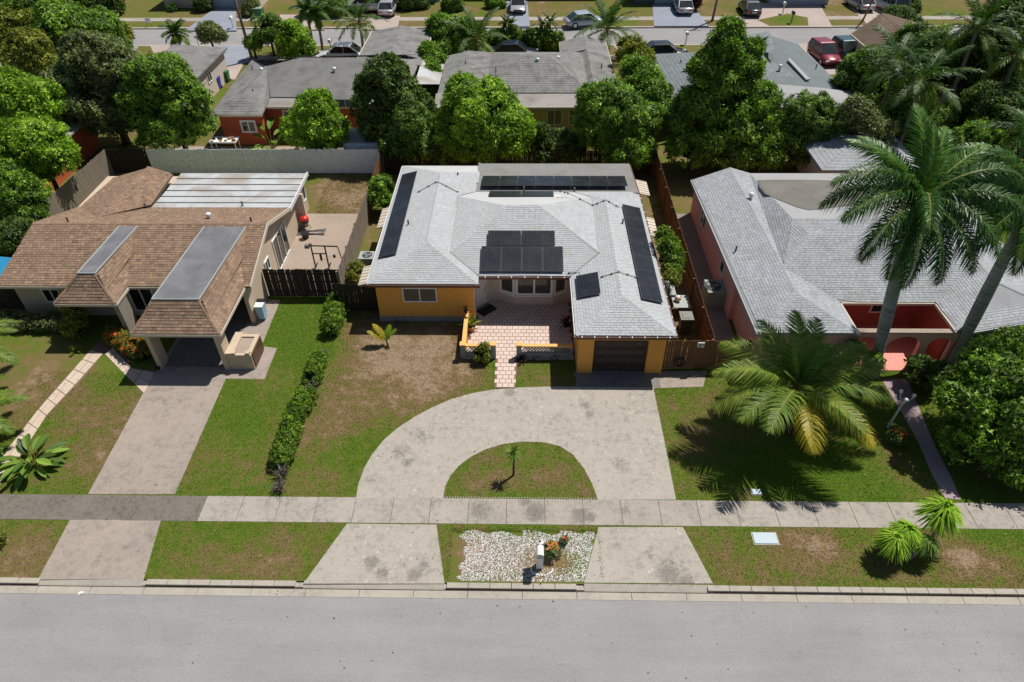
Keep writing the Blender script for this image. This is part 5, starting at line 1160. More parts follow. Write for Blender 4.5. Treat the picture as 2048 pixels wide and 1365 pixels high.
# ------------------------------------------------------------------ fences
def fence(label, p, q, h, bw=.14, mat='gwood', gap=.010, jit=.007, posts=True, rail_side=1, name='fence', post_mat=None, pick='picket', flat=False):
    t = thing(name, label, 'fence', (p[0], p[1], 0), 0, 'board fences round the back yards'); d = Vector((q[0]-p[0], q[1]-p[1])); L = d.length; d.normalize(); az = math.atan2(d.y, d.x); n = int(L/bw)
    mesh = MB().add([(-bw/2+gap/2, -.011, 0), (bw/2-gap/2, -.011, 0), (bw/2-gap/2, .011, 0), (-bw/2+gap/2, .011, 0), (-bw/2+gap/2, -.011, h-.03), (bw/2-gap/2, -.011, h-.03), (bw/2-gap/2, .011, h-.03), (-bw/2+gap/2, .011, h-.03), (-bw/4, -.011, h), (bw/4, -.011, h), (bw/4, .011, h), (-bw/4, .011, h)],
        [(0, 1, 5, 4), (2, 3, 7, 6), (1, 2, 6, 5), (3, 0, 4, 7), (4, 5, 9, 8), (6, 7, 11, 10), (5, 6, 10, 9), (7, 4, 8, 11), (8, 9, 10, 11)]).mesh(pick, M[mat])
    for i in range(n):
        s = (i+.5)*bw; inst(pick, mesh, t, (d.x*s, d.y*s, .02), (random.uniform(-jit, jit), random.uniform(-jit, jit), az+random.uniform(-.02, .02)), (1, 1, 1+random.uniform(-.02, .02)))
    nrm = Vector((-d.y, d.x))*(.04*rail_side)
    for z in (.35, h*.55, h-.3):
        MB().obox((p[0]+nrm.x, p[1]+nrm.y), (q[0]+nrm.x, q[1]+nrm.y), .045, z-.045, z+.045).build('rail', M[post_mat or mat], t)
    if posts:
        k = max(1, round(L/2.4))
        for i in range(k+1):
            x, y = p[0]+d.x*L*i/k+nrm.x*1.9, p[1]+d.y*L*i/k+nrm.y*1.9; MB().box(x-.05, x+.05, y-.05, y+.05, 0, h-.05).build('post', M[post_mat or mat], t)
    return t
fence('weathered grey picket fence between brown-roof house and orange house', (-10.15, 30.75), (-10.1, 40.8), 1.85, .14, 'gwood')
fence('reddish rear stretch of picket fence left of the orange house', (-10.1, 40.8), (-10.1, 45.5), 1.85, .14, 'bwood')
fence('dark fence and gate beside the brown-roof house, facing the street', (-14.3, 30.85), (-10.2, 30.85), 1.85, .15, 'dwood')
fence('dark fence joining the left wall of the orange house', (-10.2, 29.6), (-7.75, 29.6), 1.8, .15, 'dwood')
fence('tall white corrugated board fence behind the brown-roof house', (-27.0, 45.6), (-10.3, 45.6), 1.85, .15, 'wfence', .007, .002, False)
fence('weathered slanted fence along the back left yard', (-30.4, 37.2), (-29.9, 45.6), 1.85, .14, 'gwood')
fence('dark back fence beside the white fence, under the trees', (-29.9, 45.6), (-27.1, 45.6), 1.85, .14, 'dwood')
fence('dark brown back fence behind the orange house', (-10.0, 45.5), (9.3, 45.5), 1.8, .15, 'dwood')
g_ = fence('brown board gate fence right of the garage, with a small sign', (6.82, 25.1), (10.9, 25.15), 1.8, .14, 'bwood')
fence('reddish picket fence between the orange and pink houses', (9.2, 25.3), (9.25, 45.4), 1.8, .14, 'bwood', .02)
fence('short dark fence at the left edge beside the brown-roof house', (-30.4, 29.6), (-27.2, 29.6), 1.8, .14, 'dwood')
sg = thing('sign', 'small white warning sign on the brown gate fence', 'sign', (G(1402, 687, 1.7)[0], 25.03, 1.6))
sx = sg.location.x
MB().box(sx-.16, sx+.16, 24.99, 25.03, 1.5, 1.78).build('board', M['white'], sg)
MB().box(sx-.12, sx-.02, 24.98, 24.99, 1.68, 1.73).box(sx+.02, sx+.12, 24.98, 24.99, 1.69, 1.73).box(sx-.1, sx+.1, 24.98, 24.99, 1.6, 1.62).box(sx-.11, sx+.0, 24.98, 24.99, 1.54, 1.57).build('print', M['pvc'], sg)
sh_ = thing('shed', 'long low white shed behind the white fence', 'shed', (-11.5, 47, 0)); MB().box(-13.1, -10.2, 46.6, 48.6, 0, 1.9).build('wall', M['wfence'], sh_); MB().slab([(-13.2, 46.5, 1.95), (-10.1, 46.5, 1.95), (-10.1, 48.7, 2.1), (-13.2, 48.7, 2.1)], .06).build('roof', M['fl_pink'], sh_)

# ------------------------------------------------------------------ yard things
def ac(label, x, y, w_, d_, h, mat, rz=0.0, z0=0.06):
    t = thing('air_conditioner', label, 'air conditioner', (x, y, 0), rz); MB().box(-w_/2-.1, w_/2+.1, -d_/2-.1, d_/2+.1, 0, z0).build('pad', M['base'], t, local=True)
    MB().box(-w_/2, w_/2, -d_/2, d_/2, z0, h).build('cabinet', M[mat], t, local=True); lv = MB()
    for i in range(9):
        z = z0+.06+(h-z0-.12)*i/9; lv.box(-w_/2-.008, w_/2+.008, -d_/2-.008, d_/2+.008, z, z+.02)
    lv.build('louvres', M[mat], t, local=True, kind='stuff')
    cx_ = 0 if w_ < 1 else -w_/4; r = min(d_, w_)*.38; f = MB().tube([(cx_, 0, h-.02), (cx_, 0, h+.012)], r, 20, 0).build('fan_well', M['pvc'], t, local=True)
    g = MB()
    for rr in (r, r*.72, r*.45, r*.2):
        P = [(cx_+rr*math.cos(a), rr*math.sin(a), h+.025) for a in np.linspace(0, 2*math.pi, 21)]; g.tube(P, .008, 4, 0, False)
    for k in range(8): a = k*math.pi/4; g.tube([(cx_, 0, h+.025), (cx_+r*math.cos(a), r*math.sin(a), h+.025)], .007, 4)
    g.build('fan_guard', M['acgrey'], t, local=True)
    bl_ = MB()
    for k in range(3): a = k*2.094; bl_.add([(cx_, 0, h+.014), (cx_+r*.8*math.cos(a), r*.8*math.sin(a), h+.016), (cx_+r*.8*math.cos(a+.6), r*.8*math.sin(a+.6), h+.02)], [(0, 1, 2)])
    bl_.build('fan_blades', M['acgrey'], t, local=True); return t
p = G(735, 512, .8); ac('grey square air conditioner left of the orange house', p[0], p[1], .95, .8, .85, 'acgrey')
p = G(1437, 574, 1.0); ac('large grey-green air conditioner between pink house and fence', p[0]+.05, p[1], 1.45, 1.2, 1.05, 'acgreen')
ft_ = thing('folding_table', 'grey folding table with a patterned ball on top, right of orange house', 'table', (8.15, 28.4, 0)); q = G(1362, 603, .75)
ft_.location = (q[0], q[1], 0); OFF[ft_.name] = Vector((q[0], q[1], 0))
MB().box(-.45, .45, -.55, .55, .71, .75).build('tabletop', M['acgrey'], ft_, local=True)
for a in (-.38, .38):
    for b in (-.48, .48): MB().tube([(a, b, 0), (a, b, .71)], .02, 6).build('leg', M['pipe'], ft_, local=True)
bb = thing('ball', 'white and orange patterned ball on the grey folding table', 'ball', (q[0]-.18, q[1]+.05, .75)); MB().sph((0, 0, .17), .17, 0, 12, 8).build('ball_skin', M['white'], bb, local=True, smooth=True)
MB().sph((.06, -.09, .2), .11, 0, 8, 6).build('ball_patch', M['orange_cap'], bb, local=True); MB().sph((.1, -.02, .24), .08, 0, 8, 6).build('ball_patch', M['blue'], bb, local=True)
q = G(1338, 572, .9); b2 = thing('counter', 'narrow grey counter against the right wall of orange house', 'counter', (q[0], q[1], 0)); MB().box(-.28, .28, -.8, .8, .82, .88).build('worktop', M['acgrey'], b2, local=True); MB().box(-.25, .25, -.75, .75, 0, .82).build('cabinet', M['base'], b2, local=True)
def bin_(label, x, y, s, body, lid, rz=0.0, group=None):
    t = thing('rubbish_bin', label, 'bin', (x, y, 0), rz, group); m = MB(); a, b, h = .24*s, .30*s, 1.0*s
    m.add([(-a, -a, .05), (a, -a, .05), (a, a, .05), (-a, a, .05), (-b, -b*1.05, h), (b, -b*1.05, h), (b, b*1.05, h), (-b, b*1.05, h)], [(3, 2, 1, 0), (0, 1, 5, 4), (1, 2, 6, 5), (2, 3, 7, 6), (3, 0, 4, 7), (4, 5, 6, 7)]).build('body', M[body], t, local=True)
    m = MB(); m.box(-b-.02, b+.02, -b-.04, b+.04, h, h+.05).box(-b*.7, b*.7, -b*.7, b*.7, h+.05, h+.075); m.build('lid', M[lid], t, local=True); MB().tube([(-b, b+.09, h-.02), (b, b+.09, h-.02)], .018, 6).build('handle', M[body], t, local=True)
    for sx_ in (-1, 1): MB().tube([(sx_*a, a, .1), (sx_*(a+.05), a, .1)], .1, 10).build('wheel', M['tyre'], t, local=True)
    return t
q = G(1373, 633, 1.05); bin_('dark green wheeled bin with grey lid behind the gate fence', q[0], q[1], 1.05, 'binbody', 'binlid')
q = G(432, 160, .8); bin_('bright blue wheeled bin against the small pink-walled house', q[0], q[1], 1.0, 'blue', 'blue')
q = G(450, 146, .8); bin_('green wheeled bin beside the blue bin', q[0], q[1], .9, 'green_p', 'green_p')
# barbecue
q = G(613, 458, 0); gr = thing('barbecue', 'round black barbecue with red lid on the left patio', 'barbecue', (q[0], q[1], 0))
MB().sph((0, 0, .62), .28, 0, 12, 8, (1, 1, .75)).build('bowl', M['pvc'], gr, local=True); MB().sph((0, 0, .72), .29, 0, 12, 8, (1, 1, .75)).sph((0, 0, .95), .05, 0, 8, 4).build('lid', M['red'], gr, local=True)
for k in range(3): a = k*2.094+.4; MB().tube([(.12*math.cos(a), .12*math.sin(a), .5), (.3*math.cos(a), .3*math.sin(a), 0)], .02, 6).build('leg', M['pipe'], gr, local=True)
q = G(612, 477, 0); pt = thing('plant_pot', 'dark round pot standing beside the barbecue', 'pot', (q[0], q[1], 0)); MB().tube([(0, 0, 0), (0, 0, .4)], [.18, .26], 12).build('pot', M['pvc'], pt, local=True)
# pile of metal poles
q = G(622, 466, 0); pp_ = thing('scrap_pile', 'pile of grey metal poles lying on the left patio', 'scrap', (q[0], q[1], 0)); 
for k in range(7): a = random.uniform(-.25, .25); y = random.uniform(-.3, .3); MB().tube([(-.9, y-a*.9, .03+.03*(k % 3)), (.9, y+a*.9, .04+.03*(k % 2))], .022, 6).build('pole', M['pipe'], pp_, local=True)
# exercise frame
q = G(650, 536, 0); ex = thing('exercise_frame', 'black exercise frame standing on the left patio by the fence', 'gym frame', (q[0]-.1, q[1], 0))
m = MB()
for x in (-.45, .35):
    m.tube([(x, 0, 0), (x, 0, 1.55)], .045, 8).tube([(x, -.45, .04), (x, .45, .04)], .04, 6)
m.tube([(-.6, 0, 1.55), (1.1, 0, 1.5)], .04, 6).tube([(-.45, 0, 1.0), (.35, 0, 1.0)], .035, 6).tube([(1.1, 0, 1.5), (1.25, .1, 0)], .03, 6); m.build('frame', M['pvc'], ex, local=True)
MB().sph((-.45, 0, 1.62), .1, 0, 8, 5).box(-.8, -.55, -.1, .1, 1.4, 1.6).build('seat', M['pipe'], ex, local=True); MB().tube([(.0, 0, 1.0), (0, 0, .55)], .07, 8).build('weight', M['pvc'], ex, local=True); MB().tube([(.8, 0, .9), (.8, 0, .75)], .08, 8).build('weight', M['pvc'], ex, local=True)
q = G(513, 596, 0); bg_ = thing('upright_bag', 'light blue upright bag standing against the carport side wall', 'bag', (-14.1, 28.9, 0)); MB().add([(-.16, -.22, .1), (.16, -.22, .1), (.16, .22, .1), (-.16, .22, .1), (-.2, -.3, .95), (.2, -.3, .95), (.2, .3, .95), (-.2, .3, .95)], [(3, 2, 1, 0), (0, 1, 5, 4), (1, 2, 6, 5), (2, 3, 7, 6), (3, 0, 4, 7), (4, 5, 6, 7)]).build('body', M['lblue'], bg_, local=True)  # tapered body stands for a wheeled bag
MB().box(-.22, .22, -.32, .1, .95, 1.02).build('lid', M['white'], bg_, local=True); MB().box(-.2, .2, .12, .32, .95, 1.1).build('handle', M['pvc'], bg_, local=True)
# bucket by planter
q = G(477, 734, 0); bk = thing('bucket', 'small white bucket on the slab in front of the planter', 'bucket', (q[0], q[1], 0)); MB().tube([(0, 0, 0), (0, 0, .26)], [.12, .15], 12).build('bucket_body', M['white'], bk, local=True); MB().tube([(0, 0, .2), (0, 0, .262)], [.12, .13], 12).build('opening', M['pvc'], bk, local=True)
q = G(318, 737, 0); tp = thing('plant_pot', 'small dark pot at the foot of the left carport pillar', 'pot', (q[0], q[1], 0)); MB().tube([(0, 0, 0), (0, 0, .22)], [.13, .18], 12).build('pot', M['pvc'], tp, local=True)
# mailbox of the near kerb
mbx = thing('mailbox', 'white kerbside mailbox on a tall white post in the pebble bed', 'mailbox', (G(1079, 1133)[0], G(1079, 1133)[1], 0))
m = MB().box(-.13, .13, -.12, .12, 0, 1.02); m.build('post', M['white'], mbx, local=True); 
P = [(-.13, 1.02), (.13, 1.02), (.13, 1.18)]+[(.13*math.cos(a), 1.18+.1*math.sin(a)) for a in np.linspace(.2, math.pi-.2, 7)]+[(-.13, 1.18)]
n_ = len(P); m = MB(); m.add([(x, -.3, z) for x, z in P]+[(x, .3, z) for x, z in P], [tuple(range(n_)), tuple(range(2*n_-1, n_-1, -1))]+[((i+1) % n_, i, n_+i, n_+(i+1) % n_) for i in range(n_)]); m.build('box', M['white'], mbx, local=True)
MB().box(-.12, .12, -.325, -.30, 1.03, 1.22).build('door', M['acgrey'], mbx, local=True); MB().box(-.135, .135, .12, .15, 1.0, 1.285).build('band', M['pipe'], mbx, local=True); MB().sph((0, .25, 1.3), .05, 0, 8, 5).build('ornament', M['pipe'], mbx, local=True)
ul = thing('utility_cover', 'pale blue rectangular utility cover in the kerb lawn', 'utility cover', (G(1530, 1078)[0], G(1530, 1078)[1], 0)); MB().box(-.45, .45, -.24, .24, 0, .05).build('lid', M['bluelid'], ul, local=True); MB().box(-.5, .5, -.29, .29, 0, .02).build('rim', M['kerb'], ul, local=True)
q = G(1512, 985); u2 = thing('utility_cover', 'small blue cover in the lawn behind the sidewalk, in palm shade', 'utility cover', (q[0], q[1], 0)); MB().box(-.2, .2, -.13, .13, 0, .05).build('lid', M['bluelid'], u2, local=True); MB().box(-.23, .23, -.16, .16, 0, .02).build('rim', M['kerb'], u2, local=True)
# white lamp post by the pink walk
q = G(1776, 855); lp = thing('garden_lamp', 'white three-globe garden lamp leaning beside the pink walk', 'lamp post', (q[0], q[1], 0)); L_ = 1.9
MB().tube([(0, 0, 0), (.12, 0, L_)], [.06, .035], 8).build('post', M['metal_white'], lp, local=True)
for a in (0, 2.1, 4.2):
    e = (.12+.3*math.cos(a), .3*math.sin(a), L_+.05); MB().tube([(.12, 0, L_-.1), (.12+.2*math.cos(a), .2*math.sin(a), L_-.2), e], .02, 6).build('arm', M['metal_white'], lp, local=True); MB().sph((e[0], e[1], e[2]+.08), .09, 0, 10, 6).tube([e, (e[0], e[1], e[2]+.03)], .06, 8).build('globe', M['metal_white'], lp, local=True)
# pots on the patio
def potplant(label, x, y, pr, hgt, kind, seed, n=26, pot='terrapot', nm='potted_plant', z0=.05):
    t = thing(nm, label, 'plant', (x, y, z0)); r = random.Random(seed)
    if pr: MB().tube([(0, 0, 0), (0, 0, pr*1.3)], [pr*.7, pr], 14).build('pot', M[pot], t, local=True); MB().tube([(0, 0, pr*1.2), (0, 0, pr*1.31)], [pr*.9, pr*.92], 12).build('soil', M['soil'], t, local=True)
    z = pr*1.2
    for k in range(n):
        a = r.uniform(0, 6.28); el = r.uniform(.25, 1.4); L = hgt*r.uniform(.6, 1.1); d = Vector((math.cos(a)*math.cos(el), math.sin(a)*math.cos(el), math.sin(el))); s_ = Vector((-math.sin(a), math.cos(a), 0))*L*.07
        A = Vector((0, 0, z)); B = A+d*L*.55; E2 = A+d*L+Vector((0, 0, -L*.25*math.cos(el)))
        MB().add([A-s_*.3, A+s_*.3, B+s_, B-s_, E2], [(0, 1, 2, 3), (3, 2, 4)], 0, min(1, max(0, r.gauss(.5, .2)))).build('leaf', M[kind], t, local=True, tone=True)
    return t
q = G(942, 663, .1); potplant('green spiky plant in a terracotta pot at patio left', q[0], q[1]+.15, .25, .75, 'lf_yellow', 1, 40)
q = G(1137, 658, .1); potplant('dark red plant in a pale pot under the garage eave', q[0]-.05, q[1], .24, .7, 'lf_croton', 2, pot='fascia') if False else None
M['potpale'] = plain('pale_pot', (.5, .45, .4), .8, .1, 8, .2)
potplant('dark red plant in a pale pot under the garage-side eave of the patio', q[0]-.1, q[1], .24, .7, 'lf_croton', 2, pot='potpale')
q = G(932, 622, .9); potplant('small dark potted plant at the end of the orange-capped side wall', q[0], q[1]-.1, .12, .4, 'lf_dark', 3, 14, 'pvc', z0=.86)
# plants before the house
q = G(964, 722); tree('yellow-green leafy bush before the short lattice wall', (q[0], q[1]), [(q[0], q[1], .45, .34, 1.1), (q[0]+.1, q[1]+.05, .8, .22, 1)], 'lf_yellow', (.12, .05), 50, 5, .4, 4, .4, 'garden_shrub', 'shrub', .03)
q = G(1352, 730); hr = thing('hose_reel', 'dark coiled hose hanging on the gate fence beside the garage', 'hose', (q[0], 25.0, 0))
for k in range(5): a_ = np.linspace(0, 2*math.pi, 19); MB().tube([(.27*math.cos(a)*(1-.03*k), -.03-.035*k, .62+.27*math.sin(a)*(1-.03*k)) for a in a_], .02, 5, 0, False).build('coil', M['binbody'], hr, local=True)
for u, v, s_, k, lab in ((1042, 722, .6, 'lf_croton', 'large dark red spiky plant at the right foot of the front walk'), (1068, 716, .45, 'lf_croton', 'small dark red plant second from the walk, by the lattice wall'), (1088, 713, .45, 'lf_dark', 'small dark green plant before the middle of the lattice wall'), (1108, 716, .5, 'lf_croton', 'dark red plant near the garage end of the lattice wall'), (1128, 712, .55, 'lf_dark', 'dark green plant in the shaded corner beside the garage'),
                         (786, 634, .4, 'lf_yellow', 'pale yellow small plant under the orange wall'), (812, 643, .4, 'lf_dark', 'dark small plant second along the foot of the orange wall'), (794, 647, .35, 'lf_dark', 'tiny dark plant below the pale yellow one'), (867, 640, .3, 'lf_yellow', 'tiny yellowish plant third along the orange wall'), (890, 642, .35, 'lf_mid', 'tiny green plant near the right end of the orange wall')):
    q = G(u, v); potplant(lab, q[0], q[1], 0, s_, k, u, 26 if s_ > .42 else 14, nm='small_plant', z0=0)
# utility poles, street mailboxes, lamp globe posts
def pole(label, u0, v0, h, r0=.14, lean=0, mat='woodpole', name='utility_pole', cat='pole', head=False):
    q = G(u0, v0); t = thing(name, label, cat, (q[0], q[1], 0), 0, 'poles at the far street'); MB().tube([(0, 0, -.1), (lean, 0, h)], [r0, r0*.7], 8).build('pole_shaft', M[mat], t, local=True, smooth=True)
    MB().box(lean-.9, lean+.9, -.06, .06, h-.6, h-.45).build('crossarm', M[mat], t, local=True); return t
pole('tall leaning wooden utility pole at the far street, left', 505, 122, 8.6, .16, -.35); pole('grey utility pole across the far street behind the dark car', 1424, 43, 8, .15, .5); pole('thin leaning pole across the far street by the silver cars', 1725, 42, 7, .11, 1.3)
def mailb(label, u, v, mat='white', h=1.15):
    q = G(u, v); t = thing('mailbox', label, 'mailbox', (q[0], q[1], 0), 0, 'mailboxes of the far street'); MB().box(-.05, .05, -.05, .05, 0, h-.2).build('post', M['woodpole' if mat != 'white' else 'metal_white'], t, local=True)
    P = [(-.14, h-.2), (.14, h-.2)]+[(.14*math.cos(a), h+.1*math.sin(a)) for a in np.linspace(0, math.pi, 6)]; n_ = len(P)
    MB().add([(x, -.26, z) for x, z in P]+[(x, .26, z) for x, z in P], [tuple(range(n_)), tuple(range(2*n_-1, n_-1, -1))]+[((i+1) % n_, i, n_+i, n_+(i+1) % n_) for i in range(n_)]).build('box', M[mat], t, local=True)
for a in (('white mailbox at the near kerb of the far street, between two shrubs', 399, 95), ('white mailbox beside the blue-grey drive across the far street', 467, 57), ('white mailbox behind the white sedan at the far street', 663, 104), ('white mailbox on the lawn near the black coupe', 1371, 89), ('pale mailbox on the half-round island across the far street', 1565, 28), ('white mailbox before the clipped hedge', 1058, 84), ):
    mailb(*a)
mailb('black mailbox on the kerb island across the far street', 1582, 47, 'pvc')
q = G(517, 33); tb = thing('transformer_box', 'green utility box on the lawn across the far street', 'utility box', (q[0], q[1], 0)); MB().box(-.6, .6, -.5, .5, 0, .9).build('cabinet', M['green_p'], tb, local=True); MB().box(-.63, .63, -.53, .53, .9, .96).build('lid', M['acgreen'], tb, local=True)
q = G(300, 54); sgn = thing('yard_sign', 'small white yard sign across the far street', 'sign', (q[0], q[1], 0)); MB().box(-.3, .3, -.02, .02, .4, .95).build('board', M['white'], sgn, local=True); MB().box(-.25, -.22, -.02, .02, 0, .4).box(.22, .25, -.02, .02, 0, .4).build('stake', M['pipe'], sgn, local=True)
# workbench and things behind the white fence
q = RY(448, 270, 49.0); wbn = thing('workbench', 'white workbench heaped with clutter behind the white fence', 'workbench', (q[0], q[1], 0)); MB().box(-1.1, .9, -.5, .5, .95, 1.05).build('worktop', M['white'], wbn, local=True)
for a in (-1.0, .8):
    for b in (-.4, .4): MB().tube([(a, b, 0), (a, b, .95)], .04, 6).build('leg', M['fascia'], wbn, local=True)
for k in range(14): a, b = random.uniform(-1.1, .9), random.uniform(-.4, .4); s_ = random.uniform(.05, .14); MB().box(a-s_, a+s_, b-s_*.7, b+s_*.7, 1.05, 1.05+s_).build('clutter', M[random.choice(['terrapot', 'white', 'pvc', 'red', 'bwood', 'pipe'])], wbn, local=True)
q = G(10, 530, 1.0); tpn = thing('tarp', 'blue tarpaulin at the left edge below the brown roof', 'tarpaulin', (-29.3, 30.6, 0)); MB().slab([(-30.4, 29.9, 1.5), (-27.6, 29.9, 1.2), (-27.6, 32.2, 1.5), (-30.4, 32.2, 1.8)], .05).build('sheet', M['tarp'], tpn)
for x, y in ((-30.2, 30), (-27.8, 30), (-27.8, 32), (-30.2, 32)): MB().tube([(x, y, 0), (x, y, 1.2)], .03, 6).build('post', M['pipe'], tpn)
q = G(855, 160, 2.3); cnp = thing('canopy', 'pale metal canopy roof beside the terracotta house', 'canopy', (-8.5, 58.5, 0)); MB().slab([(-9.0, 56.0, 2.6), (-6.9, 57.0, 2.2), (-6.9, 62.5, 2.3), (-9.0, 62.5, 2.7)], .07).build('roof', M['fl_metal'], cnp)
for y in (57.2, 62.2): MB().tube([(-7.0, y, 0), (-7.0, y, 2.2)], .05, 6).build('post', M['metal_white'], cnp)

# ------------------------------------------------------------------ cars
def car(label, u, v, az, paint, kind='sedan', seed=0, scale=1.0):
    q = G(u, v); t = thing('parked_car', label, 'car', (q[0], q[1], 0.03), az, 'parked cars along the far street')
    L, Wd, Hh = dict(sedan=(4.6, 1.8, 1.42), suv=(4.6, 1.86, 1.68), van=(5.1, 1.98, 1.9))[kind]; L *= scale
    hb = dict(sedan=.86, suv=1.0, van=1.08)[kind]; hood_ = hb-.10; tail = dict(sedan=hb-.02, suv=hb, van=hb)[kind]
    # body loft: stations along x (front = +x)
    st = [(-L/2, .78, .45, tail-.14), (-L/2+.12, .9, .30, tail-.02), (-L/2+.5, .98, .24, tail), (-L*.12, 1.0, .22, hb), (L*.16, 1.0, .22, hb), (L*.27, .99, .24, hood_), (L/2-.45, .95, .26, hood_-.10), (L/2-.12, .85, .32, hood_-.22), (L/2, .72, .42, hood_-.34)]
    m = MB(); ring = []
    for x, wf, z0, z1 in st:
        w_ = Wd/2*wf; c = .09; P = [(-w_+c, z0), (w_-c, z0), (w_, z0+c*1.5), (w_*1.0, (z0+z1)/2+.05), (w_-.03, z1-.10), (w_-.14, z1), (-w_+.14, z1), (-w_+.03, z1-.10), (-w_, (z0+z1)/2+.05), (-w_, z0+c*1.5)]
        ring.append([(x, y, z) for y, z in P])
    n_ = 10; vs = [p for r_ in ring for p in r_]; fs = [(i*n_+k, i*n_+(k+1) % n_, (i+1)*n_+(k+1) % n_, (i+1)*n_+k) for i in range(len(ring)-1) for k in range(n_)]+[tuple(range(n_-1, -1, -1)), tuple((len(ring)-1)*n_+k for k in range(n_))]
    fs = [f[::-1] for f in fs]; m.add(vs, fs); m.build('body', M[paint], t, local=True, smooth=True)
    # greenhouse
    if kind == 'sedan': gx = [(-L*.42, hb-.02), (-L*.25, Hh-.04), (L*.06, Hh), (L*.25, hb-.04)]
    elif kind == 'suv': gx = [(-L*.47, hb-.02), (-L*.40, Hh-.06), (L*.02, Hh), (L*.24, hb-.04)]
    else: gx = [(-L*.48, hb-.02), (-L*.44, Hh-.04), (L*.10, Hh), (L*.34, hb-.04)]
    wb, wt = Wd/2-.08, Wd/2-.2
    (x0, z0), (x1, z1), (x2, z2), (x3, z3) = gx
    B = [(x0, -wb, z0), (x3, -wb, z3), (x3, wb, z3), (x0, wb, z0)]; T_ = [(x1, -wt, z1), (x2, -wt, z2), (x2, wt, z2), (x1, wt, z1)]
    MB().quad(B[1], B[2], T_[2], T_[1]).build('windscreen', M['glass'], t, local=True); MB().quad(B[3], B[0], T_[0], T_[3]).build('rear_window', M['glass'], t, local=True)
    MB().quad(B[0], B[1], T_[1], T_[0]).build('side_window', M['glass'], t, local=True); MB().quad(B[2], B[3], T_[3], T_[2]).build('side_window', M['glass'], t, local=True)
    r_ = MB(); r_.add([(x1-.03, -wt-.02, z1), (x2+.03, -wt-.02, z2), (x2+.03, wt+.02, z2), (x1-.03, wt+.02, z1), (x1+.1, -wt+.12, z1+.05), (x2-.1, -wt+.12, z2+.045), (x2-.1, wt-.12, z2+.045), (x1+.1, wt-.12, z1+.05)], [(4, 5, 6, 7), (0, 1, 5, 4), (1, 2, 6, 5), (2, 3, 7, 6), (3, 0, 4, 7)])
    for a, b in ((B[0], T_[0]), (B[1], T_[1]), (B[2], T_[2]), (B[3], T_[3])): r_.tube([a, b], .04, 5)
    for s_ in (-1, 1):
        xm = (x1+x2)/2; r_.tube([(xm-.05, s_*wb, (z0+z3)/2), (xm-.05, s_*wt, (z1+z2)/2)], .035, 5)
    r_.build('roof', M[paint], t, local=True)
    for sx_ in (-L*.31, L*.31):
        for s_ in (-1, 1):
            y = s_*(Wd/2-.08); wh = MB().tube([(sx_, y-s_*.12, .33), (sx_, y+s_*.09, .33)], .33, 16).build('wheel', M['tyre'], t, local=True); MB().tube([(sx_, y+s_*.09, .33), (sx_, y+s_*.1, .33)], .21, 12).build('rim', M['rim'], wh, local=True)
    for s_ in (-1, 1):
        MB().box(L/2-.16, L/2-.02, s_*.62-.18, s_*.62+.18, hood_-.34, hood_-.22).build('headlight', M['hlight'], t, local=True); MB().box(-L/2-.01, -L/2+.1, s_*.62-.16, s_*.62+.16, tail-.26, tail-.12).build('tail_light', M['tlight'], t, local=True)
        MB().box(L*.17, L*.17+.14, s_*(Wd/2+.06)-.08, s_*(Wd/2+.06)+.08, hb-.02, hb+.12).build('wing_mirror', M[paint], t, local=True)
    MB().box(-L/2-.012, -L/2+.01, -.26, .26, .55, .68).build('number_plate', M['white'], t, local=True); MB().box(L/2-.05, L/2+.015, -.5, .5, .45, .58).build('grille', M['pvc'], t, local=True)
    return t
for nm, c_ in (('white', (.75, .76, .77)), ('navy', (.02, .03, .055)), ('black', (.018, .016, .02)), ('red', (.25, .012, .03)), ('teal', (.02, .075, .08)), ('silver', (.42, .43, .44)), ('dark', (.03, .035, .04)), ('paleblue', (.4, .47, .52))): M['car_'+nm] = carpaint('car_'+nm, c_)
R90 = math.pi/2
car('white sedan parked behind the terracotta house', 683, 119, math.pi, 'car_white'); car('dark blue sedan parked before the clipped hedge', 1030, 115, 0, 'car_navy')
car('black coupe parked left of the slate-roofed house', 1326, 116, 0, 'car_black'); car('red SUV parked right of the slate-roofed house', 1645, 122, -R90+.12, 'car_red', 'suv', 0, .94); car('dark teal SUV parked beside the red SUV', 1690, 118, -R90+.12, 'car_teal', 'suv', 0, .94)
car('white van across the far street, far left of the parked cars', 738, 22, math.pi, 'car_white', 'van'); car('silver car seen from behind next to the white van', 777, 26, R90, 'car_silver')
car('silver car facing the street on the narrow blue drive', 1036, 20, -R90, 'car_silver'); car('silver sedan seen from behind on the wide blue-grey drive', 1364, 22, R90, 'car_silver')
car('dark sedan seen from behind on the pinkish drive', 1497, 26, R90, 'car_dark'); car('silver sedan across the far street beside the leaning pole', 1716, 16, R90+.15, 'car_silver'); car('silver minivan rightmost across the far street', 1772, 20, R90+.2, 'car_silver', 'van')
car('pale car at the far kerb half hidden by a coconut palm', 1170, 52, .25, 'car_paleblue')

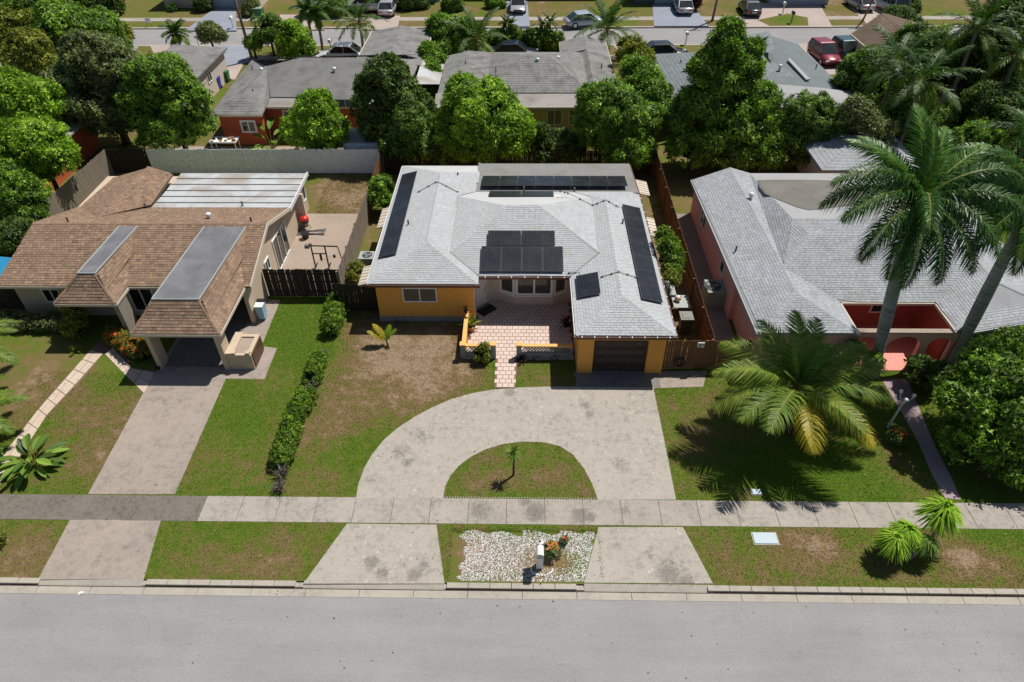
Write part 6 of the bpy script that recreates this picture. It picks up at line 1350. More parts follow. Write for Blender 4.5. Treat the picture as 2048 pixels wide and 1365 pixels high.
# ------------------------------------------------------------------ near plants
def hedge(label, pts, r, kind='lf_hedge', seed=1, dens=26, per=5, leaf=(.12, .06), h=.75, name='hedge', sq=1.0):
    blobs = []
    for a, b in zip(pts[:-1], pts[1:]):
        L = math.hypot(b[0]-a[0], b[1]-a[1]); k = max(1, int(L/(r*.7)))
        for i in range(k+1): t_ = i/k; blobs.append((a[0]+(b[0]-a[0])*t_, a[1]+(b[1]-a[1])*t_, h-r*sq, r*random.uniform(.9, 1.1), sq))
    t = thing(name, label, 'hedge', (pts[0][0], pts[0][1], 0), 0, 'garden hedges'); loc = [(b[0]-pts[0][0], b[1]-pts[0][1])+b[2:] for b in blobs]
    inst('foliage', crown_mesh('foliage', loc, leaf, M[kind], dens, per, .3, seed, .4), t); m = MB(); core(m, loc); 
    for b in loc: m.box(b[0]-r*.5, b[0]+r*.5, b[1]-r*.5, b[1]+r*.5, 0, b[2])
    m.build('hedge_shade_core', M['core_shade'], t, local=True); return t  # dark spheres and boxes, the hedge's inner shade as colour
def deadbush(label, u, v, r, seed, name='dead_shrub'):
    q = G(u, v); t = thing(name, label, 'shrub', (q[0], q[1], 0)); rr = random.Random(seed); m = MB()
    for k in range(70):
        a = rr.uniform(0, 6.28); d = rr.uniform(.2, 1)*r; z = rr.uniform(.3, .9)*r*1.6; p1 = (math.cos(a)*d*.5, math.sin(a)*d*.5, z*.6); e = (math.cos(a)*d+rr.uniform(-.1, .1), math.sin(a)*d+rr.uniform(-.1, .1), z)
        m.tube([(math.cos(a)*.08, math.sin(a)*.08, 0), p1, e], [.018, .012, .006], 4, 0, False, rr.random()); m.tube([p1, (e[0]+rr.uniform(-.15, .15), e[1]+rr.uniform(-.15, .15), e[2]*.8)], [.01, .004], 4, 0, False, rr.random())
    m.build('twigs', M['lf_dead'], t, local=True, tone=True); return t
hd = lambda *q: [G(u, v)[:2] for u, v in q]
hedge('dense green hedge block at the back, beside the dark fence', hd((666, 668), (672, 640), (676, 618)), .42, seed=3, h=.9)
hedge('green hedge clump below a bare gap in the row', hd((628, 762), (638, 730)), .37, seed=4, h=.7)
hedge('long green hedge stretch in the middle of the row between the lawns', hd((583, 860), (600, 830), (616, 802)), .37, seed=5, h=.72)
hedge('green hedge stretch nearest the sidewalk', hd((566, 925), (576, 895), (586, 868)), .40, seed=6, h=.75)
deadbush('grey leafless shrub between the two hedge stretches', 623, 783, .42, 1); deadbush('dark leafless shrub just past the nearest hedge stretch', 566, 955, .45, 2); deadbush('small bare shrub at the sidewalk end of the hedge row', 562, 980, .35, 3); deadbush('pale bare twigs above the upper hedge clump', 648, 712, .22, 4)
# ixora hedge with orange-red flowers
hedge('ixora hedge full of orange-red flowers beside the carport', hd((236, 683), (262, 700), (287, 716)), .42, 'lf_flower', 8, 30, 5, (.1, .06), .85, 'flowering_hedge')
hedge('dark clipped hedge under the window at far left', [(-27.4, 28.0), (-24.0, 28.0)], .42, 'lf_grey', 9, 22, 5, (.12, .06), .75)
hedge('clipped boxy hedge by the dark blue sedan at the far street', [G(965, 100)[:2], G(1108, 100)[:2]], .9, 'lf_hedge', 10, 9, 5, (.26, .14), 1.7)
# climbing plant on porch
q = G(158, 668); tree('variegated climbing plant hanging from the porch roof corner', (q[0], q[1]), [(q[0], q[1], .5, .45, 1), (q[0]+.1, q[1]+.2, 1.1, .38, 1.1), (q[0], q[1]+.35, 1.8, .35, 1.2)], 'lf_yellow', (.2, .1), 24, 4, .9, 31, .4, 'climbing_plant', 'plant', .06)
q = G(150, 705); potplant('low yellow-green plant at the end of the flagstone path', q[0], q[1], 0, .5, 'lf_yellow', 77, 40, nm='garden_shrub', z0=0)
# bird of paradise: big paddle leaves
def paddle(label, u, v, n, s, seed, kind='lf_mid'):
    q = G(u, v); t = thing('bird_of_paradise', label, 'plant', (q[0], q[1], 0)); r = random.Random(seed)
    for k in range(n):
        a = k*2.4+r.uniform(-.3, .3); el = r.uniform(.45, 1.25); Ls = s*r.uniform(.4, .75); d = Vector((math.cos(a)*math.cos(el), math.sin(a)*math.cos(el), math.sin(el))); B = d*Ls; el2 = el-r.uniform(.5, .9); d2 = Vector((math.cos(a)*math.cos(el2), math.sin(a)*math.cos(el2), math.sin(el2))); S_ = Vector((-math.sin(a), math.cos(a), 0)); ll = s*r.uniform(.5, .7); w_ = ll*.17
        m = MB().tube([(0, 0, 0), tuple(B)], [.025, .014], 5, 1); N_ = S_.cross(d2).normalized()*-.0; up_ = Vector((0, 0, 1)); st = []
        for i, wf in ((0, .25), (1, .85), (2, 1.0), (3, .8), (4, .0)):
            c = B+d2*ll*i/4+Vector((0, 0, -1))*ll*.10*(i/4)**2; st += [tuple(c-S_*w_*wf+up_*w_*wf*.35), tuple(c), tuple(c+S_*w_*wf+up_*w_*wf*.35)]
        m.add(st, [(3*i+j, 3*i+j+1, 3*i+j+4, 3*i+j+3) for i in range(4) for j in (0, 1)], 0, min(1, max(0, r.gauss(.55, .2)))); m.build('leaf', [M[kind], M['rachis']], t, local=True, tone=True)
    return t
paddle('bird of paradise with broad paddle leaves beside the flagstone path', 72, 932, 34, 1.35, 4)
M['lf_banana'] = leaf_mat('banana_leaf', (.05, .11, .015), (.13, .26, .03), (.3, .42, .08)); paddle('banana plant behind the white fence', 545, 300, 12, 2.4, 5, 'lf_banana')
# orange-red flowers by the mailbox and along the pink walk
def flowerbush(label, u, v, r, seed, fm='flowerO', n=16, kind='lf_grey', h=.55):
    q = G(u, v); t = tree(label, (q[0], q[1]), [(q[0], q[1], h*.55, r, .9)], kind, (.09, .045), 60, 4, .3, seed, .45, 'flowering_shrub', 'shrub', .03); rr = random.Random(seed)
    for k in range(n):
        a = rr.uniform(0, 6.28); d = rr.uniform(0, .9)*r; m = MB(); c = (math.cos(a)*d, math.sin(a)*d, h*.55+r*.9*math.sqrt(max(0, 1-(d/r)**2))+rr.uniform(0, .12))
        for j in range(7): b = rr.uniform(0, 6.28); e = rr.uniform(.03, .06); m.add([c, (c[0]+e*math.cos(b), c[1]+e*math.sin(b), c[2]+.02), (c[0]+e*math.cos(b+.9), c[1]+e*math.sin(b+.9), c[2]+.035)], [(0, 1, 2)])
        m.build('flower', M[fm], t, local=True)
    return t
flowerbush('orange flowering shrub growing beside the white mailbox', 1104, 1110, .26, 1, n=26); flowerbush('small red flowering sprig right of the mailbox', 1127, 1088, .12, 2, 'flowerR', 6, h=.35)
flowerbush('red flowering bush by the foot of the white garden lamp', 1790, 885, .4, 3, 'flowerR', 36, 'lf_dark'); flowerbush('orange flowering bush in the dark bed right of the pink walk', 1885, 768, .35, 4, 'flowerO', 28, 'lf_dark')
# stone ring at the mailbox
q = G(1081, 1152); er = thing('edging_ring', 'scalloped white edging ring round the mailbox foot', 'edging', (q[0], q[1], 0)); 
for k in range(13): a = math.pi+math.pi*(k/12); MB().sph((.4*math.cos(a)+.05, .25*math.sin(a)+.25, .02), .045, 0, 6, 4).build('stone', M['white'], er, local=True)
em = thing('border_edging', 'row of small white stones edging the island lawn at the sidewalk', 'edging', (ISL[0][0], SW1+.04, 0)); sm_ = MB().sph((0, 0, .012), .036, 0, 6, 4, (1, .8, .7)).mesh('stone', M['potpale'])
x = ISL[0][0]+.05; k = 0
while x < ISL[-1][0]-.05: inst('stone', sm_, em, (x-ISL[0][0], random.uniform(-.01, .01), 0), (0, 0, random.uniform(0, 3))); x += .11
# litter on the road
q = G(160, 1183); lt = thing('litter', 'crumpled white litter on the road by the gutter', 'litter', (q[0], q[1], -.11)); MB().add([(-.12, 0, .01), (0, .06, .03), (.1, .02, .01), (.02, -.08, .05), (-.05, -.14, .01)], [(0, 1, 3), (1, 2, 3), (0, 3, 4)]).build('paper', M['white'], lt, local=True)

# ------------------------------------------------------------------ near palms
FR = [(1.0, 10, -60, 'lf_coco'), (1.05, 5, -70, 'lf_coco'), (1.0, 0, -75, 'lf_coco'), (.95, -5, -75, 'lf_coco')]
cb = G(1590, 850); ct = RY(1597, 770, 21.0)
pk = thing('palm_tree', 'yellowing coconut palm on the lawn right of the main driveway', 'palm tree', (12.0, 21.0, 0)); OFF[pk.name] = Vector((12.0, 21.0, 0))
cz = 2.7; cc = Vector((ct[0]-12.0, 0, cz)); MB().tube([(0, 0, -.05), (cc.x*.5, 0, cz*.5), tuple(cc)], [.26, .18, .2], 10).build('trunk', M['bark'], pk, local=True, smooth=True)
fk = dict(stations=78, wd=.034, bare=.14)
cm = [frond_mesh('frond', 3.5, (.15, -1.0), .85, M['lf_coco'], 11, droop=.28, tone=.5, **fk), frond_mesh('frond', 3.6, (.1, -1.25), .9, M['lf_coco'], 12, droop=.5, tone=.6, **fk), frond_mesh('frond', 3.4, (.0, -1.2), .8, M['lf_yfrond'], 13, droop=.45, tone=.45, tip=.3, **fk), frond_mesh('frond', 3.3, (.1, -.4), .7, M['lf_palm'], 14, droop=.2, tone=.7, **fk)]
# azimuth (0 = right, 90 = away from the street), elevation, kind, scale
for az, el, k, s in ((95, 66, 0, .95), (62, 50, 0, .95), (124, 50, 0, .95), (32, 44, 1, 1.0), (152, 42, 1, 1.05), (6, 36, 1, 1.08), (176, 38, 1, 1.1), (190, 22, 1, 1.1), (-14, 24, 0, 1.0), (48, 24, 0, .9), (108, 26, 0, .85), (-50, 24, 2, 1.12), (-64, 34, 1, 1.0), (-98, 22, 2, 1.0), (216, 22, 0, 1.05), (234, 28, 0, 1.1), (204, 6, 0, .9), (140, 76, 3, .7), (25, 74, 3, .7), (-92, 52, 3, .45), (200, 58, 3, .5), (80, 10, 1, .9), (-78, 6, 1, .7)):
    inst('frond', cm[k], pk, tuple(cc), (random.uniform(-.25, .25), -math.radians(el), math.radians(az)), (s*1.1, s*1.06, s*1.06))
# royal palms
def royal(label, base, top, seed, lst, s0=1.0):
    t = thing('royal_palm', label, 'palm tree', (base[0], base[1], 0)); tp = Vector((top[0]-base[0], top[1]-base[1], top[2])); k = 10
    P = [Vector((0, 0, -.05)).lerp(tp, i/k) for i in range(k+1)]; R_ = [.34, .27, .25, .26, .28, .285, .28, .265, .25, .23, .21]
    MB().tube([tuple(p) for p in P], R_, 14).build('trunk', M['royaltrunk'], t, local=True, smooth=True)
    rg = MB()
    for i in range(34):
        z = i/34; c = Vector((0, 0, 0)).lerp(tp, z); kk = min(9, int(z*10)); r_ = R_[kk]+(R_[kk+1]-R_[kk])*(z*10-kk); rg.tube([tuple(c), tuple(c+Vector((0, 0, .02)))], r_+.008, 14, 0, False)
    rg.build('leaf_scars', M['palebark'], t, local=True)
    e = tp+Vector((0, 0, 1.3)); MB().tube([tuple(tp), tuple(tp.lerp(e, .4)), tuple(e)], [.23, .2, .09], 12).build('crownshaft', M['crownshaft'], t, local=True, smooth=True)
    kw = dict(stations=56, wd=.04, plume=True, bare=.08)
    ms = [frond_mesh('frond', 3.8, (.25, -1.35), .72, M['lf_royal'], seed, droop=.6, tone=.5, **kw), frond_mesh('frond', 3.8, (.2, -1.5), .74, M['lf_royal'], seed+1, droop=.7, tone=.42, **kw), frond_mesh('frond', 3.5, (.1, -.8), .66, M['lf_royal'], seed+2, droop=.4, tone=.7, **kw)]
    for az, el, m_, s in lst: inst('frond', ms[m_], t, tuple(e), (random.uniform(-.2, .2), -math.radians(el), math.radians(az)), (s*s0*1.1,)*3)
    return t
rt1 = RY(1822, 445, 24.9)
royal('tall royal palm with full crown in front of the pink house porch', (17.1, 24.75), (rt1[0], rt1[1], rt1[2]-.2), 21,
      ((100, 66, 2, 1.05), (160, 45, 2, 1.1), (185, 34, 0, 1.15), (205, 20, 0, 1.1), (222, 5, 1, 1.1), (238, -8, 1, 1.05), (256, -18, 1, 1.05), (275, -12, 1, 1.0), (292, -2, 1, 1.0), (310, 6, 0, 1.0), (335, 22, 0, 1.05), (2, 34, 0, 1.05), (28, 40, 2, 1.0), (60, 45, 2, 1.0), (130, 40, 2, 1.0), (172, 15, 1, 1.05), (85, 80, 2, .8), (245, 30, 0, .95)))
rt2 = RY(2040, 455, 25.3)
royal('second royal palm whose trunk leans out of the frame at right', (20.9, 25.1), (rt2[0], rt2[1], rt2[2]), 31,
      ((100, 60, 2, 1.0), (150, 42, 0, 1.1), (175, 30, 0, 1.05), (195, 15, 1, 1.0), (215, 0, 1, 1.0), (240, -10, 1, .95), (270, -12, 1, .9), (300, -5, 1, .95), (330, 15, 0, 1.0), (0, 25, 0, 1.0), (40, 40, 2, 1.0), (70, 45, 2, 1.0), (125, 30, 0, 1.0)))
# small fan and spiky plants
isl = thing('yucca', 'small single-stem yucca in the half-round island lawn', 'plant', (G(1027, 951)[0], G(1027, 951)[1], 0)); hz = 1.45
MB().tube([(0, 0, 0), (.02, 0, hz)], [.05, .04], 8).build('trunk', M['bark'], isl, local=True)
for k in range(70):
    a = random.uniform(0, 6.28); el = random.uniform(-.7, 1.45); L = random.uniform(.38, .52); d = Vector((math.cos(a)*math.cos(el), math.sin(a)*math.cos(el), math.sin(el))); S_ = Vector((-math.sin(a), math.cos(a), 0))*.018; A = Vector((.02, 0, hz))
    MB().add([A-S_, A+S_, A+d*L*.6+S_, A+d*L*.6-S_, A+d*L+Vector((0, 0, -.04))], [(0, 1, 2, 3), (3, 2, 4)], 0, random.uniform(.3, .8)).build('leaf', M['lf_mid'], isl, local=True, tone=True)
yp = thing('young_palm', 'young palm with one yellow frond on the dry lawn before the orange wall', 'palm tree', (G(776, 692)[0], G(776, 692)[1], 0))
MB().tube([(0, 0, 0), (-.05, 0, .35)], [.05, .03], 7).build('trunk', M['bark'], yp, local=True)
ym = frond_mesh('frond', 1.15, (.1, -.5), .32, M['lf_yfrond'], 5, stations=22, wd=.05, droop=.3, tone=.5); ym2 = frond_mesh('frond', .9, (.1, -.5), .25, M['lf_bright'], 6, stations=18, wd=.05, droop=.2, tone=.5)
for az, el, m_ in ((150, 55, ym), (175, 40, ym), (70, 60, ym2), (20, 55, ym2)): inst('frond', m_, yp, (-.04, 0, .33), (0, -math.radians(el), math.radians(az)))
def ponytail(label, heads, base, name='ponytail_palm'):
    t = thing(name, label, 'plant', (base[0], base[1], 0)); r = random.Random(len(label))
    for hx, hy, hz_, R_, kind in heads:
        x, y = hx-base[0], hy-base[1]; MB().tube([(0, 0, 0), (x*.4, y*.4, hz_*.5), (x, y, hz_)], [.1, .07, .05], 7).build('trunk', M['palebark'], t, local=True, smooth=True)
        for k in range(320):
            a = r.uniform(0, 6.28); el = r.uniform(-.35, 1.4); d = Vector((math.cos(a)*math.cos(el), math.sin(a)*math.cos(el), math.sin(el))); A = Vector((x, y, hz_)); L = R_*r.uniform(.9, 1.2); S_ = Vector((-math.sin(a), math.cos(a), 0))*.035; B = A+d*L*.5; E2 = B+Vector((d.x, d.y, 0)).normalized()*L*.38+Vector((0, 0, -L*.35*(1-el*.3)))
            if k == 0: m = MB()
            m.add([A-S_*.5, A+S_*.5, B+S_, B-S_, E2], [(0, 1, 2, 3), (3, 2, 4)], 0, min(1, max(0, r.gauss(.55, .2))))
        m.build('leaf_head', M[kind], t, local=True, tone=True)
    return t
b = G(1822, 1115); h1, h2, h3, h4 = RY(1880, 1020, b[1]+.4), RY(1822, 1050, b[1]+.3), RY(1790, 1080, b[1]), RY(1855, 1085, b[1])
q0 = G(1868, 1100); h1 = RY(1882, 1028, q0[1]+.5)
ponytail('ponytail palm with one large bright tufted head over the sidewalk edge', [(h1[0], h1[1], max(h1[2], 1.0), .98, 'lf_bright')], (q0[0], q0[1]+.3))
ponytail('low ponytail palm with three small heads on the kerb lawn', [(h2[0], h2[1], 1.1, .78, 'lf_bright'), (h3[0], h3[1], 1.0, .76, 'lf_bright'), (h4[0], h4[1], .9, .6, 'lf_mid')], (b[0], b[1]))
q = G(-15, 740, .0)
palm('coconut palm leaning in at the left edge above the lawn', (-26.5, 23.5), (-25.9, 23.6, 2.6), [(1, 5, -60, 'lf_coco'), (1, 0, -70, 'lf_coco')], 41, n=16, L=2.7, ll=.6, mesh_kw=dict(stations=46, wd=.05), elev=(70, 0))
palm('low coconut palm at the left edge beside the flagstone path', (-24.2, 20.3), (-24.0, 20.3, 1.5), [(1, 5, -60, 'lf_coco'), (1, 0, -70, 'lf_coco')], 43, n=14, L=2.3, ll=.55, mesh_kw=dict(stations=42, wd=.05), elev=(70, 5))
q = G(1, 925); bush = tree('small dark shrub at the left edge by the path', (q[0]-.4, q[1]), [(q[0]-.3, q[1], .4, .45)], 'lf_mid', (.16, .08), 24, 5, .4, 44, .4, 'shrub', 'shrub', .04)
tree('small yellow-green shrub at the left edge of the kerb lawn', (G(-8, 1100)[0], G(-8, 1100)[1]), [(G(-8, 1090)[0], G(-8, 1090)[1], .3, .35)], 'lf_yellow', (.12, .06), 30, 5, .4, 45, .4, 'shrub', 'shrub', .03)

# ------------------------------------------------------------------ trees
def T(label, specs, Y, **kw):
    blobs = [bl(u, v, Y+(dy), r, sq) for (u, v, dy, r, sq) in specs]; x = blobs[0][0]; rs = random.Random(kw.get('seed', 1)*3+1)
    for b in list(blobs):
        if b[3] > .7:
            for k in range(5):
                a, e = rs.uniform(0, 6.28), rs.uniform(-.3, 1.3); q = b[3]*rs.uniform(.72, .98); r_ = b[3]*rs.uniform(.2, .38)
                blobs.append((b[0]+q*math.cos(a)*math.cos(e), b[1]+q*math.sin(a)*math.cos(e), max(r_, b[2]+q*math.sin(e)*b[4]), r_, .9))
    return tree(label, (x, Y), blobs, **kw)
T('large glossy shade tree at the right edge over the pink walk', [(1995, 830, 0, 95, .6), (1945, 880, -.8, 60, .6), (2070, 760, 1, 110, .7), (2060, 900, -1.2, 80, .6), (1935, 800, 0, 50, .7), (1990, 745, .8, 60, .7)], 20.3, kind='lf_mango', leaf=(.2, .10), dens=3.4, per=5, seed=50, lump=.26, trunk_r=.2, hollow=True)
T('dark shrub mass at the foot of the second royal palm', [(1842, 732, 0, 20, .8), (1866, 742, -.3, 22, .8), (1846, 754, -.6, 20, .8)], 24.2, kind='lf_dark', leaf=(.18, .09), dens=22, per=5, seed=51, name='shrub', cat='shrub', trunk_r=.06)
T('small bushes at the foot of the first royal palm', [(1712, 702, 0, 18, .8), (1745, 722, -.3, 16, .8), (1690, 712, 0, 16, .8)], 24.6, kind='lf_mango', leaf=(.16, .08), dens=26, per=5, seed=152, name='shrub', cat='shrub', trunk_r=.04)
T('bush against the right wing of the pink house', [(1985, 706, 0, 34, .8), (2030, 700, 0, 42, .8)], 24.4, kind='lf_mid', leaf=(.18, .08), dens=20, per=5, seed=52, name='shrub', cat='shrub', trunk_r=.06)
T('bright round mango tree behind the orange house', [(962, 238, 0, 74, .92), (925, 258, -.3, 55, .9), (1005, 262, -.3, 56, .9), (960, 285, -.8, 52, .8), (900, 290, -.6, 36, .8)], 47.0, kind='lf_bright', leaf=(.34, .10), dens=9, per=6, seed=53, lump=.2, droop=.7)
T('dark loose tree beside the terracotta house', [(775, 165, 0, 42, 1), (750, 205, -.2, 42, 1), (805, 205, -.2, 42, 1), (770, 245, -.5, 45, .9), (835, 215, 0, 28, 1), (735, 175, 0, 22, 1)], 48.2, kind='lf_dark', leaf=(.26, .13), dens=8, per=5, seed=54, lump=.3, hollow=True)
T('small bright mango tree between patio door and white fence', [(630, 225, 0, 38, 1), (620, 258, -.2, 42, .9), (655, 265, -.2, 38, .9), (590, 262, 0, 24, .9)], 47.6, kind='lf_bright', leaf=(.32, .10), dens=10, per=6, seed=55, lump=.24, droop=1.1)
T('grey-green bushy tree left of the round mango tree', [(820, 250, 0, 42, .9), (800, 285, -.3, 36, .9), (845, 290, -.3, 36, .9)], 46.4, kind='lf_mid', leaf=(.2, .09), dens=16, per=5, seed=56, lump=.25)
T('low dark shrubs between the two mango trees', [(1110, 285, 0, 26, .8), (1080, 262, 0, 14, .8), (1140, 298, -.3, 28, .8), (1090, 302, -.3, 26, .8)], 46.6, kind='lf_dark', leaf=(.24, .1), dens=12, per=5, seed=57, lump=.3)
T('wide spreading mango tree left of the tall tree', [(1220, 215, 0, 52, .8), (1260, 245, 0, 52, .8), (1200, 255, -.4, 46, .8), (1250, 295, -1, 52, .8), (1185, 195, .3, 26, .8), (1295, 240, .3, 30, .9)], 46.8, kind='lf_mango', leaf=(.28, .09), dens=11, per=5, seed=58, lump=.22)
T('tall columnar mango tree rising above the slate roof', [(1452, 92, .5, 34, 1.1), (1425, 138, .3, 38, 1), (1482, 142, .3, 38, 1), (1460, 62, .6, 20, 1), (1455, 200, 0, 66, 1), (1400, 225, -.2, 50, .9), (1510, 215, -.2, 44, 1), (1450, 280, -.8, 66, .9), (1385, 290, -.8, 46, .9), (1515, 290, -.6, 48, .9), (1508, 98, .5, 16, 1)], 46.8, kind='lf_mango', leaf=(.32, .11), dens=8, per=6, seed=59, lump=.22, trunk_r=.25)
T('rounded olive tree between tall mango and palms', [(1615, 235, 0, 48, .9), (1590, 270, -.3, 44, .9), (1650, 275, -.3, 42, .9), (1620, 305, -.8, 40, .8)], 46.8, kind='lf_mid', leaf=(.2, .08), dens=15, per=5, seed=60, lump=.22)
T('small leafy tree right of the olive tree', [(1680, 275, 0, 28, .9), (1700, 250, 0, 20, .9)], 47, kind='lf_mango', leaf=(.26, .09), dens=12, per=5, seed=61)
T('yellow-tipped croton shrub between the centre and slate houses', [(1262, 105, 0, 24, 1), (1278, 125, -.5, 24, 1)], 60, kind='lf_yellow', leaf=(.36, .12), dens=8, per=5, seed=62, name='shrub', cat='shrub')
T('green hedge-like trees along the side of the centre house', [(1275, 150, 1, 28, 1), (1292, 175, -1.5, 32, 1), (1305, 200, -3.5, 32, 1), (1265, 135, 3, 20, 1)], 54.5, kind='lf_mango', leaf=(.3, .12), dens=9, per=5, seed=63, name='tree')
# left side
T('big grey-green broad tree at upper left', [(200, 130, .5, 62, .8), (150, 165, 0, 48, .9), (250, 160, 0, 52, .9), (195, 205, -.6, 66, .8), (140, 215, -.6, 36, .8), (230, 235, -1, 46, .8)], 50.5, kind='lf_grey', leaf=(.24, .11), dens=9, per=5, seed=64, lump=.26, trunk_r=.28)
T('dark green tree right of the broad grey-green tree', [(330, 160, .3, 48, .9), (300, 210, 0, 50, .9), (370, 205, 0, 46, .9), (395, 245, -.4, 32, .9), (330, 260, -.8, 52, .8), (285, 160, .3, 30, .9)], 48.5, kind='lf_mango', leaf=(.26, .11), dens=9, per=5, seed=65, lump=.25, trunk_r=.2)
T('bright green spreading tree beside the far street, upper left', [(130, 55, .5, 48, .8), (195, 65, 0, 42, .8), (110, 90, -.5, 40, .8), (215, 95, -.5, 34, .8), (165, 95, -.6, 38, .8)], 64, kind='lf_mango', leaf=(.36, .14), dens=7, per=5, seed=66)
T('yellow-topped bushy tree left of the flat pale roof', [(60, 95, .3, 32, .9), (45, 120, 0, 34, .9), (80, 125, 0, 28, .9)], 58, kind='lf_yellow', leaf=(.28, .12), dens=10, per=5, seed=67)
T('round olive shrub behind the spreading tree', [(240, 68, 0, 18, 1)], 68, kind='lf_yellow', leaf=(.28, .12), dens=10, per=5, seed=68, name='shrub', cat='shrub')
T('bright mango tree at the left edge, upper one', [(25, 195, 0, 48, .9), (-15, 215, 0, 50, .9), (85, 200, 0, 38, .9), (75, 230, -.6, 36, .8)], 47.5, kind='lf_bright', leaf=(.3, .1), dens=9, per=6, seed=69, lump=.22)
T('bright mango tree at the left edge, lower one', [(70, 290, 0, 56, .85), (20, 300, 0, 48, .9), (110, 315, -.4, 36, .8), (45, 340, -.8, 46, .8)], 41.5, kind='lf_bright', leaf=(.28, .1), dens=9, per=6, seed=70, lump=.22)
T('leafy tree at the left edge beyond the slanted fence', [(35, 390, 0, 48, .9), (5, 430, 0, 50, .9), (50, 430, -.5, 34, .9), (0, 360, 0, 36, .9)], 36.5, kind='lf_mango', leaf=(.24, .09), dens=11, per=6, seed=71, lump=.24)
T('dark fine-leaved tree below the left edge mango trees', [(30, 475, 0, 36, .9), (0, 490, 0, 40, .9)], 34.0, kind='lf_dark', leaf=(.2, .05), dens=16, per=6, seed=72)
T('olive rounded trees at the far left corner', [(15, 50, 0, 28, .9), (55, 55, 0, 26, .9), (5, 75, -1, 24, .9)], 72, kind='lf_yellow', leaf=(.4, .16), dens=7, per=5, seed=73)
T('tall dark tree in the top left corner', [(40, 20, 0, 40, 1), (75, 10, 0, 34, 1), (0, 15, 0, 36, 1)], 76, kind='lf_mid', leaf=(.45, .2), dens=6, per=5, seed=74)
T('dark wide tree across the far street at upper left', [(120, 5, 0, 34, .9), (170, 5, 0, 36, .9), (205, 8, 0, 28, .9), (150, -15, 0, 34, .9)], 84, kind='lf_dark', leaf=(.5, .2), dens=6, per=5, seed=75)
# street trees
def street(label, u, v, r, Y, kind='lf_mid', seed=1, sq=1.05, nm='tree', extra=()): return T(label, [(u, v, 0, r, sq)]+list(extra), Y, kind=kind, leaf=(.3, .1), dens=12, per=5, seed=seed, lump=.3, name=nm, trunk_r=.12)
street('wind-bent shrub standing at the edge of the far street', 420, 70, 20, 71.8, 'lf_grey', 80, 1, 'tree', [(436, 72, 0, 12, .9)])
street('dense egg-shaped tree right of the leaning pole', 538, 64, 27, 70.5, 'lf_mid', 81, 1.15); street('bright green round tree beside the egg-shaped tree', 590, 80, 28, 68.2, 'lf_bright', 82, 1, 'tree', [(605, 95, -.4, 20, 1), (575, 100, -.4, 18, 1)])
street('small round bush at the foot of the leaning pole', 505, 88, 13, 69.5, 'lf_mango', 83)
street('broad tree beside the coconut palm at the far street', 905, 75, 34, 68.5, 'lf_mango', 84, 1, 'tree', [(880, 60, .5, 24, 1), (935, 70, 0, 26, 1), (890, 105, -1, 26, 1)])
street('leafy shrub tree along the side of the centre house', 870, 130, 22, 62, 'lf_mango', 85, 1.1, 'tree', [(858, 105, 1, 16, 1), (865, 155, -2, 20, 1), (862, 185, -4, 22, 1)])
street('dome-shaped dark tree across the street from the tiled gable', 1790, 52, 30, 78, 'lf_dark', 86, .8, 'tree', [(1760, 62, 0, 18, .8), (1815, 60, 0, 18, .8)])
street('dark cypress-like topiary behind the clipped hedge', 1058, 72, 8, 71.5, 'lf_dark', 87, 1.5, 'topiary'); street('grey shrub beside the blue garage', 505, 20, 16, 84.5, 'lf_grey', 88, 1.3, 'shrub', [(500, 35, -.5, 13, 1)])
street('dark bush left of the pale blue garage door', 405, 8, 14, 86, 'lf_dark', 89, .9, 'shrub'); street('palm-like dark shrub on the lawn across the far street', 347, 20, 7, 86, 'lf_mid', 90, 1.2, 'shrub')
street('dark cypress between the blue-grey drive and its lawn', 1394, 8, 8, 85.5, 'lf_croton', 91, 1.6, 'cypress'); street('dark bushes by the silver minivan', 1810, 12, 18, 86, 'lf_dark', 92, 1, 'shrub', [(1790, 5, 1, 12, 1), (1825, 18, -1, 12, 1)])
street('large dark tree right of the silver car, across the far street', 815, 8, 22, 87, 'lf_dark', 93, 1, 'tree', [(840, 12, 0, 16, 1)]); street('green bushes across the far street at top centre', 985, 5, 12, 87, 'lf_mango', 94, .9, 'shrub', [(1000, 8, 0, 9, .9)])
street('leafy tree behind the small palms at far street left', 640, 18, 22, 84, 'lf_mid', 95, 1, 'tree', [(670, 20, 0, 20, 1), (615, 12, 0, 14, 1)])
street('low bushes at the very top beside the white van', 905, 8, 18, 86, 'lf_mid', 96, 1, 'shrub')
# right side mass
T('dark leafy tree behind the tiled gable house', [(1730, 145, 0, 38, .9), (1700, 165, 0, 30, .9), (1770, 160, 0, 34, .9), (1740, 190, -.6, 38, .9)], 55, kind='lf_mid', leaf=(.28, .11), dens=9, per=5, seed=100)
T('dark tree at the upper right behind the palms', [(1860, 110, 0, 48, .9), (1820, 90, 0, 34, .9), (1900, 150, -.5, 46, .9), (1830, 140, -.5, 36, .9)], 58, kind='lf_mid', leaf=(.3, .12), dens=7, per=5, seed=101)
T('very dark tall tree in the upper right corner', [(1990, 100, 0, 60, 1), (2040, 160, -.5, 60, 1), (1960, 170, -.5, 44, 1), (2030, 50, .5, 50, 1)], 54, kind='lf_dark', leaf=(.3, .12), dens=7, per=5, seed=102)
T('dark tree at the right edge above the second royal palm', [(2020, 230, 0, 56, .9), (1970, 210, 0, 40, .9), (2050, 290, -.5, 46, .9)], 47.5, kind='lf_dark', leaf=(.26, .1), dens=9, per=5, seed=103)
T('glossy bush behind the pink house at right', [(1950, 290, 0, 42, .85), (1915, 310, -.3, 32, .85), (1975, 320, -.4, 34, .85)], 44, kind='lf_mango', leaf=(.22, .1), dens=13, per=5, seed=104)
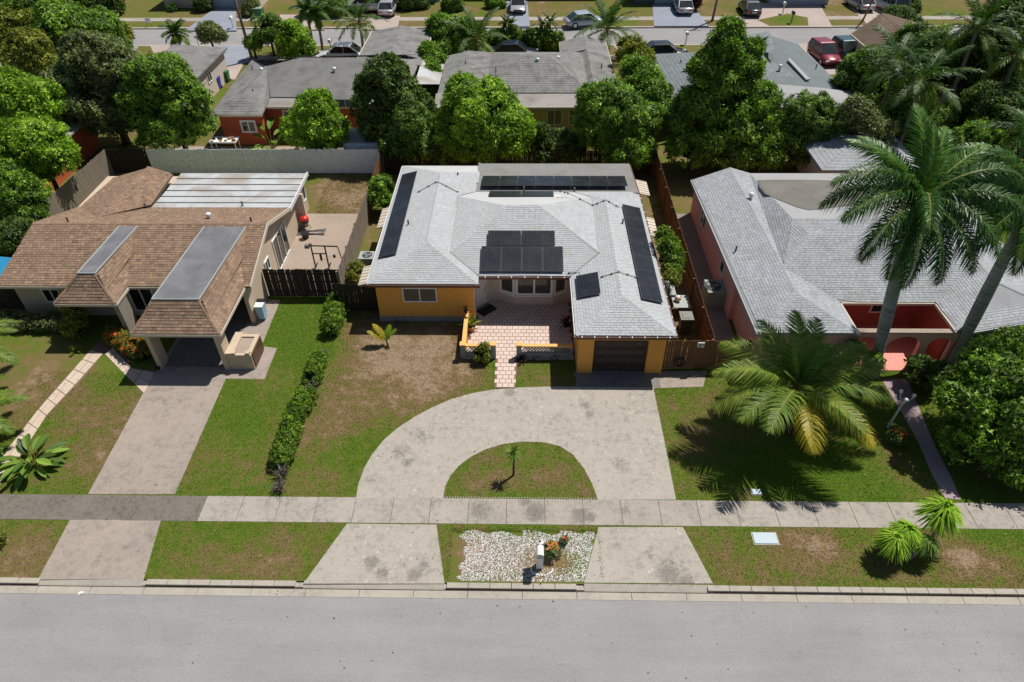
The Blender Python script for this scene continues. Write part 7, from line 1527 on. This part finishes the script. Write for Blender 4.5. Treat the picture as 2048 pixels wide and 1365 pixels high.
T('dark vine-hung tree left of the royal palm crown', [(1710, 225, 0, 26, 1), (1740, 260, -.2, 36, 1), (1720, 300, -.5, 34, 1), (1760, 310, -.5, 30, 1)], 45.5, kind='lf_grey', leaf=(.22, .09), dens=10, per=5, seed=105, hollow=True)
T('leafy green shrub in the side yard between orange house and fence', [(1336, 494, 0, 18, .9), (1344, 518, -.5, 19, .9), (1342, 542, -1.2, 15, .9), (1328, 470, .8, 13, .9)], 31.6, kind='lf_hedge', leaf=(.22, .07), dens=20, per=5, seed=106, name='shrub', cat='shrub', trunk_r=.05)
T('yellowish shrub in the side yard near the counter', [(1345, 555, 0, 14, .9)], 29.6, kind='lf_yellow', leaf=(.18, .06), dens=24, per=5, seed=107, name='shrub', cat='shrub', trunk_r=.04)
T('green bush in the side yard left of the orange house, by the fence', [(765, 375, 0, 20, .9), (755, 395, -.5, 18, .9), (770, 400, -.6, 14, .9)], 40.3, kind='lf_mango', leaf=(.18, .08), dens=22, per=5, seed=108, name='shrub', cat='shrub', trunk_r=.05)
T('low weeds beside the grey air conditioner', [(712, 535, 0, 12, .8), (705, 550, -.4, 10, .8)], 32.3, kind='lf_yellow', leaf=(.16, .07), dens=24, per=4, seed=109, name='shrub', cat='shrub', trunk_r=.03)
# other palms
CK = dict(stations=30, wd=.07, bare=.12)
def cpalm(label, u, v, Y, h_px=None, n=16, L=2.8, seed=1, mat='lf_palm', tr=.15, elev=(75, -15), ll=.7, fr=None):
    c = RY(u, v, Y); return palm(label, (c[0], Y), (c[0], Y+.0, c[2]), fr or [(1, 5, -55, mat), (1, 0, -70, mat), (.95, -5, -80, mat if mat != 'lf_palm' else 'lf_coco')], seed, n=n, L=L, ll=ll, tr=tr, mesh_kw=CK, elev=elev)
cpalm('coconut palm at the far street behind the white sedan', 718, 45, 71.6, L=3.6, seed=200, n=15); cpalm('coconut palm rising over the roof left of the dark blue sedan', 955, 80, 66.5, L=4.0, seed=201, n=14)
cpalm('large coconut palm right of the clipped hedge', 1215, 60, 69.5, L=4.2, seed=202, n=22); cpalm('small palm at the far street between two shrubs', 352, 68, 71.8, L=1.8, seed=203, n=16, ll=.6, tr=.12)
cpalm('slim palm beside the bright green round tree', 632, 28, 76 if False else 71.8, L=1.9, seed=204, n=11); cpalm('slim twin palm next to the first slim palm', 612, 22, 72.2, L=1.8, seed=205, n=10)
cpalm('short slim palm left of the topiary', 1021, 50, 72.2, L=1.3, seed=206, n=9, ll=.3, tr=.08); cpalm('shorter slim palm beside it, left', 1012, 46, 72.6, L=1.1, seed=207, n=8, ll=.28, tr=.08); cpalm('slim palm right of the topiary, left one of a pair', 1085, 52, 72.4, L=1.2, seed=208, n=9, ll=.28, tr=.08); cpalm('slim palm right of the topiary, right one of a pair', 1100, 46, 72.2, L=1.4, seed=209, n=9, ll=.3, tr=.08)
cpalm('drooping coconut palm above the pink house, centre of the palm group', 1845, 165, 47, L=3.6, seed=210, n=20, ll=.75, elev=(65, -25)); cpalm('coconut palm with drooping fronds left of the palm group', 1795, 125, 50, L=3.4, seed=211, n=18, ll=.75, elev=(60, -25))
cpalm('tall palm in the upper right corner, over the dark tree', 1955, 60, 52, L=3.8, seed=212, n=20, ll=.7, elev=(80, -10)); cpalm('palm at the right edge with yellow lower fronds', 2035, 110, 50, L=3.6, seed=213, n=18, ll=.7, elev=(75, -15)); cpalm('palm crown at the right edge below the dark tree', 2060, 270, 42, L=3.2, seed=214, n=18, ll=.7, mat='lf_palm')
cpalm('thin palm seen left of the red SUV roof, against the slate roof', 1512, 100, 62, L=1.4, seed=215, n=10, ll=.4, tr=.08)
T('dark glossy tree between the pink house and the right edge', [(1985, 400, 0, 44, .9), (2040, 380, 0, 46, .9), (2060, 440, -.4, 40, .9), (1930, 370, .3, 30, .9)], 40.5, kind='lf_mango', leaf=(.22, .1), dens=10, per=5, seed=110)
T('bushy tree behind the pale roof, under the drooping coconut palm', [(1850, 250, 0, 44, .9), (1800, 235, .2, 38, .9), (1900, 245, .2, 36, .9), (1830, 295, -.5, 36, .8)], 48.5, kind='lf_mid', leaf=(.24, .1), dens=9, per=5, seed=111)
print('leaves', NLEAF[0])
